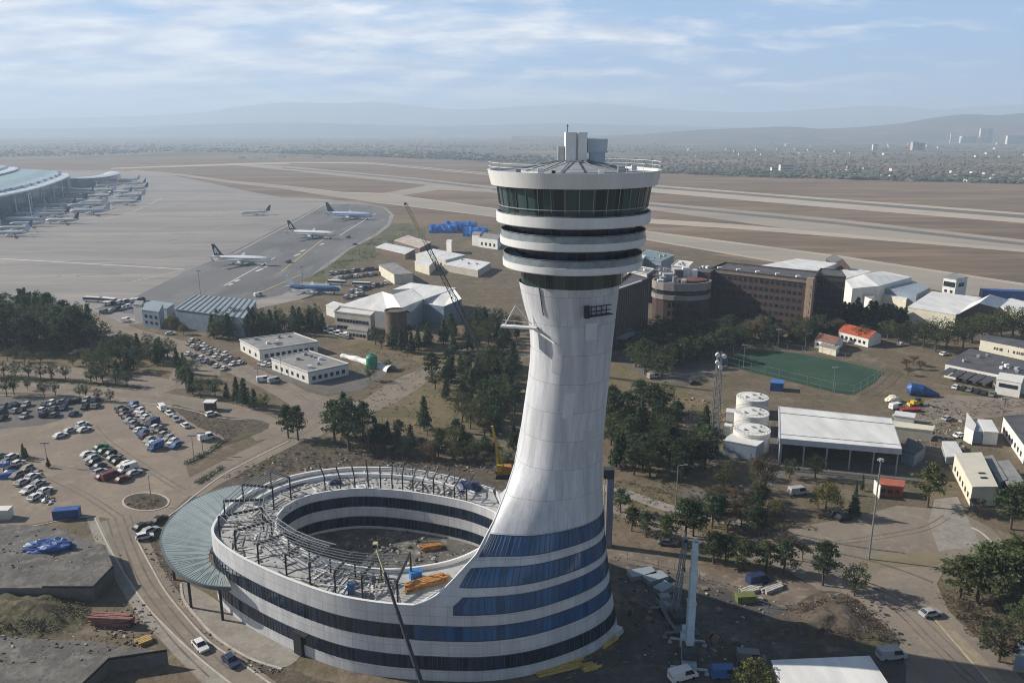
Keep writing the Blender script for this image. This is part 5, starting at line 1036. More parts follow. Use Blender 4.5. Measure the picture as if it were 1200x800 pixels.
mb.add(vs, [(i * 4 + j, i * 4 + 4 + j, i * 4 + 5 + j, i * 4 + 1 + j) for i in range(len(pier) - 1) for j in range(3)]); mw.add(ws, [(i * 2, i * 2 + 2, i * 2 + 3, i * 2 + 1) for i in range(len(pier) - 1)])
add('roof', mb, M_TWHITE, t2); add('glass_wall', mw, M_TERM, t2)
for i, (x, y) in enumerate(((37.5, 256), (114.5, 226), (1, 266))):
    q = P(x, y); h = (26, 17, 24)[i]; o = thing('floodlight_mast', ['pale floodlight mast in front of the terminal wall', 'pale floodlight mast beside the glazed pier', 'pale floodlight mast at the left edge of the apron'][i], 'light mast', (q.x, q.y, 0)); mb = MB(); mb.tube([(0, 0, 0), (0, 0, h)], [.6, .3], 6); add('pole', mb, M_TWHITE, o, local=True); mb = MB(); mb.box((0, 0, h), (3.4, .8, 1)); add('lamp_head', mb, M_TWHITE, o, local=True)

# ------------------------------------------------------------------ aircraft
M_PW = mat('aircraft_white', (0.74, 0.74, 0.73), 0.35, 0.03, 0.3); M_PN = mat('aircraft_navy', (0.012, 0.02, 0.05), 0.35, 0.1, 0.5); M_PB = mat('aircraft_blue', (0.05, 0.13, 0.30), 0.35, 0.1, 0.3); M_PG = mat('aircraft_grey', (0.42, 0.44, 0.46), 0.4, 0.06, 0.5); M_PR = mat('aircraft_red', (0.35, 0.03, 0.03), 0.35, 0.1, 0.5)
def aircraft_meshes():
    d = {}
    mb = MB(); prof = [(-19, .15, 1.1), (-16.5, .75, .85), (-13, 1.35, .45), (-9, 1.8, .12), (-4, 1.98, 0), (8, 1.98, 0), (13.5, 1.95, 0), (16, 1.65, -.12), (17.6, 1.15, -.3), (18.6, .6, -.42), (19.1, .1, -.48)]
    n = 16; vs = []
    for x, r, dz in prof:
        for k in range(n): a = 2 * math.pi * k / n; vs.append((x, r * math.cos(a), 3.6 + dz + r * math.sin(a)))
    mb.add(vs, [(i * n + k, (i + 1) * n + k, (i + 1) * n + (k + 1) % n, i * n + (k + 1) % n) for i in range(len(prof) - 1) for k in range(n)]); d['fuselage'] = mb.mesh('fuselage', [M_PW], smooth=True)
    for sg, nm in ((1, 'wing_a'), (-1, 'wing_b')):
        mb = MB(); pl = [(3.5, 1.2), (-3.5, 1.2), (-5.2, 6), (-8.6, 17), (-7.2, 17.2), (-1.6, 6)]; zz = lambda y: 2.7 + (abs(y) - 1.2) * .1
        v = [Vector((x, y * sg, zz(y) + .0)) for x, y in pl] + [Vector((x, y * sg, zz(y) + (.55 if y < 2 else .3))) for x, y in pl]
        mb.add(v, [tuple(range(6)), tuple(range(11, 5, -1))] + [(i, (i + 1) % 6, 6 + (i + 1) % 6, 6 + i) for i in range(6)]); mb.add([(-7.2, 17 * sg, 4.5), (-8.6, 17 * sg, 4.5), (-9.6, 17.5 * sg, 6.6), (-8.9, 17.5 * sg, 6.6), (-7.2, 17.2 * sg, 4.5), (-8.6, 17.2 * sg, 4.5), (-9.6, 17.6 * sg, 6.6), (-8.9, 17.6 * sg, 6.6)], [(0, 1, 2, 3), (4, 5, 6, 7), (0, 1, 5, 4), (1, 2, 6, 5), (2, 3, 7, 6), (3, 0, 4, 7)]); d[nm] = mb.mesh('wing', [M_PG])
        mb = MB(); mb.tube([(2.6, 5.2 * sg, 1.75), (2.2, 5.2 * sg, 1.75), (0, 5.2 * sg, 1.75), (-1.6, 5.2 * sg, 1.9)], [1.0, 1.12, 1.05, .6], 12); mb.box((-.3, 5.2 * sg, 2.75), (3, .35, 1)); d['eng_' + nm] = mb.mesh('engine', [M_PW])
        mb = MB(); pl = [(-14, .6), (-16.2, .6), (-18.6, 6.2), (-17.2, 6.4)]; v = [Vector((x, y * sg, 4.9)) for x, y in pl] + [Vector((x, y * sg, 5.15)) for x, y in pl]; mb.add(v, [(0, 1, 2, 3), (7, 6, 5, 4)] + [(i, (i + 1) % 4, 4 + (i + 1) % 4, 4 + i) for i in range(4)]); d['stab_' + nm] = mb.mesh('stabilizer', [M_PG])
    mb = MB(); pl = [(-10.5, 5.3), (-12.6, 6.0), (-17.2, 11.9), (-19.2, 11.9), (-17.6, 4.9)]; v = [Vector((x, -.2, z)) for x, z in pl] + [Vector((x, .2, z)) for x, z in pl]; mb.add(v, [tuple(range(5)), tuple(range(9, 4, -1))] + [(i, (i + 1) % 5, 5 + (i + 1) % 5, 5 + i) for i in range(5)]); d['fin'] = mb.mesh('tail_fin', [M_PN])
    mb = MB()
    for sy in (-.22, .22):
        mb.add([(-14.4, sy, 6.4), (-15.6, sy, 6.4), (-17.4, sy, 9.6), (-16.6, sy, 9.6)], [(0, 1, 2, 3)]); mb.add([(-16.2, sy, 6.4), (-17.2, sy, 6.4), (-17.6, sy, 8.6), (-17.0, sy, 8.9)], [(0, 1, 2, 3)])
    d['emblem'] = mb.mesh('tail_emblem', [M_PW], recalc=False)
    mb = MB()
    for sg in (1, -1): mb.box((1, 1.955 * sg, 4.0), (25, .08, .32))
    mb.box((17.2, 0, 4.05), (.9, 1.7, .5)); d['windows'] = mb.mesh('window_strip', [M_PN])
    mb = MB(); mb.tube([(0, -.35, .55), (0, .35, .55)], .55, 10); mb.box((0, 0, 1.4), (.2, .2, 1.6)); d['gear'] = mb.mesh('landing_gear', [M_STEEL]); return d
AM = aircraft_meshes()
def aircraft(label, c, ang, fin=None, emblem=True, group=None, body=None, scale=1.0):
    t = thing('airliner', label, 'aircraft', (c.x, c.y, .1), ang, group); t.scale = (scale,) * 3
    def pt(k, loc=None):
        o = bpy.data.objects.new(AM[k].name.split('.')[0], AM[k]); COL.objects.link(o); o.parent = t
        if loc: o.location = loc
        return o
    def ov(o, m):
        if m: o.material_slots[0].link = 'OBJECT'; o.material_slots[0].material = m
    ov(pt('fuselage'), body); f = pt('fin'); ov(f, fin)
    if emblem: e = pt('emblem'); e.parent = f
    for w in ('wing_a', 'wing_b'): pt(w); pt('eng_' + w); pt('stab_' + w)
    pt('windows')
    for l in ((14.5, 0, 0), (-1.5, 2.8, 0), (-1.5, -2.8, 0)): pt('gear', l)
    return t
def plane_px(label, nose, tail, **k):
    a, b = P(*nose), P(*tail); d = a - b; return aircraft(label, (a + b) / 2, math.atan2(d.y, d.x), scale=max(.9, min(1.45, d.length / 38)), **k)
plane_px('white airliner with dark emblem tail on the nearest remote stand', (318, 311.5), (250, 309))
plane_px('white airliner with dark tail on the middle remote stand', (394, 280.5), (338, 278))
plane_px('blue grey airliner with navy tail on the farthest remote stand', (440, 258), (380, 256), body=mat('aircraft_pale_blue', (.42, .52, .66), .35, .03, .3), emblem=False)
plane_px('white airliner taxiing alone on the open concrete apron', (281, 253), (318, 251.5), fin=M_PN, emblem=False)
plane_px('blue sided airliner parked behind the pine hedge beside the buses', (397, 345), (338, 343), body=M_PB, fin=M_PW, emblem=False)
rows_t = [((54, 262), (94, 262)), ((0, 271), (38, 271)), ((-6, 277), (34, 277)), ((82, 252), (131, 251.5)), ((46, 255), (80, 254)), ((128, 241), (167, 240)), ((80, 245), (128, 244)), ((136, 233), (172, 232)), ((143, 224), (175, 223)), ((146, 218), (172, 217)), ((8, 260), (44, 259)), ((140, 213), (165, 212.5)), ((70, 238), (104, 238)), ((128, 228), (156, 228)), ((14, 266), (52, 265.5)), ((38, 249), (76, 248.5)), ((92, 241), (128, 240)), ((100, 233), (134, 232.5)), ((108, 226), (138, 225.5)), ((112, 220), (140, 219.5)), ((56, 243.5), (90, 243)), ((84, 229), (108, 228.5)), ((20, 254), (52, 253.5))]
M_PP = mat('aircraft_shade_haze', (.50, .54, .58), .35, .03, .3)  # blue-grey body paint stands in for terminal shade and haze
for i, (n_, tl) in enumerate(rows_t):
    a, b = P(*n_), P(*tl); d = a - b; aircraft('pale airliner parked nose in along the glazed terminal and its pier', (a + b) / 2, math.atan2(d.y, d.x), fin=[M_PN, M_PB, M_PP, M_PG][i % 4], emblem=False, body=M_PP, group='airliners parked at the terminal', scale=max(.9, min(1.3, d.length / 38)))
    if i % 3 == 0 and n_[0] > 30:
        e = a + Vector((-38, -4, 0)); t = thing('boarding_bridge', 'grey boarding bridge reaching to a parked airliner nose at the terminal', 'boarding bridge', (a.x, a.y, 0), 0, 'boarding bridges at the terminal'); mb = MB(); mb.bar((a.x + 1, a.y - 3, 4.6), (e.x, e.y, 5.4), 2.6, 2.8); add('tunnel', mb, M_PG, t); mb = MB(); mb.tube([(a.x - 8, a.y - 3, 0), (a.x - 8, a.y - 3, 3.6)], .6, 6); add('leg', mb, M_GREY, t)
# ------------------------------------------------------------------ cranes
M_CRW = mat('crane_pale_blue', (0.40, 0.50, 0.55), 0.45, 0.12, 0.5); M_CRY = mat('crane_yellow', (0.52, 0.33, 0.03), 0.5, 0.15, 0.6); M_CRD = mat('crane_dark', (0.035, 0.04, 0.045), 0.5, 0.2, 0.6); M_CRT = mat('crane_tip', (0.42, 0.38, 0.20), 0.5, 0.2, 0.6); M_TYRE = mat('tyre', (0.018, 0.018, 0.018), 0.85, 0.1, 1)
def crane(label, base, tip, cabm, sections, truck_rz, name='mobile_crane', lattice=False, track=False, pend=True):
    base, tip = Vector(base), Vector(tip); t = thing(name, label, 'crane', (base.x, base.y, 0))
    ca = math.cos(truck_rz), math.sin(truck_rz)
    def loc(x, y, z): return (base.x + x * ca[0] - y * ca[1], base.y + x * ca[1] + y * ca[0], z)
    mb = MB(); mb.box(loc(0, 0, 1.35), (11, 2.6, .9), truck_rz); mb.box(loc(-.5, 0, 1.95), (4, 2.6, .4), truck_rz); add('chassis', mb, cabm, t)
    mb = MB(); mb.box(loc(4.4, 0, 2.4), (2.0, 2.5, 1.3), truck_rz, taper=.88); cb = add('cab', mb, cabm, t); mb = MB(); mb.box(loc(4.75, 0, 2.6), (1.5, 2.54, .55), truck_rz); add('windscreen', mb, M_WIN, cb)
    mb = MB(); mb.box(loc(-2.6, 0, 2.9), (3.6, 2.5, 1.4), truck_rz); add('counterweight', mb, M_CRD, t); mb = MB(); mb.box(loc(.4, 1.1, 3.0), (1.8, .95, 1.7), truck_rz, taper=.85); add('operator_cab', mb, cabm, t)
    for x in (-4.2, -2.9, 1.6, 2.9, 4.4):
        for y in (-1.15, 1.15): mb = MB(); a, b = loc(x, y - .22, .6), loc(x, y + .22, .6); mb.tube([a, b], .6, 12); add('wheel', mb, M_TYRE, t)
    for x in (-4.9, 3.6):
        mb = MB(); mb.bar(loc(x, -3.2, .95), loc(x, 3.2, .95), .35, .3)
        for y in (-3.2, 3.2): mb.bar(loc(x, y, .05), loc(x, y, 1.0), .22); mb.box(loc(x, y, .1), (.8, .8, .15), truck_rz)
        add('outrigger', mb, cabm, t)
    piv = Vector(loc(-1.4, 0, 3.3)); d = tip - piv; s0 = 0
    for i, (f, w, m) in enumerate(sections):
        a = piv + d * s0; b = piv + d * f; mb = MB()
        if lattice:
            dn = d.normalized(); sx = dn.cross(Vector((0, 0, 1))).normalized() * w / 2; sy = sx.cross(dn).normalized() * w / 2; L_ = (b - a).length; n = max(2, int(L_ / (w * 1.3))); cs = [sx + sy, sx - sy, -sx - sy, -sx + sy]
            for q in cs: mb.bar(a + q, b + q, w * .16)
            for k in range(n):
                u, v = a.lerp(b, k / n), a.lerp(b, (k + 1) / n)
                for j in range(4): mb.bar(u + cs[j], v + cs[(j + 1) % 4], w * .09); mb.bar(v + cs[j], v + cs[(j + 1) % 4], w * .08)
        else:
            mb.bar(a, b, w, w * 1.2)
            if i: mb.box(a, (w * 1.35, w * 1.35, w * .6))
            dn = d.normalized(); up_ = dn.cross(Vector((1, 0, 0))).normalized() * w * .62
            for q in range(int((b - a).length / 2.4)): mb.bar(a + dn * (1.2 + q * 2.4) - up_, a + dn * (1.6 + q * 2.4) - up_, w * .5, .06)
        add('boom_section', mb, m, t); s0 = f
    mb = MB(); mb.box(tip, (.8, 1.0, .8)); mb.tube([tip + Vector((0, -.5, -.2)), tip + Vector((0, .5, -.2))], .45, 10); hd = add('boom_head', mb, sections[-1][2], t)
    if pend:
        mb = MB(); mb.bar(tip + Vector((.25, 0, 0)), tip + Vector((.25, 0, -6)), .06); mb.bar(tip + Vector((-.1, 0, 0)), tip + Vector((-.1, 0, -6)), .06); mb.box(tip + Vector((.1, 0, -6.4)), (.5, .4, .9)); add('hook_block', mb, M_CRD, hd)
    mb = MB(); mb.tube([Vector(loc(.5, 0, 2.4)), piv + d * (sections[0][0] * .55)], .22, 8); add('lift_cylinder', mb, M_PURLIN, t)
    return t
crane('mobile crane with dark boom and pale tip crossing in front of the ring', (-12, 108, 0), (-23.9, 128, 24.6), M_CRD, [(.34, .62, M_CRD), (.62, .52, M_CRD), (.84, .42, M_CRD), (1, .3, M_CRT)], R(115), pend=False)
a = P(563, 424); tp = Vector((-41.7, 320, 66.5)); crane('tall leaning dark lattice crane with pale boom top behind the tower', (a.x, a.y, 0), tp, M_CRD, [(.40, 2.0, M_CRD), (.74, 1.6, M_CRD), (1, 1.1, M_CRT)], R(150), lattice=True, pend=False)
a = P(806, 768); crane('pale blue telescopic crane standing upright on the shaded yard', (a.x, a.y, 0), (P(815, 634, 23.2)), M_CRW, [(.42, 1.3, M_CRW), (.72, 1.12, M_CRW), (.9, 1.0, M_CRW), (1, .9, M_CRW)], R(80), pend=True)
a = P(787, 727); crane('smaller grey crane boom leaning beside the pale blue crane', (a.x, a.y, 0), P(803, 632, 17.6), mat('crane_grey', (.20, .23, .25), .5, .15), [(.5, 1.0, mat('crane_grey', (.2, .23, .25))), (.85, .8, mat('crane_grey', (.2, .23, .25))), (1, .6, mat('crane_grey', (.2, .23, .25)))], R(100), lattice=True)
# yellow rig behind the ring
a = P(590, 558); t = thing('drilling_rig', 'yellow crawler rig with upright mast behind the ring building', 'rig', (a.x, a.y, 0))
for y in (-1.6, 1.6): mb = MB(); mb.box((a.x, a.y + y, .55), (4.6, .8, 1.1), taper=.85); add('track', mb, M_TYRE, t)
mb = MB(); mb.box((a.x + .3, a.y, 2.2), (4.2, 3.0, 2.0), taper=.92); add('engine_housing', mb, mat('rig_orange', (.42, .19, .03), .5, .15), t); mb = MB(); mb.box((a.x - 1.2, a.y - 1.2, 3.2), (1.4, 1.3, 1.8), taper=.85); add('cab', mb, M_CRY, t)
mb = MB(); mb.bar((a.x - 1.6, a.y - .4, 1.8), (a.x - 1.9, a.y - .4, 10), .75); mb.bar((a.x - 1.9, a.y - .4, 9.5), (a.x - 3.1, a.y - .2, 15.2), .6); add('mast', mb, M_CRY, t); mb = MB(); mb.bar((a.x + .2, a.y - .4, 2.6), (a.x - 1.8, a.y - .4, 9.0), .3); add('strut', mb, M_CRY, t)
# hoist on the tower's right flank
t = thing('construction_hoist', 'construction hoist mast standing behind the right flank of the tower base', 'hoist', (21.6, 172, 0)); mb = MB(); cx, cy = 21.9, 172.0
for dx, dy in ((-.5, -.5), (.5, -.5), (.5, .5), (-.5, .5)): mb.bar((cx - 1.1 + dx, cy + dy, 0), (cx - 1.1 + dx, cy + dy, 19.5), .14)
for k in range(19): mb.bar((cx - 1.6, cy - .5, k), (cx - .6, cy - .5, k + 1), .08); mb.bar((cx - .6, cy - .5, k), (cx - .6, cy + .5, k + 1), .08)
add('mast', mb, mat('hoist_yellow', (.55, .52, .25), .5, .2), t); mb = MB(); mb.box((cx + .7, cy, 9), (1.5, 1.6, 18)); add('shaft_panel', mb, mat('hoist_grey', (.21, .21, .26), .6, .15), t); mb = MB(); mb.box((cx + .2, cy - .3, 18.8), (2.4, 2.0, 2.2)); add('car', mb, M_CRD, t)
# radio mast, floodlights, poles
q = P(835, 541); t = thing('radio_mast', 'grey lattice radio mast with white dish drums near the tanks', 'mast', (q.x, q.y, 0)); mb = MB(); H_ = 33.5
for sx, sy in ((-1, -1), (1, -1), (1, 1), (-1, 1)): mb.bar((q.x + sx * 1.3, q.y + sy * 1.3, 0), (q.x + sx * .55, q.y + sy * .55, H_), .2)
for k in range(16):
    z0, z1 = k * H_ / 16, (k + 1) * H_ / 16; r0, r1 = 1.3 - .75 * k / 16, 1.3 - .75 * (k + 1) / 16
    for (ax, ay), (bx, by) in (((-1, -1), (1, -1)), ((1, -1), (1, 1)), ((1, 1), (-1, 1)), ((-1, 1), (-1, -1))): mb.bar((q.x + ax * r0, q.y + ay * r0, z0), (q.x + bx * r1, q.y + by * r1, z1), .09); mb.bar((q.x + ax * r1, q.y + ay * r1, z1), (q.x + bx * r1, q.y + by * r1, z1), .08)
add('lattice', mb, M_PURLIN, t)
for dx, z in ((-.9, 33), (1.0, 32.6), (-.8, 30.8), (.1, 29.4)):
    mb = MB(); mb.tube([(q.x + dx, q.y - .9, z), (q.x + dx, q.y - 1.6, z)], .62, 12); add('dish', mb, M_WHITE, t)
def pole(label, px, h, r=.16, head='arm', name='light_pole', cat='light pole', m=None, group=None):
    q = P(*px); t = thing(name, label, cat, (q.x, q.y, 0), 0, group); mb = MB(); mb.tube([(0, 0, 0), (0, 0, h)], [r, r * .55], 8); add('pole', mb, m or M_PURLIN, t, local=True); mb = MB()
    if head == 'crown':
        mb.tube([(0, 0, h - .2), (0, 0, h + .1)], .55, 10)
        for k in range(6): mb.box((math.cos(k) * .6, math.sin(k) * .6, h - .25), (.3, .3, .3))
    elif head == 'bar': mb.box((0, 0, h), (2.4, .3, .5))
    else: mb.bar((0, 0, h), (1.6, 0, h + .3), .12); mb.box((1.9, 0, h + .3), (.8, .3, .16))
    add('lamp_head', mb, M_GREY, t, local=True); return t
pole('tall floodlight mast standing alone in the right road junction', (1018, 655), 24.5, .24, 'crown'); pole('tall pale pole among small pines right of the tower', (791, 611), 15, .18, 'arm'); pole('tall wooden pole beside the dark roofed warehouse at the right', (1172, 505), 11, .16, 'bar', m=mat('wood_pole', (.16, .11, .075), .85, .2, 1))
pole('lamp pole rising from the round planted island', (178, 592), 8.5, .12); pole('left one of two lamp posts by the car park hedge', (227, 534), 6.5, .12, 'bar'); pole('right one of two lamp posts by the car park hedge', (238, 531), 6.5, .12, 'bar'); pole('single short lamp post in the open car park', (56, 545), 7, .12, 'bar')
pole('pole with bright lamp at the left end of the sports pitch', (871, 432), 10, .12, 'bar'); pole('pale pole at the near edge of the sports pitch', (976, 459), 9.5, .14, 'bar'); pole('pole behind the sports pitch in front of the hotel', (911, 412), 10, .12, 'bar'); pole('slim pole in front of the brown block behind the tower', (733, 412), 10, .1); pole('slim pole in front of the round building', (795, 380), 12, .12)
pole('slim lamp post at the corner of the white site office yard', (330, 440), 7, .12); pole('lamp post left of the white site office yard', (303, 449), 6, .12, 'bar'); pole('slim white pole beside the shaded pitch trees', (943, 412), 8, .1); pole('lamp pole behind the pines at the ring roof', (432, 530), 9, .12)
pole('thin apron light pole on the dark stand asphalt', (235, 345), 14, .16, 'bar'); pole('apron light pole by the airliner behind the hedge', (355, 335), 12, .16, 'bar')
# pitch fence
mbf = [P(x, y) for x, y in PITCHPX]; t = thing('pitch_fence', 'thin mesh fence posts around the green sports pitch', 'fence', (mbf[0].x, mbf[0].y, 0)); mb = MB()
for i in range(len(mbf)):
    a, b = mbf[i], mbf[(i + 1) % len(mbf)]; n = max(1, int((b - a).length / 5))
    for z in (1.5, 3.8): mb.bar((a.x, a.y, z), (b.x, b.y, z), .07)
    for k in range(n): p = a.lerp(b, k / n); mb.bar((p.x, p.y, 0), (p.x, p.y, 3.8), .12)
add('post_and_rail', mb, M_PURLIN, t)
mb = MB(); l = [P(448, 494), (P(475, 504)), P(510, 513), P(540, 519)]; t = thing('mesh_fence', 'rusty post fence across the dry grass behind the ring', 'fence', (l[0].x, l[0].y, 0))
for a, b in zip(l, l[1:]):
    n = int((b - a).length / 2.5)
    for k in range(n): p = a.lerp(b, k / n); mb.bar((p.x, p.y, 0), (p.x, p.y, 2.2), .14)
    for z in (.6, 2.1): mb.bar((a.x, a.y, z), (b.x, b.y, z), .07)
add('post_and_rail', mb, M_RUST, t)
# ------------------------------------------------------------------ vehicles
def car_meshes(kind):
    d = {}; mb = MB()
    if kind == 'car': L_, W_, body, cab, roof = 4.4, 1.8, [(-2.2, .35), (2.2, .35), (2.2, .72), (1.1, .92), (-1.75, .95), (-2.2, .85)], [(-1.85, .93), (1.05, .9), (.35, 1.42), (-1.25, 1.44)], (-1.25, .35, 1.43)
    elif kind == 'hatchback': L_, W_, body, cab, roof = 4.0, 1.75, [(-2.0, .35), (2.0, .35), (2.0, .75), (1.1, .95), (-1.95, .98)], [(-1.95, .96), (1.05, .93), (.35, 1.5), (-1.6, 1.54)], (-1.6, .35, 1.52)
    elif kind == 'van': L_, W_, body, cab, roof = 5.3, 1.95, [(-2.65, .4), (2.65, .4), (2.65, .95), (2.0, 1.15), (-2.65, 1.3)], [(-2.62, 1.25), (2.0, 1.13), (1.35, 2.1), (-2.5, 2.15)], (-2.5, 1.35, 2.14)
    elif kind == 'bus': L_, W_, body, cab, roof = 12, 2.55, [(-6, .4), (6, .4), (6, 1.5), (-6, 1.5)], [(-5.95, 1.45), (5.95, 1.45), (5.8, 2.75), (-5.9, 2.75)], (-6, 5.9, 2.75)
    w = W_ / 2; n = len(body); v = [Vector((x, -w, z)) for x, z in body] + [Vector((x, w, z)) for x, z in body]
    mb.add(v, [tuple(range(n)), tuple(range(2 * n - 1, n - 1, -1))] + [(i, n + i, n + (i + 1) % n, (i + 1) % n) for i in range(n)])
    rw = w * (.80 if kind in ('car', 'hatchback') else .96); x0, x1, z = roof; h = .06 if kind != 'bus' else .3
    mb.box(((x0 + x1) / 2, 0, z + h / 2), (x1 - x0 + .1, rw * 2, h), taper=.94)
    for (x, zb), (xt, zt) in ((cab[0], cab[3]), (cab[1], cab[2])):
        for s in (-1, 1): mb.bar((x, s * (w - .06), zb), (xt, s * rw * .98, zt), .09)
    if kind == 'van': mb.box((-1.35, 0, 1.68), (2.5, W_ * .97, .94), taper=.985)
    d['body'] = mb.mesh('body', [M_PW]); mb = MB(); v = []
    for s in (-1, 1): v += [Vector((cab[0][0], s * (w - .06), cab[0][1])), Vector((cab[1][0], s * (w - .06), cab[1][1])), Vector((cab[2][0], s * rw * .97, cab[2][1])), Vector((cab[3][0], s * rw * .97, cab[3][1]))]
    mb.add(v, [(0, 1, 2, 3), (7, 6, 5, 4), (0, 4, 5, 1), (1, 5, 6, 2), (2, 6, 7, 3), (3, 7, 4, 0)]); d['windows'] = mb.mesh('windows', [mat('car_glass', (.02, .025, .03), .5, .2, .6, spec=.3)])
    mb = MB(); r = .33 if kind != 'bus' else .5; mb.tube([(0, -.11, r), (0, .11, r)], r, 12); mb.tube([(0, -.12, r), (0, .12, r)], r * .55, 8); d['wheel'] = mb.mesh('wheel', [M_TYRE])
    d['wpos'] = [(sx * L_ * .31, sy * (w - .1), 0) for sx in (-1, 1) for sy in (-1, 1)]; return d
CM = {k: car_meshes(k) for k in ('car', 'hatchback', 'van', 'bus')}
PAINT = {'white': (.70, .70, .68), 'silver': (.36, .37, .38), 'grey': (.16, .165, .17), 'black': (.018, .018, .02), 'dark blue': (.02, .035, .09), 'blue': (.04, .12, .34), 'red': (.32, .03, .025), 'green': (.02, .11, .06), 'beige': (.36, .31, .24), 'maroon': (.13, .03, .03), 'yellow': (.55, .38, .03), 'orange': (.42, .16, .03)}
PM = {k: mat('paint_' + k.replace(' ', '_'), v, .5, 0, spec=.4) for k, v in PAINT.items()}
CHOICE = ['white'] * 7 + ['silver'] * 4 + ['grey'] * 3 + ['black'] * 4 + ['dark blue'] * 3 + ['blue', 'maroon', 'beige', 'grey', 'silver']
NAMEOF = {'car': 'parked_car', 'hatchback': 'parked_car', 'van': 'parked_van', 'bus': 'bus'}
def vehicle(label, p, ang, colr='white', kind='car', group=None, parts=True, z=0.1):
    t = thing(NAMEOF[kind], label, {'van': 'van', 'bus': 'bus'}.get(kind, 'car'), (p.x, p.y, z), ang, group); d = CM[kind]
    def pt(me, nm, loc=None):
        o = bpy.data.objects.new(nm, me); COL.objects.link(o); o.parent = t
        if loc: o.location = loc
        return o
    b = pt(d['body'], 'body'); b.material_slots[0].link = 'OBJECT'; b.material_slots[0].material = PM[colr]; pt(d['windows'], 'windows')
    for w in d['wpos']: pt(d['wheel'], 'wheel', w)
    return t
def heading(a, b): d = P(*b) - P(*a); return math.atan2(d.y, d.x)
def row(px0, px1, n, hd, where, colours=None, kinds=None, group=None, seed=1, skip=(), jit=.25, end='top'):
    rr = random.Random(seed); a, b = P(*px0), P(*px1); ang = heading(*hd); k_ = 0
    for i in range(n):
        if i in skip: rr.random(); continue
        p = a.lerp(b, i / max(1, n - 1)) + Vector((rr.uniform(-jit, jit), rr.uniform(-jit, jit), 0)); c = colours[i % len(colours)] if colours else rr.choice(CHOICE); kd = kinds[i % len(kinds)] if kinds else rr.choice(['car', 'car', 'hatchback', 'hatchback', 'van'] if i % 3 == 0 else ['car', 'hatchback'])
        vehicle(f"{c} {kd}, {ordinal(k_)} from the {end} {where}", p, ang + (math.pi if rr.random() < .4 else 0) + rr.uniform(-.05, .05), c, kd, group); k_ += 1
G1 = 'cars parked in the big tan lot'
HB = ((200, 530), (216, 522))
row((141, 480), (183, 526), 13, HB, 'in the left line of the upper lot block', group=G1, seed=11); row((156, 476), (207, 524), 13, HB, 'in the right line of the upper lot block', group=G1, seed=12)
HC_ = ((120, 545), (146, 536))
row((104, 534), (121, 560), 6, HC_, 'in the left line of the lower lot block', ['white', 'silver', 'black', 'dark blue', 'silver', 'maroon'], group=G1, seed=13); row((119, 526), (157, 556), 8, HC_, 'in the right line of the lower lot block', ['green', 'green', 'black', 'grey', 'black', 'white', 'white', 'silver'], ['car', 'car', 'hatchback', 'car', 'car', 'hatchback', 'van', 'car'], group=G1, seed=14)
row((130, 560), (144, 563), 2, HC_, 'at the reddish foot of the lower lot block', ['maroon', 'maroon'], ['van', 'car'], group=G1, seed=15, end='left')
row((190, 480), (217, 500), 4, ((205, 494), (190, 480)), 'along the kerb by the soil triangle', ['white', 'white', 'silver', 'white'], ['van', 'car', 'hatchback', 'car'], group=G1, seed=16)
vehicle('white van by the hedge at the right corner of the tan lot', P(243, 515), heading((238, 516), (250, 513)), 'white', 'van')
for (x, y, c, k, l) in ((71, 512, 'white', 'car', 'white car alone at the left of the open lot group'), (83, 506, 'silver', 'car', 'silver car between the white ones in the open lot'), (97, 499, 'white', 'hatchback', 'white hatchback at the back of the open lot group'), (99, 505, 'white', 'car', 'white car at the right front of the open lot group')): vehicle(l, P(x, y), heading((60, 515), (80, 508)), c, k, G1)
for j, (a, b, n, wh) in enumerate((((2, 478), (112, 470), 12, 'in the back line of the shaded lot'), ((4, 484), (112, 478), 10, 'in the middle line of the shaded lot'), ((2, 491), (86, 487), 8, 'in the front line of the shaded lot'))):
    row(a, b, n, ((40, 484), (52, 476)), wh, group='cars in the shaded lot at the left', seed=20 + j, end='left', colours=[['grey', 'dark blue', 'black', 'silver', 'dark blue', 'grey', 'white'], ['dark blue', 'silver', 'black', 'grey', 'white', 'grey'], ['black', 'grey', 'silver', 'dark blue']][j], skip=((4,), (3, 7), (1, 3, 6))[j], jit=.7)  # the lot's shade is put into the car colours as darker paints
row((2, 536), (40, 585), 7, ((10, 560), (24, 553)), 'in the left line of the lower left lot', group='cars in the lower left lot', seed=31); row((16, 537), (54, 577), 6, ((10, 560), (24, 553)), 'in the right line of the lower left lot', ['white', 'white', 'beige', 'white', 'silver', 'white', 'white', 'silver', 'white'], group='cars in the lower left lot', seed=32)
for i, (x, y, s) in enumerate(((8, 546, 2.6), (14, 556, 2.4), (3, 560, 2.5))):
    q = P(x, y); blob('covered_car', ['blue sheeted car at the top of the lower left lot', 'blue sheeted car in the middle of the lower left lot', 'blue sheeted car at the left edge of the lower left lot'][i], 'covered car', (q.x, q.y, .1), (s, 1.3, 1.5), M_BLUE, i + 7, bumps=.15)
vehicle('white car driving on the curved road below the canopy', P(235, 759), heading((228, 750), (242, 766)), 'white', 'car'); vehicle('dark blue car following below on the curved road', P(271, 777), heading((262, 767), (282, 786)), 'dark blue', 'car')
vehicle('black car parked at the tip of the canopy, left one', P(167, 619), heading((160, 622), (176, 615)), 'black', 'car'); vehicle('silver car parked under the canopy edge, middle one', P(176, 624), heading((160, 629), (176, 622)), 'silver', 'car'); vehicle('black car half under the canopy edge', P(187, 611), heading((180, 615), (196, 606)), 'black', 'car'); vehicle('white car below the others beside the canopy', P(170, 631), heading((160, 633), (178, 629)), 'white', 'hatchback')
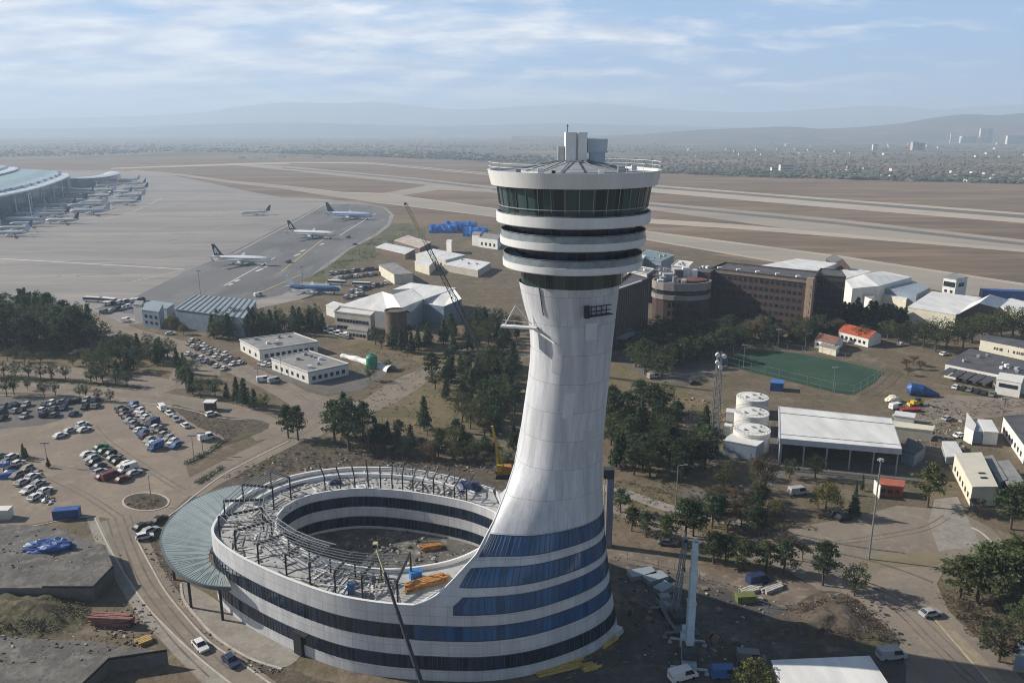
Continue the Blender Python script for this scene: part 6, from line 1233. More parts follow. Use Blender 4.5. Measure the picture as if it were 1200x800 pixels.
vehicle('white van beside the small square booth near the boulevard', P(248, 487), heading((240, 489), (256, 485)), 'white', 'hatchback')
H2 = ((240, 410), (250, 405))
row((226, 400), (282, 426), 13, H2, 'in the sunlit upper row by the long white building', ['white', 'maroon', 'beige', 'white', 'silver', 'silver', 'white', 'beige', 'white', 'beige', 'silver', 'maroon', 'white'], group='cars along the service road', seed=41); row((222, 404), (272, 428), 9, H2, 'in the sunlit lower row by the long white building', ['beige', 'white', 'maroon', 'white', 'beige', 'white', 'beige', 'silver', 'white'], group='cars along the service road', seed=42)
row((222, 416), (262, 433), 7, H2, 'in the tree shaded row by the side road', ['white', 'grey', 'white', 'silver', 'black', 'white', 'white'], group='cars along the service road', seed=43)
row((306, 427), (316, 429), 3, H2, 'at the corner of the grey roofed white building', ['silver', 'white', 'white'], seed=44, end='left'); vehicle('white van in the yard below the grey roofed white building', P(309, 447), heading((300, 448), (318, 446)), 'white', 'van'); vehicle('silver van behind the white van in the yard', P(322, 448), heading((312, 450), (330, 446)), 'silver', 'van')
# apron vehicles
vehicle('long white roofed bus at the left of the apron bus group', P(110, 354), heading((101, 354), (122, 355)), 'white', 'bus'); vehicle('white roofed bus at the right of the apron bus group', P(127, 355), heading((118, 354), (136, 356)), 'white', 'bus')
row((124, 358), (166, 353), 9, ((130, 358), (142, 354)), 'in the van row beside the apron buses', ['white', 'white', 'black', 'white', 'white', 'grey', 'white', 'white', 'black'], ['van'], group='vans by the apron buses', seed=51, end='left')
row((122, 367), (150, 361), 5, ((130, 366), (142, 362)), 'in the front van row near the blue workshop', ['grey', 'white', 'black', 'white', 'white'], ['van', 'car'], group='vans by the apron buses', seed=52, end='left'); vehicle('white lorry cab beside the blue grey workshop', P(148, 377), heading((143, 378), (154, 375)), 'white', 'van'); vehicle('white car on the verge under the yellow bush', P(200, 392), heading((196, 392), (206, 391)), 'white', 'car')
vehicle('white roofed bus, left of two buses behind the hedge', P(395, 334), heading((384, 333), (408, 334)), 'white', 'bus'); vehicle('white roofed bus, right of two buses behind the hedge', P(424, 336), heading((412, 335), (436, 336)), 'white', 'bus')
for j, (a, b, n, wh) in enumerate((((388, 322), (440, 316), 11, 'in the far row of the bus park'), ((400, 327), (446, 322), 9, 'in the second row of the bus park'), ((412, 343), (452, 333), 9, 'in the near row of the bus park'), ((406, 350), (424, 346), 4, 'at the near corner of the bus park'))): row(a, b, n, ((410, 336), (420, 331)), wh, group='vehicles in the bus park', seed=60 + j, end='left', kinds=['van', 'car', 'van'])
row((382, 388), (408, 396), 8, ((385, 394), (389, 388)), 'in the white row beside the beige annex', ['white'], ['van', 'hatchback'], group='white vehicles beside the beige annex', seed=71, end='left')
for (x, y, nx, ny) in ((338, 308, 352, 305), (408, 279, 420, 277), (416, 287, 424, 286), (303, 347, 309, 346)):
    vehicle({338: 'dark service truck beside the nearest remote stand', 408: 'grey service truck at the nose of the middle airliner', 416: 'black service car below the middle airliner', 303: 'white service van on the stand near the hedge'}[x], P(x, y), heading((x, y), (nx, ny)), {338: 'grey', 408: 'grey', 416: 'black', 303: 'white'}[x], 'van' if x != 416 else 'car')
# right side vehicles
for (x, y, a, c, k, l) in ((935, 579, (925, 580, 945, 578), 'silver', 'van', 'pale van on the dark road below the large shed'), (988, 609, (978, 611, 998, 607), 'black', 'car', 'black car in tree shade left of the floodlight mast'), (978, 604, (970, 605, 988, 602), 'grey', 'car', 'grey car behind the black one by the yellow tree'), (1106, 416, (1100, 417, 1112, 414), 'white', 'car', 'white car beside the dark depot roof'), (1056, 405, (1050, 406, 1062, 404), 'white', 'car', 'white car among trees right of the red house'), (798, 380, (790, 381, 806, 379), 'silver', 'van', 'pale van parked in front of the round building'), (848, 375, (840, 376, 856, 374), 'silver', 'car', 'silver car in hotel shade'), (766, 443, (760, 444, 773, 442), 'beige', 'van', 'small tan truck on the dirt behind the dark trees'), (813, 450, (805, 451, 820, 449), 'black', 'car', 'black car in the tree shadow near the radio mast'), (1125, 512, (1118, 513, 1132, 511), 'white', 'car', 'white car between the right hand sheds'), (1088, 513, (1080, 514, 1092, 509), 'white', 'van', 'white lorry beside the dark blue shed'), (1078, 506, (1070, 508, 1086, 505), 'white', 'car', 'white car behind the lorry at the dark blue shed'), (1110, 492, (1102, 494, 1118, 490), 'silver', 'car', 'silver car on the dirt behind the right hand sheds'), (1200, 691, (1190, 692, 1210, 690), 'black', 'van', 'black van at the right edge behind the pines'), (1044, 771, (1034, 772, 1054, 770), 'silver', 'van', 'pale truck in shadow beyond the white site hall'), (1090, 721, (1082, 722, 1100, 719), 'silver', 'car', 'silver car in shade beside the pavement'), (888, 683, (880, 684, 898, 680), 'dark blue', 'van', 'dark blue truck with pale pipes beside the soil mound'), (880, 775, (870, 774, 892, 776), 'grey', 'van', 'grey van in the dark yard near the yellow tree'), (800, 795, (785, 798, 815, 790), 'white', 'van', 'white truck cut by the bottom edge below the crane'), (850, 793, (840, 793, 862, 792), 'blue', 'van', 'blue truck at the bottom edge left of the yellow tree'), (782, 638, (775, 638, 792, 639), 'grey', 'car', 'grey car under the small pines by the packed earth')):
    vehicle(l, P(x, y), heading(a[:2], a[2:]), c, k)
row((1120, 455), (1162, 464), 6, ((1120, 459), (1132, 452)), 'under the slanted awnings of the depot', ['white', 'black', 'grey', 'black', 'black', 'grey'], ['car'], seed=81, end='left')
# blue covered cone and yellow machine
q = P(1080, 466); mb = MB(); d = (P(1098, 463) - P(1060, 460)).normalized(); a = P(1062, 462)
t = thing('covered_machine', 'bright blue sheeted cone shaped machine right of the pitch', 'covered machine', (a.x, a.y, 0)); mb.tube([a + Vector((0, 0, 2.2)), a + d * 1 + Vector((0, 0, 2.4)), a + d * 5 + Vector((0, 0, 2.0)), a + d * 9 + Vector((0, 0, 1.1)), a + d * 11 + Vector((0, 0, .7))], [1.2, 2.3, 2.1, 1.1, .5], 14); add('cover', mb, M_BLUE, t); mb = MB(); mb.box(a + d * 5 + Vector((0, 0, .35)), (8, 1.6, .6), math.atan2(d.y, d.x)); add('trailer_base', mb, M_STEEL, t)
q = P(1074, 475); t = thing('loader', 'small yellow loader in front of the blue sheeted machine', 'loader', (q.x, q.y, 0)); mb = MB(); mb.box((q.x, q.y, 1.3), (4, 1.8, 1.2), .2); add('body', mb, PM['yellow'], t); mb = MB(); mb.box((q.x + .3, q.y, 2.3), (1.6, 1.5, 1.2), .2, taper=.85); add('cab', mb, M_WIN, t); mb = MB(); mb.box((q.x - 2.9, q.y - .5, .7), (.9, 2.2, .9), .2, taper=.7); add('bucket', mb, PM['yellow'], t)
for sx in (-1.3, 1.3):
    for sy in (-.9, .9): mb = MB(); mb.tube([(q.x + sx, q.y + sy - .2, .6), (q.x + sx, q.y + sy + .2, .6)], .6, 10); add('wheel', mb, M_TYRE, t)
q = P(1066, 482); mb = MB(); mb.box((q.x, q.y, .9), (7, 2.2, .5), .1)
for sx in (-3, 0, 3): mb.box((q.x + sx, q.y, .4), (.6, 2, .8), .1)
tag(add('flatbed_trailer', mb, PM['red']), 'red flatbed trailer below the yellow loader', 'trailer'); q = P(1047, 470); blob('covered_load', 'beige sheeted load left of the blue sheeted machine', 'covered load', (q.x, q.y, 0), (3, 2, 2.2), M_CREAM, 12); vehicle('white truck left of the yellow loader', P(1050, 479), heading((1044, 480), (1056, 478)), 'white', 'van')
# yellow formwork at the foot of the tower
M_YF = mat('yellow_formwork', (.55, .39, .10), .7, .25, 1)
for i, (x, y, rz, L_, n, l) in enumerate(((655, 784, .35, 10, 4, 'long yellow formwork beams at the foot of the tower front'), (690, 782, .3, 3.5, 5, 'short yellow formwork bundle right of the long beams'), (712, 752, .8, 5, 3, 'yellow beam pair leaning toward the tower base right side'))):
    q = P(x, y); timber_pile((q.x, q.y, .05), rz, n, M_YF, 'formwork_pile', l, L=L_)
for i, (x, y, sx, sy, l) in enumerate(((752, 675, 6, 3, 'grey panel stack on the shaded yard, left one'), (768, 680, 5, 3, 'grey panel stack on the shaded yard, right one'), (778, 692, 4, 2.6, 'pale sheet stack in front of the grey panel stacks'), (722, 742, 2.4, 2, 'small white crate beside the right foot of the tower'))):
    q = P(x, y); t = thing('panel_stack', l, 'building material', (q.x, q.y, 0), .3 + i * .2)
    for k in range(4): mb = MB(); mb.box((.15 * (k % 2), .1 * k, .15 + k * .26), (sx, sy, .16)); add('panel', mb, M_BROOF if i != 3 else M_WALL, t, local=True)
for i, (x, y, l) in enumerate(((882, 692, 'pale steel pipe bundle behind the yellow green skip'), (905, 690, 'short pale beams beside the dark blue truck'))):
    q = P(x, y); timber_pile((q.x, q.y, .05), .5, 8, M_RUB[0], 'pipe_stack', l, L=6)
q = P(873, 704); mb = MB(); mb.box((q.x, q.y, .8), (3.6, 1.8, 1.5), .1, taper=1.12); mb.box((q.x, q.y, 1.6), (4.1, 2.1, .12), .1); tag(add('skip', mb, mat('skip_green', (.15, .17, .05), .6, .2)), 'yellow green skip beside the pipe bundle', 'skip')
# booth near boulevard
q = P(247, 480); t = thing('guard_booth', 'small grey guard booth with pale roof beside the boulevard', 'booth', (q.x, q.y, 0)); mb = MB(); mb.box((q.x, q.y, 1.5), (3.2, 3, 3)); add('wall', mb, M_BROWN, t); mb = MB(); mb.box((q.x, q.y, 3.1), (4, 3.8, .35)); add('roof', mb, M_WROOF, t); mb = MB(); mb.box((q.x, q.y - 1.52, 1.7), (2, .08, 1.2)); add('window', mb, M_WIN, t)
def px_spot(poly):
    xs, ys = [p[0] for p in poly], [p[1] for p in poly]
    def inside(x, y):
        c = False
        for i in range(len(poly)):
            (x1, y1), (x2, y2) = poly[i], poly[i - 1]
            if (y1 > y) != (y2 > y) and x < (x2 - x1) * (y - y1) / (y2 - y1) + x1: c = not c
        return c
    def f(rr):
        while True:
            x, y = rr.uniform(min(xs), max(xs)), rr.uniform(min(ys), max(ys))
            if inside(x, y): return P(x, y)
    return f
M_RUBD = [M_RUB[1], M_RUB[3], M_RUB[2], M_RUB[1], M_RUB[3], M_RUB[0], M_RUB[1]]
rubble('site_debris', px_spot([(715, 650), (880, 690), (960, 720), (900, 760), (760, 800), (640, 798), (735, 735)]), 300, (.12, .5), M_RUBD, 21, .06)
rubble('bank_debris', px_spot([(255, 560), (330, 530), (420, 530), (580, 545), (590, 555), (420, 545), (300, 560)]), 420, (.15, .65), M_RUBD, 22, .06)
rubble('roadside_debris', px_spot([(165, 640), (190, 650), (240, 745), (340, 790), (300, 790), (220, 720)]), 160, (.1, .4), M_RUBD, 23, .06)
rubble('mound_debris', px_spot([(930, 705), (1010, 695), (1060, 755), (960, 745)]), 90, (.15, .6), M_RUBD, 24, .9)
rubble('yard_debris', px_spot([(1040, 470), (1130, 480), (1140, 530), (1090, 530), (1050, 500)]), 240, (.2, .8), M_RUB, 25, .06)
rubble('pit_debris', px_spot([(100, 720), (170, 700), (190, 750), (120, 765)]), 160, (.15, .5), M_RUBD, 26, .06)
rubble('yard_debris', px_spot([(790, 460), (850, 470), (860, 500), (770, 500), (710, 480)]), 200, (.2, .8), M_RUBD, 27, .06)

def bays(p0, p1, n, hd, L_=4.8):
    a, b = P(*p0), P(*p1); ang = heading(*hd); d = Vector((math.cos(ang), math.sin(ang), 0)) * L_ / 2; mb = MB()
    for i in range(n + 1):
        c = a.lerp(b, (i - .5) / max(1, n - 1)); c.z = .085; w = Vector((-d.y, d.x, 0)).normalized() * .06; mb.add([c - d - w, c - d + w, c + d + w, c + d - w], [(0, 1, 2, 3)])
    structure('bay_lines', mb, M_MARK, recalc=False)
bays((141, 480), (183, 526), 13, HB); bays((156, 476), (207, 524), 13, HB); bays((104, 534), (121, 560), 6, HC_); bays((119, 526), (157, 556), 8, HC_); bays((2, 536), (40, 585), 9, ((10, 560), (24, 553)))
M_TRACK = mat('tyre_track', (.15, .125, .10), .9, .3, .3)
def tracks(pts, off, z=.088):
    q = catmull([P(x, y) for x, y in pts], 8); mb = MB()
    for o in (off - .8, off + .8):
        for i in range(len(q) - 1):
            d = (q[i + 1] - q[i]).normalized(); nn = Vector((-d.y, d.x, 0)); k = .18 + .12 * noise.noise(q[i] * .08 + Vector((o, 0, 0)))
            if k < .1: continue
            mb.add([q[i] + nn * (o - k) + Vector((0, 0, z)), q[i] + nn * (o + k) + Vector((0, 0, z)), q[i + 1] + nn * (o + k) + Vector((0, 0, z)), q[i + 1] + nn * (o - k) + Vector((0, 0, z))], [(0, 1, 2, 3)])
    structure('tyre_tracks', mb, M_TRACK, recalc=False)
for l, o in (([(140, 606), (152, 640), (170, 680), (195, 715), (225, 750), (262, 785)], 1.6), ([(140, 606), (152, 640), (170, 680), (195, 715), (225, 750), (262, 785)], -1.9), ([(205, 456), (250, 425), (320, 450), (352, 468), (378, 488), (340, 513), (300, 532), (235, 566)], 1.0), ([(60, 560), (100, 580), (140, 606)], 0), ([(110, 500), (130, 520), (190, 560), (215, 575)], 0), ([(700, 588), (760, 608), (820, 632), (900, 652), (960, 668), (1040, 692)], 0), ([(940, 640), (1010, 632), (1080, 620), (1110, 605)], 0), ([(1000, 680), (1060, 705), (1110, 750), (1180, 815)], .5), ([(1000, 680), (1060, 705), (1110, 750), (1180, 815)], -3.5), ([(730, 690), (800, 735), (840, 760)], 0), ([(-60, 452), (60, 457), (170, 467), (260, 483)], 1.5)): tracks(l, o)

rubble('lot_clutter', px_spot([(20, 540), (48, 552), (66, 590), (50, 592), (36, 560)]), 90, (.3, 1.1), [M_RUB[0], M_WALL, M_RUB[2], M_RUB[1]], 41, .08)
rubble('slab_litter', px_spot([(-20, 650), (60, 625), (120, 645), (100, 682), (0, 682)]), 70, (.12, .5), M_RUBD, 42, 3.3); rubble('slab_litter', px_spot([(0, 760), (100, 760), (160, 770), (90, 790), (0, 795)]), 60, (.12, .5), M_RUBD, 43, 2.7)
M_WOODP = mat('pallet_wood', (.26, .19, .12), .85, .25, 2)
def pallet(label, px, n, rz):
    q = P(*px); t = thing('pallet_stack', label, 'pallet', (q.x, q.y, .05), rz)
    for k in range(n):
        mb = MB()
        for s_ in range(5): mb.box((0, -.5 + s_ * .25, .14 + k * .16), (1.2, .16, .03))
        for s_ in (-.5, 0, .5): mb.box((s_, 0, .07 + k * .16), (.1, 1.1, .1))
        add('pallet', mb, M_WOODP, t, local=True)
for px, n, rz, l in (((742, 706), 5, .3, 'wooden pallet stack on the shaded yard below the grey panels'), ((760, 726), 3, 1.0, 'low pallet stack left of the cranes'), ((842, 716), 4, .6, 'pallet stack near the soil mound'), ((826, 690), 2, .1, 'two pallets on the reddish packed earth'), ((735, 668), 3, .7, 'pallet stack at the tower side of the packed earth'), ((860, 752), 4, .2, 'pallet stack in tower shadow above the white hall')): pallet(l, px, n, rz)
def drum(label, px, r, rz):
    q = P(*px); t = thing('cable_drum', label, 'cable drum', (q.x, q.y, .05), rz); mb = MB(); mb.tube([(0, -.45, r), (0, .45, r)], r * .55, 14); add('core', mb, M_STEEL, t, local=True)
    for y in (-.5, .5): mb = MB(); mb.tube([(0, y - .05, r), (0, y + .05, r)], r, 18); add('flange', mb, M_WOODP, t, local=True)
drum('wooden cable drum beside the crane outriggers', (836, 752), 1.0, .4); drum('wooden cable drum near the tower foot', (738, 722), .9, 1.3)
t = thing('site_fence', 'row of mesh fence panels along the shaded site yard', 'fence', (P(880, 700).x, P(880, 700).y, 0)); l = [P(735, 655), P(790, 668), P(850, 690), P(900, 712), P(950, 716)]; mb = MB()
for a, b in zip(l, l[1:]):
    n = int((b - a).length / 3)
    for k in range(n): p = a.lerp(b, k / n); mb.bar((p.x, p.y, 0), (p.x, p.y, 1.9), .08)
    for z in (.4, 1.1, 1.85): mb.bar((a.x, a.y, z), (b.x, b.y, z), .05)
add('panels', mb, M_PURLIN, t)
# ------------------------------------------------------------------ trees
def leaf_mat(name, c0, c1, ornd=.22):
    if name in MATS: return MATS[name]
    m = mat(name, c0, .75, .3, .55, spec=.15, second=c1, obj_rand=ornd)
    t = m.node_tree; b = t.nodes['Principled BSDF']; tr = N(t, 'ShaderNodeBsdfTranslucent'); mx = N(t, 'ShaderNodeMixShader'); mx.inputs[0].default_value = .38
    t.links.new(b.inputs['Base Color'].links[0].from_socket, tr.inputs['Color']); t.links.new(b.outputs[0], mx.inputs[1]); t.links.new(tr.outputs[0], mx.inputs[2]); t.links.new(mx.outputs[0], t.nodes['Material Output'].inputs['Surface']); return m
L_PINE = leaf_mat('pine_foliage', (.036, .062, .036), (.095, .130, .062), .35); L_DARK = leaf_mat('dark_foliage', (.040, .064, .028), (.115, .138, .056), .4); L_GREEN = leaf_mat('green_foliage', (.055, .080, .026), (.140, .160, .058), .32)
L_WILLOW = leaf_mat('willow_foliage', (.11, .105, .03), (.24, .215, .07), .1); L_BARE = leaf_mat('brown_foliage', (.105, .082, .055), (.215, .17, .115), .18); L_RUST = leaf_mat('rust_foliage', (.17, .06, .03), (.28, .11, .06), .1)
M_BARK = mat('bark', (.085, .062, .048), .9, .3, 2.0)
def leaf(mb, p, s, rr):
    a = Vector((rr.gauss(0, 1), rr.gauss(0, 1), rr.gauss(0, .7))).normalized(); b = a.cross(Vector((rr.gauss(0, 1), rr.gauss(0, 1), rr.gauss(0, 1)))).normalized(); s1, s2 = s * rr.uniform(.6, 1.2), s * rr.uniform(.4, .9)
    mb.add([p - a * s1, p + b * s2, p + a * s1, p - b * s2], [(0, 1, 2, 3)])
def crown_mesh(kind, seed):
    rr = random.Random(seed); mb = MB(); tr = MB(); Hh = 10.0
    if kind == 'conifer':
        tr.tube([(0, 0, 0), (.1, 0, 4), (0, .1, 9.4)], [.24, .17, .03], 7)
        for i in range(26):
            t = i / 25; z = 1.6 + 8.0 * t; r = (2.35 * (1 - t) ** .8 + .18) * rr.uniform(.75, 1.15); nb = max(3, int(7 * (1 - t) + 3))
            for k in range(nb):
                a = rr.uniform(0, 6.283); rl = r * rr.uniform(.7, 1.12); e = Vector((math.cos(a) * rl, math.sin(a) * rl, z - .28 * rl))
                if rl > .9 and i % 2 == 0: tr.tube([(0, 0, z), e * .9 + Vector((0, 0, z * .1))], [.05, .02], 4, False)
                for j in range(7):
                    f = rr.uniform(.25, 1.0); leaf(mb, Vector((e.x * f, e.y * f, z + (e.z - z) * f)) + Vector((rr.gauss(0, .2), rr.gauss(0, .2), rr.gauss(0, .16))), .34, rr)
    elif kind == 'pine':
        tr.tube([(0, 0, 0), (.15, .05, 3.5), (.05, -.1, 7), (0, 0, 9.2)], [.26, .2, .13, .04], 7)
        for i in range(24):
            t = (i / 23) ** .9; z = 3.4 + 6.2 * t; r = (2.9 * math.sin(math.pi * (.22 + .74 * t)) + .2) * rr.uniform(.5, 1.15); a = i * 2.4 + rr.uniform(-.5, .5); e = Vector((math.cos(a) * r, math.sin(a) * r, z + r * .12)); tr.tube([(0, 0, z - .5), e], [.09, .03], 4, False)
            for c in range(3):
                f = (.5, .8, 1.0)[c]; cc = Vector((e.x * f, e.y * f, z + rr.uniform(-.1, .3)))
                for j in range(22): leaf(mb, cc + Vector((rr.gauss(0, .42), rr.gauss(0, .42), rr.gauss(0, .26))), .27, rr)
    elif kind == 'round':
        tr.tube([(0, 0, 0), (.1, 0, 2.2), (0, 0, 5)], [.25, .2, .1], 7); n = 22
        for i in range(n):
            a = i * 2.399; u = 1 - 2 * (i + .5) / n; s = math.sqrt(1 - u * u); k = rr.uniform(.62, 1.05); c = Vector((math.cos(a) * s * 3.0 * k, math.sin(a) * s * 3.0 * k, 5.9 + u * 3.4 * k)); R_ = rr.uniform(.6, 1.3); c += Vector((rr.gauss(0, .35), rr.gauss(0, .35), rr.gauss(0, .3)))
            tr.tube([(0, 0, 3.2), c], [.11, .04], 4, False)
            for j in range(62):
                d = Vector((rr.gauss(0, 1), rr.gauss(0, 1), rr.gauss(0, 1))).normalized(); leaf(mb, c + d * R_ * rr.uniform(.45, 1.15), .22, rr)
    elif kind == 'willow':
        tr.tube([(0, 0, 0), (.1, 0, 2.5), (0, 0, 5)], [.28, .2, .1], 7)
        for i in range(46):
            a = i * 2.399; r0 = 3.2 * math.sqrt(rr.random()); z0 = 9.3 - .38 * r0 * r0 * rr.uniform(.6, 1.2); c = Vector((math.cos(a) * r0, math.sin(a) * r0, z0)); tr.tube([(0, 0, 4), c], [.07, .02], 4, False)
            for j in range(40):
                f = rr.random() ** 1.3; leaf(mb, c + Vector((math.cos(a) * f * .7 + rr.gauss(0, .32), math.sin(a) * f * .7 + rr.gauss(0, .32), -f * min(z0 - 2.0, 4.5))), .24, rr)
    else:                                                              # bare: fine twigs with a few brown leaves
        def br(p, d, l, r, dep):
            e = p + d * l; tr.tube([p, e], [r, r * .6], 4 if dep else 6, False)
            if dep >= 4:
                for j in range(16): leaf(mb, e + Vector((rr.gauss(0, .32), rr.gauss(0, .32), rr.gauss(0, .3))), .17, rr)
                return
            for k in range(3 if dep else 5): v = (d + Vector((rr.gauss(0, .5), rr.gauss(0, .5), rr.uniform(-.1, .35)))).normalized(); br(p + d * l * rr.uniform(.6, 1), v, l * rr.uniform(.62, .8), r * .58, dep + 1)
        br(Vector((0, 0, 0)), Vector((0, 0, 1)), 3.0, .24, 0)
    return mb.mesh('crown', [L_PINE], recalc=False), tr.mesh('trunk', [M_BARK])
VAR = {}
for k, nv in (('conifer', 5), ('pine', 5), ('round', 5), ('willow', 2), ('bare', 3)): VAR[k] = [crown_mesh(k, 100 + i * 7 + len(k)) for i in range(nv)]
LM = {'conifer': L_PINE, 'pine': L_PINE, 'round': L_GREEN, 'willow': L_WILLOW, 'bare': L_BARE}
TN = {'conifer': 'conifer_tree', 'pine': 'pine_tree', 'round': 'broadleaf_tree', 'willow': 'willow_tree', 'bare': 'bare_tree'}
trr = random.Random(99)
def tree(label, p, h, kind, group=None, m=None, wide=1.0):
    t = thing(TN[kind], label, 'tree', (p.x, p.y, 0), trr.uniform(0, 6.28), group); s = h / 10; t.scale = (s * wide * trr.uniform(.88, 1.12), s * wide * trr.uniform(.88, 1.12), s); cm, tm = trr.choice(VAR[kind])
    o = bpy.data.objects.new('trunk', tm); COL.objects.link(o); o.parent = t
    o = bpy.data.objects.new('crown', cm); COL.objects.link(o); o.parent = t; o.material_slots[0].link = 'OBJECT'; o.material_slots[0].material = m or LM[kind]; return t
def grove(poly, n, hs, kinds, labels, group, mind=3.0, seed=1, mats_=None, wide=1.0):
    f = px_spot(poly); rr = random.Random(seed); pts = []; tries = 0
    while len(pts) < n and tries < 6000:
        tries += 1; p = f(rr)
        if all((p - q).length > mind for q in pts): pts.append(p)
    for p in pts:
        k = rr.choice(kinds); tree(labels[k], p, rr.uniform(*hs), k, group, (mats_ or {}).get(k), wide)
dk = {'round': L_DARK}
grove([(-20, 372), (40, 366), (75, 378), (112, 398), (126, 414), (60, 414), (-20, 414)], 48, (13, 19), ['conifer', 'round', 'pine', 'conifer'], {'conifer': 'tall dark conifer inside the large grove at the left edge', 'round': 'tall dark broadleaf tree inside the large grove at the left edge', 'pine': 'tall dark pine inside the large grove at the left edge'}, 'trees of the large left grove', 4.2, 5, dk, 1.15)
grove([(100, 428), (130, 412), (175, 408), (205, 418), (200, 426), (165, 432), (160, 446), (110, 446)], 26, (7, 10.5), ['round', 'conifer', 'round'], {'round': 'dark broadleaf tree in the roadside grove above the boulevard', 'conifer': 'dark conifer in the roadside grove above the boulevard'}, 'trees of the roadside grove', 3.4, 6, dk, 1.15)
for i, (x, y) in enumerate(((5, 440), (18, 441), (34, 443), (48, 443.5), (61, 444), (77, 444.5), (107, 449), (121, 449), (136, 451), (149, 452.5))): tree(f'small round tree, {ordinal(i)} from the left along the upper edge of the boulevard', P(x, y), 6 + (i * 7 % 5) * .3, 'round', 'street trees above the boulevard', L_DARK, 1.1)
for i, (x, y) in enumerate(((8, 464), (17, 463), (33, 457), (52, 464), (65, 463), (94, 466), (101, 466), (115, 469.5), (130, 471))): tree(f'small clipped tree, {ordinal(i)} from the left between boulevard and shaded lot', P(x, y), (9, 9, 5, 7, 6.4, 5.6, 5.4, 5, 5)[i], 'round', 'street trees below the boulevard', L_DARK, .95)
for i, (x, y, h) in enumerate(((212, 446, 9), (218, 455, 9.5), (226, 462, 9), (235, 466, 8.5), (208, 432, 9), (222, 445, 9.5), (216, 438, 9))): tree('dark tree in the tight clump beside the road fork', P(x, y), h, 'round' if i % 2 else 'conifer', 'trees of the road fork clump', dk['round'] if i % 2 else None, 1.1)
for i, (x, y, h, k) in enumerate(((252, 464, 8, 'round'), (266, 468, 6.5, 'conifer'), (278, 471, 9.5, 'conifer'), (287, 474, 10, 'conifer'), (298, 479, 7.5, 'conifer'), (309, 482, 7, 'round'))): tree(f'dark tree, {ordinal(i)} from the left in the row along the curving site road', P(x, y), h, k, 'trees along the curving site road', L_DARK if k == 'round' else None, 1.15)
tree('slim layered pine, left one of the pair at the road bend', P(338, 513), 11, 'pine'); tree('slim layered pine, right one of the pair at the road bend', P(349.5, 516), 11.5, 'pine', None, None, .95)
for i, (x, y, h, k) in enumerate(((393, 521, 14.5, 'pine'), (409, 528, 16.5, 'pine'), (404, 512, 15, 'conifer'), (426, 509, 11, 'pine'), (440, 526, 11, 'conifer'), (451, 530, 9, 'pine'), (466, 533, 9, 'conifer'), (478, 536, 7, 'round'))): tree(f'dark pine, {ordinal(i)} in the stand just behind the ring building', P(x, y), h, k, 'pines behind the ring building', L_DARK if k == 'round' else None, 1.1)
grove([(240, 390), (262, 382), (300, 384), (340, 382), (378, 378), (386, 388), (372, 396), (300, 396), (245, 398)], 34, (8.5, 12.5), ['conifer', 'conifer', 'round'], {'conifer': 'dense dark conifer in the hedge behind the long white building', 'round': 'dark rounded tree in the hedge behind the long white building'}, 'trees of the hedge behind the white building', 2.6, 8, dk, 1.15)
for i, (x, y, h) in enumerate(((203, 386, 8), (215, 392, 6))): tree(['yellow green bush tree in front of the ribbed hangar', 'smaller yellow green bush by the ribbed hangar corner'][i], P(x, y), h, 'willow', None, None, 1.2)
grove([(498, 445), (540, 428), (600, 424), (616, 470), (612, 510), (600, 535), (572, 520), (545, 505), (525, 478)], 46, (8, 11.5), ['pine', 'conifer', 'conifer', 'round', 'pine'], {'pine': 'dark pine in the wood directly left of the tower stem', 'round': 'dark broadleaf tree in the wood directly left of the tower stem', 'conifer': 'dark conifer in the wood directly left of the tower stem'}, 'trees of the wood left of the tower', 3.6, 9, dk, 1.12)
grove([(485, 408), (505, 412), (560, 418), (612, 412), (612, 385), (560, 380), (535, 392), (510, 390)], 24, (8, 13), ['round', 'conifer', 'round'], {'round': 'dark tree in the thicket at the foot of the leaning crane', 'conifer': 'dark conifer in the thicket at the foot of the leaning crane'}, 'trees at the foot of the leaning crane', 4, 10, dk, 1.15)
for i, (x, y, h, k) in enumerate(((460, 408, 10, 'conifer'), (470, 412, 11, 'conifer'), (482, 414, 10, 'conifer'), (490, 410, 11, 'conifer'), (478, 402, 11, 'bare'), (440, 404, 9, 'round'), (447, 408, 7, 'round'))): tree(f'tree, {ordinal(i)} in the clump around the rust brown silo', P(x, y), h, k, 'trees around the silo', L_DARK if k == 'round' else None, 1.05)
tree('single dark conifer standing on dry grass behind the ring', P(497, 503), 11.5, 'conifer', None, None, 1.15); tree('round pine with clear trunk on the lawn', P(522, 452), 8, 'pine'); tree('round dark tree at the end of the green tank tent', P(434, 446), 6.5, 'round', None, L_DARK, 1.2); tree('small dark bush tree right of the green tank', P(455, 432), 4.5, 'round', None, L_DARK, 1.3)
grove([(500, 535), (545, 525), (590, 540), (596, 552), (540, 545), (505, 545)], 12, (4.5, 7), ['round', 'bare', 'pine'], {'round': 'low tree just behind the rear ring roof', 'bare': 'leafless shrub tree just behind the rear ring roof', 'pine': 'low pine just behind the rear ring roof'}, 'low trees behind the rear ring roof', 2.5, 12, dk, 1.1)
grove([(712, 486), (735, 470), (765, 474), (800, 494), (828, 500), (832, 545), (810, 572), (760, 566), (712, 548)], 42, (8.5, 12), ['round', 'pine', 'pine', 'conifer'], {'round': 'green broadleaf tree in the wood directly right of the tower stem', 'pine': 'pine in the wood directly right of the tower stem', 'conifer': 'conifer in the wood directly right of the tower stem'}, 'trees of the wood right of the tower', 3.3, 13, None, 1.2)
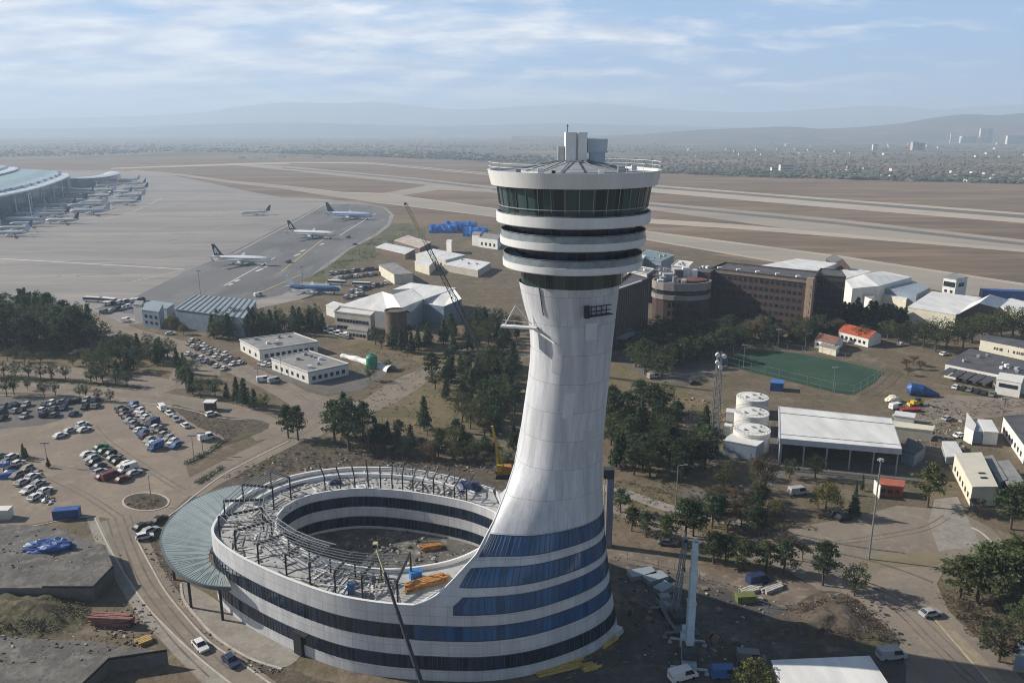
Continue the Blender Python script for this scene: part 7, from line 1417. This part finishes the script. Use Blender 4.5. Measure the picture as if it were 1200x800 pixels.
grove([(742, 442), (770, 446), (800, 430), (830, 425), (858, 412), (880, 406), (850, 392), (800, 394), (748, 405)], 40, (8.5, 12.5), ['round', 'round', 'pine', 'round', 'bare', 'willow'], {'pine': 'dark pine in the hotel garden', 'round': 'green tree in the hotel garden', 'bare': 'brown leafless tree in the hotel garden', 'willow': 'pale yellowish tree in the hotel garden'}, 'trees of the hotel garden', 3.6, 14, {'round': L_DARK, 'willow': L_BARE}, 1.4)
grove([(840, 398), (870, 392), (925, 396), (985, 384), (992, 392), (950, 402), (905, 408), (850, 412)], 26, (8, 11.5), ['round', 'round', 'bare', 'conifer'], {'round': 'dark tree in the shade along the long hotel front', 'bare': 'brown leafless tree in the shade along the long hotel front', 'conifer': 'dark conifer in the shade along the long hotel front'}, 'trees along the hotel front', 3.5, 15, dk, 1.35)
tree('tall brown bare tree in front of the long hotel facade', P(884, 402), 16, 'bare', None, None, 1.15); tree('round brown tree in front of the hotel beside the tan stair tower', P(913, 397), 10, 'bare', None, None, 1.4); tree('rust red tree at the foot of the tan stair tower', P(945, 388), 9, 'bare', None, L_RUST, 1.1); tree('pale brown rounded tree by the round building', P(771, 398), 9, 'willow', None, L_BARE)
for i, (x, y) in enumerate(((930, 402), (940, 404), (955, 392), (963, 388), (971, 390))): tree(f'dark tree, {ordinal(i)} from the left below the hotel wing', P(x, y), 9 + i % 3, 'round', 'trees below the hotel wing', L_DARK, 1.1)
for i in range(15): tree(f'dark conifer, {ordinal(i)} from the left in the row before the white halls', P(988 + i * 5.0, 376 + (i % 3) * 2.6 + i * .5), 10 + (i * 5 % 4), 'conifer', 'conifer row before the white halls', None, 1.5)
for i, (x, y, h) in enumerate(((1010, 402, 7), (1040, 398, 8), (1052, 402, 8), (1066, 404, 9), (1082, 408, 11), (1096, 412, 12), (1109, 408, 10), (1128, 408, 10), (1139, 402, 11), (1158, 398, 10), (1172, 396, 12), (1186, 394, 12), (1198, 396, 11), (1122, 400, 9), (1150, 392, 9))): tree(f'green tree, {ordinal(i)} in the belt between red tiled house and right edge', P(x, y), h * 1.25, 'round', 'tree belt above the depot', L_GREEN if i % 3 else L_DARK, 1.35)
for i, (x, y, h, k) in enumerate(((1062, 432, 5, 'bare'), (1070, 428, 5.5, 'bare'), (1078, 433, 5, 'bare'), (1064, 440, 4.5, 'bare'))): tree(f'low brown bush, {ordinal(i)} from the left at the right end of the pitch', P(x, y), h, k, 'brown bushes by the pitch', None, 1.3)
tree('big brown autumn tree in front of the large open shed', P(893, 592), 17, 'bare', None, None, .85); tree('smaller brown tree left of the big autumn one', P(879, 600), 8, 'bare', None, None, 1.2); tree('yellow green willow right of the big autumn tree', P(967, 602), 9.5, 'willow', None, None, 1.05); tree('dark tree against the open shed front', P(955, 560), 7.5, 'round', None, L_DARK, 1.3); tree('dark bush tree left of the open shed front', P(925, 560), 6, 'round', None, L_DARK, 1.4); tree('dark tree behind the black car by the floodlight mast', P(1000, 606), 7, 'conifer', None, None, 1.2)
tree('slender cypress near the orange kiosk', P(1010, 575), 5, 'conifer', None, None, .6); tree('shorter cypress left of the slender one', P(1003, 580), 3.8, 'conifer', None, None, .7)
tree('spreading pine beside the orange kiosk', P(1087, 594), 12, 'pine', None, L_GREEN, 1.25); tree('dark pine in front of the cream workshop', P(1184, 620), 11.5, 'pine', None, L_DARK, 1.35); tree('low brown tree at the corner of the cream workshop', P(1145, 603), 5.5, 'bare', None, None, 1.3); tree('pine at the right edge beside the cream workshop', P(1204, 610), 11, 'pine', None, L_DARK, 1.3)
for i, (x, y, h) in enumerate(((1124, 702, 10), (1145, 706, 11), (1152, 694, 11.5), (1172, 704, 11), (1184, 690, 12), (1199, 700, 11))): tree(f'flat topped pine, {ordinal(i)} from the left in the clump at the right edge', P(x, y), h, 'pine', 'flat topped pines at the right edge', L_DARK if i % 2 else L_GREEN, 1.4)
tree('dense round tree above the bottom right corner', P(1170, 775), 9.5, 'round', None, L_DARK, 1.15); tree('leafless grey shrub under the right edge pines', P(1128, 724), 5.5, 'bare', None, None, 1.5); tree('dark tree at the right edge above the cabin', P(1198, 742), 8, 'round', None, L_DARK, 1.1)
tree('lone pine with bare trunk beside the soil mound', P(964, 686), 10.5, 'pine', None, None, 1.0); tree('dense round tree beside the lone pine at the soil mound', P(1001, 698), 8, 'round', None, L_DARK, 1.2); tree('leafless brush behind the dark blue truck', P(940, 655), 5, 'bare', None, None, 1.3)
for i, (x, y, h) in enumerate(((727, 600, 6.5), (740, 622, 6.5), (757, 629, 6.5), (780, 637, 7.5), (803, 630, 10), (812, 628, 9), (834, 618, 8.5), (836, 660, 8), (850, 662, 7.5), (870, 668, 7.5), (885, 628, 8), (897, 668, 7), (918, 672, 8))): tree(f'small pine, {ordinal(i)} from the left in the row right of the tower', P(x, y), h, 'pine', 'pine row right of the tower', L_DARK if i % 2 else None, 1.3)
tree('leafless tree in the pine row right of the tower', P(920, 655), 8, 'bare', None, None, 1.2); tree('yellow green leafy tree cut by the bottom edge', P(881, 822), 9, 'willow', None, leaf_mat('spring_foliage', (.085, .10, .03), (.19, .20, .065), .1), 1.15)
grove([(840, 560), (890, 560), (905, 590), (880, 612), (845, 605), (830, 580)], 10, (5, 8), ['round', 'bare'], {'round': 'dark tree in the small wood below the radio mast', 'bare': 'grey leafless tree in the small wood below the radio mast'}, 'trees below the radio mast', 3.5, 16, dk, 1.2)
grove([(20, 535), (28, 532), (36, 540), (28, 541)], 3, (3, 4.5), ['conifer'], {'conifer': 'small dark conifer at the top of the lower left lot'}, 'small conifers in the lower left lot', 1.0, 17); tree('small dark shrub in the open car park', P(57, 548), 3.2, 'conifer', None, None, 1.1)
grove([(405, 528), (470, 508), (560, 518), (592, 536), (540, 545), (440, 540)], 20, (5, 8.5), ['conifer', 'pine', 'round', 'bare'], {'conifer': 'young dark conifer on the bank behind the ring', 'pine': 'young pine on the bank behind the ring', 'round': 'small round tree on the bank behind the ring', 'bare': 'leafless brown tree on the bank behind the ring'}, 'young trees on the bank behind the ring', 2.4, 18, None, 1.15)
grove([(835, 580), (905, 596), (935, 618), (900, 640), (850, 625), (800, 600)], 12, (5, 8.5), ['bare', 'willow', 'bare', 'pine'], {'bare': 'brown leafless tree between the right hand roads', 'willow': 'olive yellow tree between the right hand roads', 'pine': 'small pine between the right hand roads'}, 'trees between the right hand roads', 3.2, 19, None, 1.15)
grove([(60, 414), (100, 416), (112, 428), (60, 430), (0, 428), (0, 418)], 12, (4, 6.5), ['bare', 'round'], {'bare': 'brown leafless shrub tree below the large left grove', 'round': 'low olive tree below the large left grove'}, 'low trees below the large left grove', 3, 20, None, 1.2)
# hedges and low planting: nobody could count it
def brush(name, spots, n, size, m, seed, z=0.0):
    rr = random.Random(seed); mb = MB()
    for i in range(n):
        c = spots(rr); s = rr.uniform(*size)
        for j in range(12): leaf(mb, c + Vector((rr.gauss(0, s * .6), rr.gauss(0, s * .6), z + abs(rr.gauss(0, s * .5)))), .24 * max(.7, s), rr)
    structure(name, mb, m, recalc=False, kind='stuff')
def along(pts, w):
    q = [P(x, y) for x, y in pts]
    def f(rr):
        i = rr.randrange(len(q) - 1); return q[i].lerp(q[i + 1], rr.random()) + Vector((rr.uniform(-w, w), rr.uniform(-w, w), 0))
    return f
brush('hedge_growth', along([(-60, 443), (0, 444.5), (60, 446.5), (110, 450), (165, 455.5)], 1.2), 420, (.6, 1.0), L_DARK, 1); brush('planter_shrubs', along([(219, 543), (232, 537), (250, 526), (262, 517)], .9), 130, (.5, .9), L_DARK, 2); brush('planter_shrubs', along([(232, 566), (246, 558), (260, 548)], .9), 90, (.5, .8), L_DARK, 3)
brush('low_scrub', px_spot([(-40, 692), (95, 696), (100, 725), (40, 745), (-40, 745)]), 420, (.3, .8), mat('scrub_foliage', (.05, .05, .025), .8, .3, .6, second=(.13, .115, .06)), 4, .9); brush('low_scrub', px_spot([(205, 476), (300, 494), (270, 516), (230, 500)]), 130, (.3, .6), L_BARE, 5); brush('low_scrub', px_spot([(145, 592), (171, 580), (197, 589), (171, 597)]), 60, (.2, .5), L_BARE, 6)
brush('low_scrub', px_spot([(395, 410), (510, 400), (560, 425), (620, 435), (610, 500), (480, 505), (440, 480)]), 380, (.3, .7), mat('scrub_foliage', (.05, .05, .025)), 7); brush('low_scrub', px_spot([(712, 560), (830, 575), (960, 620), (900, 645), (720, 610)]), 420, (.3, .8), mat('scrub_foliage', (.05, .05, .025)), 8); brush('low_scrub', px_spot([(920, 715), (1000, 700), (1050, 755), (960, 750)]), 260, (.3, .8), L_BARE, 9, 1.0)
brush('low_scrub', px_spot([(1090, 690), (1200, 690), (1200, 770), (1150, 760)]), 320, (.4, 1.0), L_BARE, 10); brush('low_scrub', px_spot([(260, 560), (350, 520), (580, 542), (590, 552), (420, 546)]), 260, (.3, .7), L_BARE, 11); brush('low_scrub', px_spot([(1030, 470), (1200, 470), (1200, 486), (1060, 492)]), 200, (.3, .8), L_BARE, 12)
brush('low_scrub', px_spot([(352, 330), (440, 280), (480, 265), (495, 285), (430, 305)]), 200, (.8, 1.8), L_DARK, 13)

# ------------------------------------------------------------------ beyond the airfield
def far_wood(name, band, n, hs, m, seed):
    rr = random.Random(seed); mb = MB(); bm = bmesh.new(); bmesh.ops.create_icosphere(bm, subdivisions=1, radius=1); bv = [v.co.copy() for v in bm.verts]; bf = [tuple(v.index for v in f.verts) for f in bm.faces]; bm.free()
    for i in range(n):
        (xa, ya, yb) = band[0]; k = rr.random() * (len(band) - 1); i0 = int(k); f = k - i0; A, B = band[i0], band[i0 + 1]; x = A[0] + (B[0] - A[0]) * f; y0 = A[1] + (B[1] - A[1]) * f; y1 = A[2] + (B[2] - A[2]) * f; p = P(x, y0 + (y1 - y0) * rr.random() ** .7); h = rr.uniform(*hs); w = h * rr.uniform(.4, .8)
        if rr.random() < .35: w *= 1.8
        mb.add([p + Vector((v.x * w * rr.uniform(.7, 1.2), v.y * w * rr.uniform(.7, 1.2), h * .5 + v.z * h * .5 * rr.uniform(.7, 1.1))) for v in bv], bf)
    structure(name, mb, m, recalc=False, kind='stuff')
M_FAR = mat('far_wood_leaves', (.07, .08, .06), .9, .35, .02); M_FARB = mat('far_wood_brown', (.13, .105, .085), .9, .3, .02)
far_wood('distant_wood', [(760, 196, 202.5), (900, 200, 208.5), (1050, 204, 212), (1200, 207, 216), (1320, 209, 219)], 1100, (4, 9), M_FAR, 3); far_wood('distant_brown_wood', [(760, 178, 200), (900, 180, 204), (1050, 184, 208), (1200, 186, 212), (1320, 188, 214)], 1500, (3, 7), M_FARB, 4)
far_wood('distant_wood', [(330, 176, 181), (430, 178, 184), (520, 178, 187), (590, 182, 190), (700, 184, 198), (770, 188, 201)], 1300, (4, 9), M_FAR, 5); far_wood('distant_wood', [(-60, 176, 186), (100, 172, 182), (200, 170, 178), (330, 172, 180), (560, 170, 180)], 1200, (4, 8), M_FARB, 6); far_wood('distant_hedgerows', [(-60, 163, 174), (250, 162, 172), (560, 162, 174), (800, 164, 182), (1250, 167, 188)], 1500, (3, 7), M_FAR, 7)
def far_block(label, px, y, wpx, hpx, m, dpt=18, name='apartment_building', cat='apartment building', group=None, roof=None):
    q = P(px, y); s = q.length / 950; w, h = wpx * s, hpx * s; t = thing(name, label, cat, (q.x, q.y, 0), rnd.uniform(-.2, .2), group); mb = MB(); mb.box((0, 0, h / 2), (w, dpt, h)); add('wall', mb, m, t, local=True); mb = MB(); mb.box((0, 0, h + .4), (w * 1.03, dpt * 1.05, .8)); add('roof', mb, roof or M_GROOF, t, local=True); mb = MB(); n = max(1, int(h / 3.2))
    if name == 'apartment_building':
        for k in range(n): mb.box((0, -dpt / 2 - .1, (k + .5) * h / n), (w * .92, .25, h / n * .4))
        add('window_rows', mb, M_WIN, t, local=True)
    return t
M_FW = mat('far_wall_pale', (.62, .58, .52), .8, .1, .02)
far_block('pale distant slab block, left of the tall pair on the hill foot', 1134, 168, 17, 7, M_FW, 25); far_block('tallest distant tower block at the hill foot', 1151, 168, 7, 14, M_FW, 20); far_block('distant tower block right beside the tallest one', 1158, 168, 5, 14, mat('far_wall_grey', (.40, .40, .40), .8, .1, .02), 20); far_block('thin distant chimney like block left of the slab block', 1114, 168, 2, 10, M_FW, 8); far_block('pale distant slab block near the right edge', 1190, 169, 18, 8, M_FW, 25); far_block('grey distant block behind the right edge slab', 1186, 164, 14, 7, mat('far_wall_grey', (.4, .4, .4)), 25)
far_block('white distant block left of the dark plantation', 1025, 176, 5, 6, M_FW, 20); far_block('pinkish distant block in the middle of the right plain', 1071, 176, 6, 8, mat('far_wall_pink', (.50, .40, .34), .8, .1, .02), 20); far_block('brownish distant block beside the pinkish one', 1079, 176, 5, 7, mat('far_wall_brown', (.36, .29, .24), .8, .1, .02), 20); far_block('white two storey house with dark openings behind the airfield fence', 921, 202, 15, 8, M_FW, 12); far_block('small pale house left of the white two storey one', 907, 203, 7, 6, M_FW, 10)
for i, (x, y, w_, l) in enumerate(((256, 175, 48, 'long white distant shed roof on the left plain'), (305, 178, 24, 'white distant shed right of the long one'), (210, 178, 12, 'small white distant shed left of the long one'), (48, 175, 36, 'long pale distant shed behind the terminal'), (150, 178, 20, 'pale distant shed beyond the pier'), (435, 178, 6, 'tiny bright distant house behind the runway'), (985, 166, 20, 'row of white distant sheds under the right hills'), (1010, 166, 16, 'white distant shed row right of the first under the hills'), (540, 172, 16, 'pale distant shed left of the tower head'))): far_block(l, x, y, w_, 2.6, M_FW, 30, 'distant_shed', 'shed', None, M_WROOF)
rr = random.Random(77)
for i in range(46):
    x = rr.uniform(975, 1215); y = 203.5 + (x - 975) * .045 + rr.uniform(-7, 3); far_block('tiny pale village house among trees beyond the right airfield edge', x, y, rr.uniform(3, 7), rr.uniform(1.6, 3), rr.choice([M_FW, M_FW, mat('far_wall_brown', (.36, .29, .24))]), 10, 'village_house', 'house', 'village houses beyond the airfield', rr.choice([M_WROOF, M_GROOF, mat('far_roof_red', (.25, .10, .07), .8, .1, .02)]))
for i in range(60):
    x = rr.uniform(200, 1210); y = rr.uniform(166, 186); far_block('scattered pale farm building on the far plain behind the tower', x, y, rr.uniform(3, 8), rr.uniform(1.2, 2), M_FW, 12, 'farm_building', 'farm building', 'farm buildings on the far plain', rr.choice([M_WROOF, M_GROOF]))
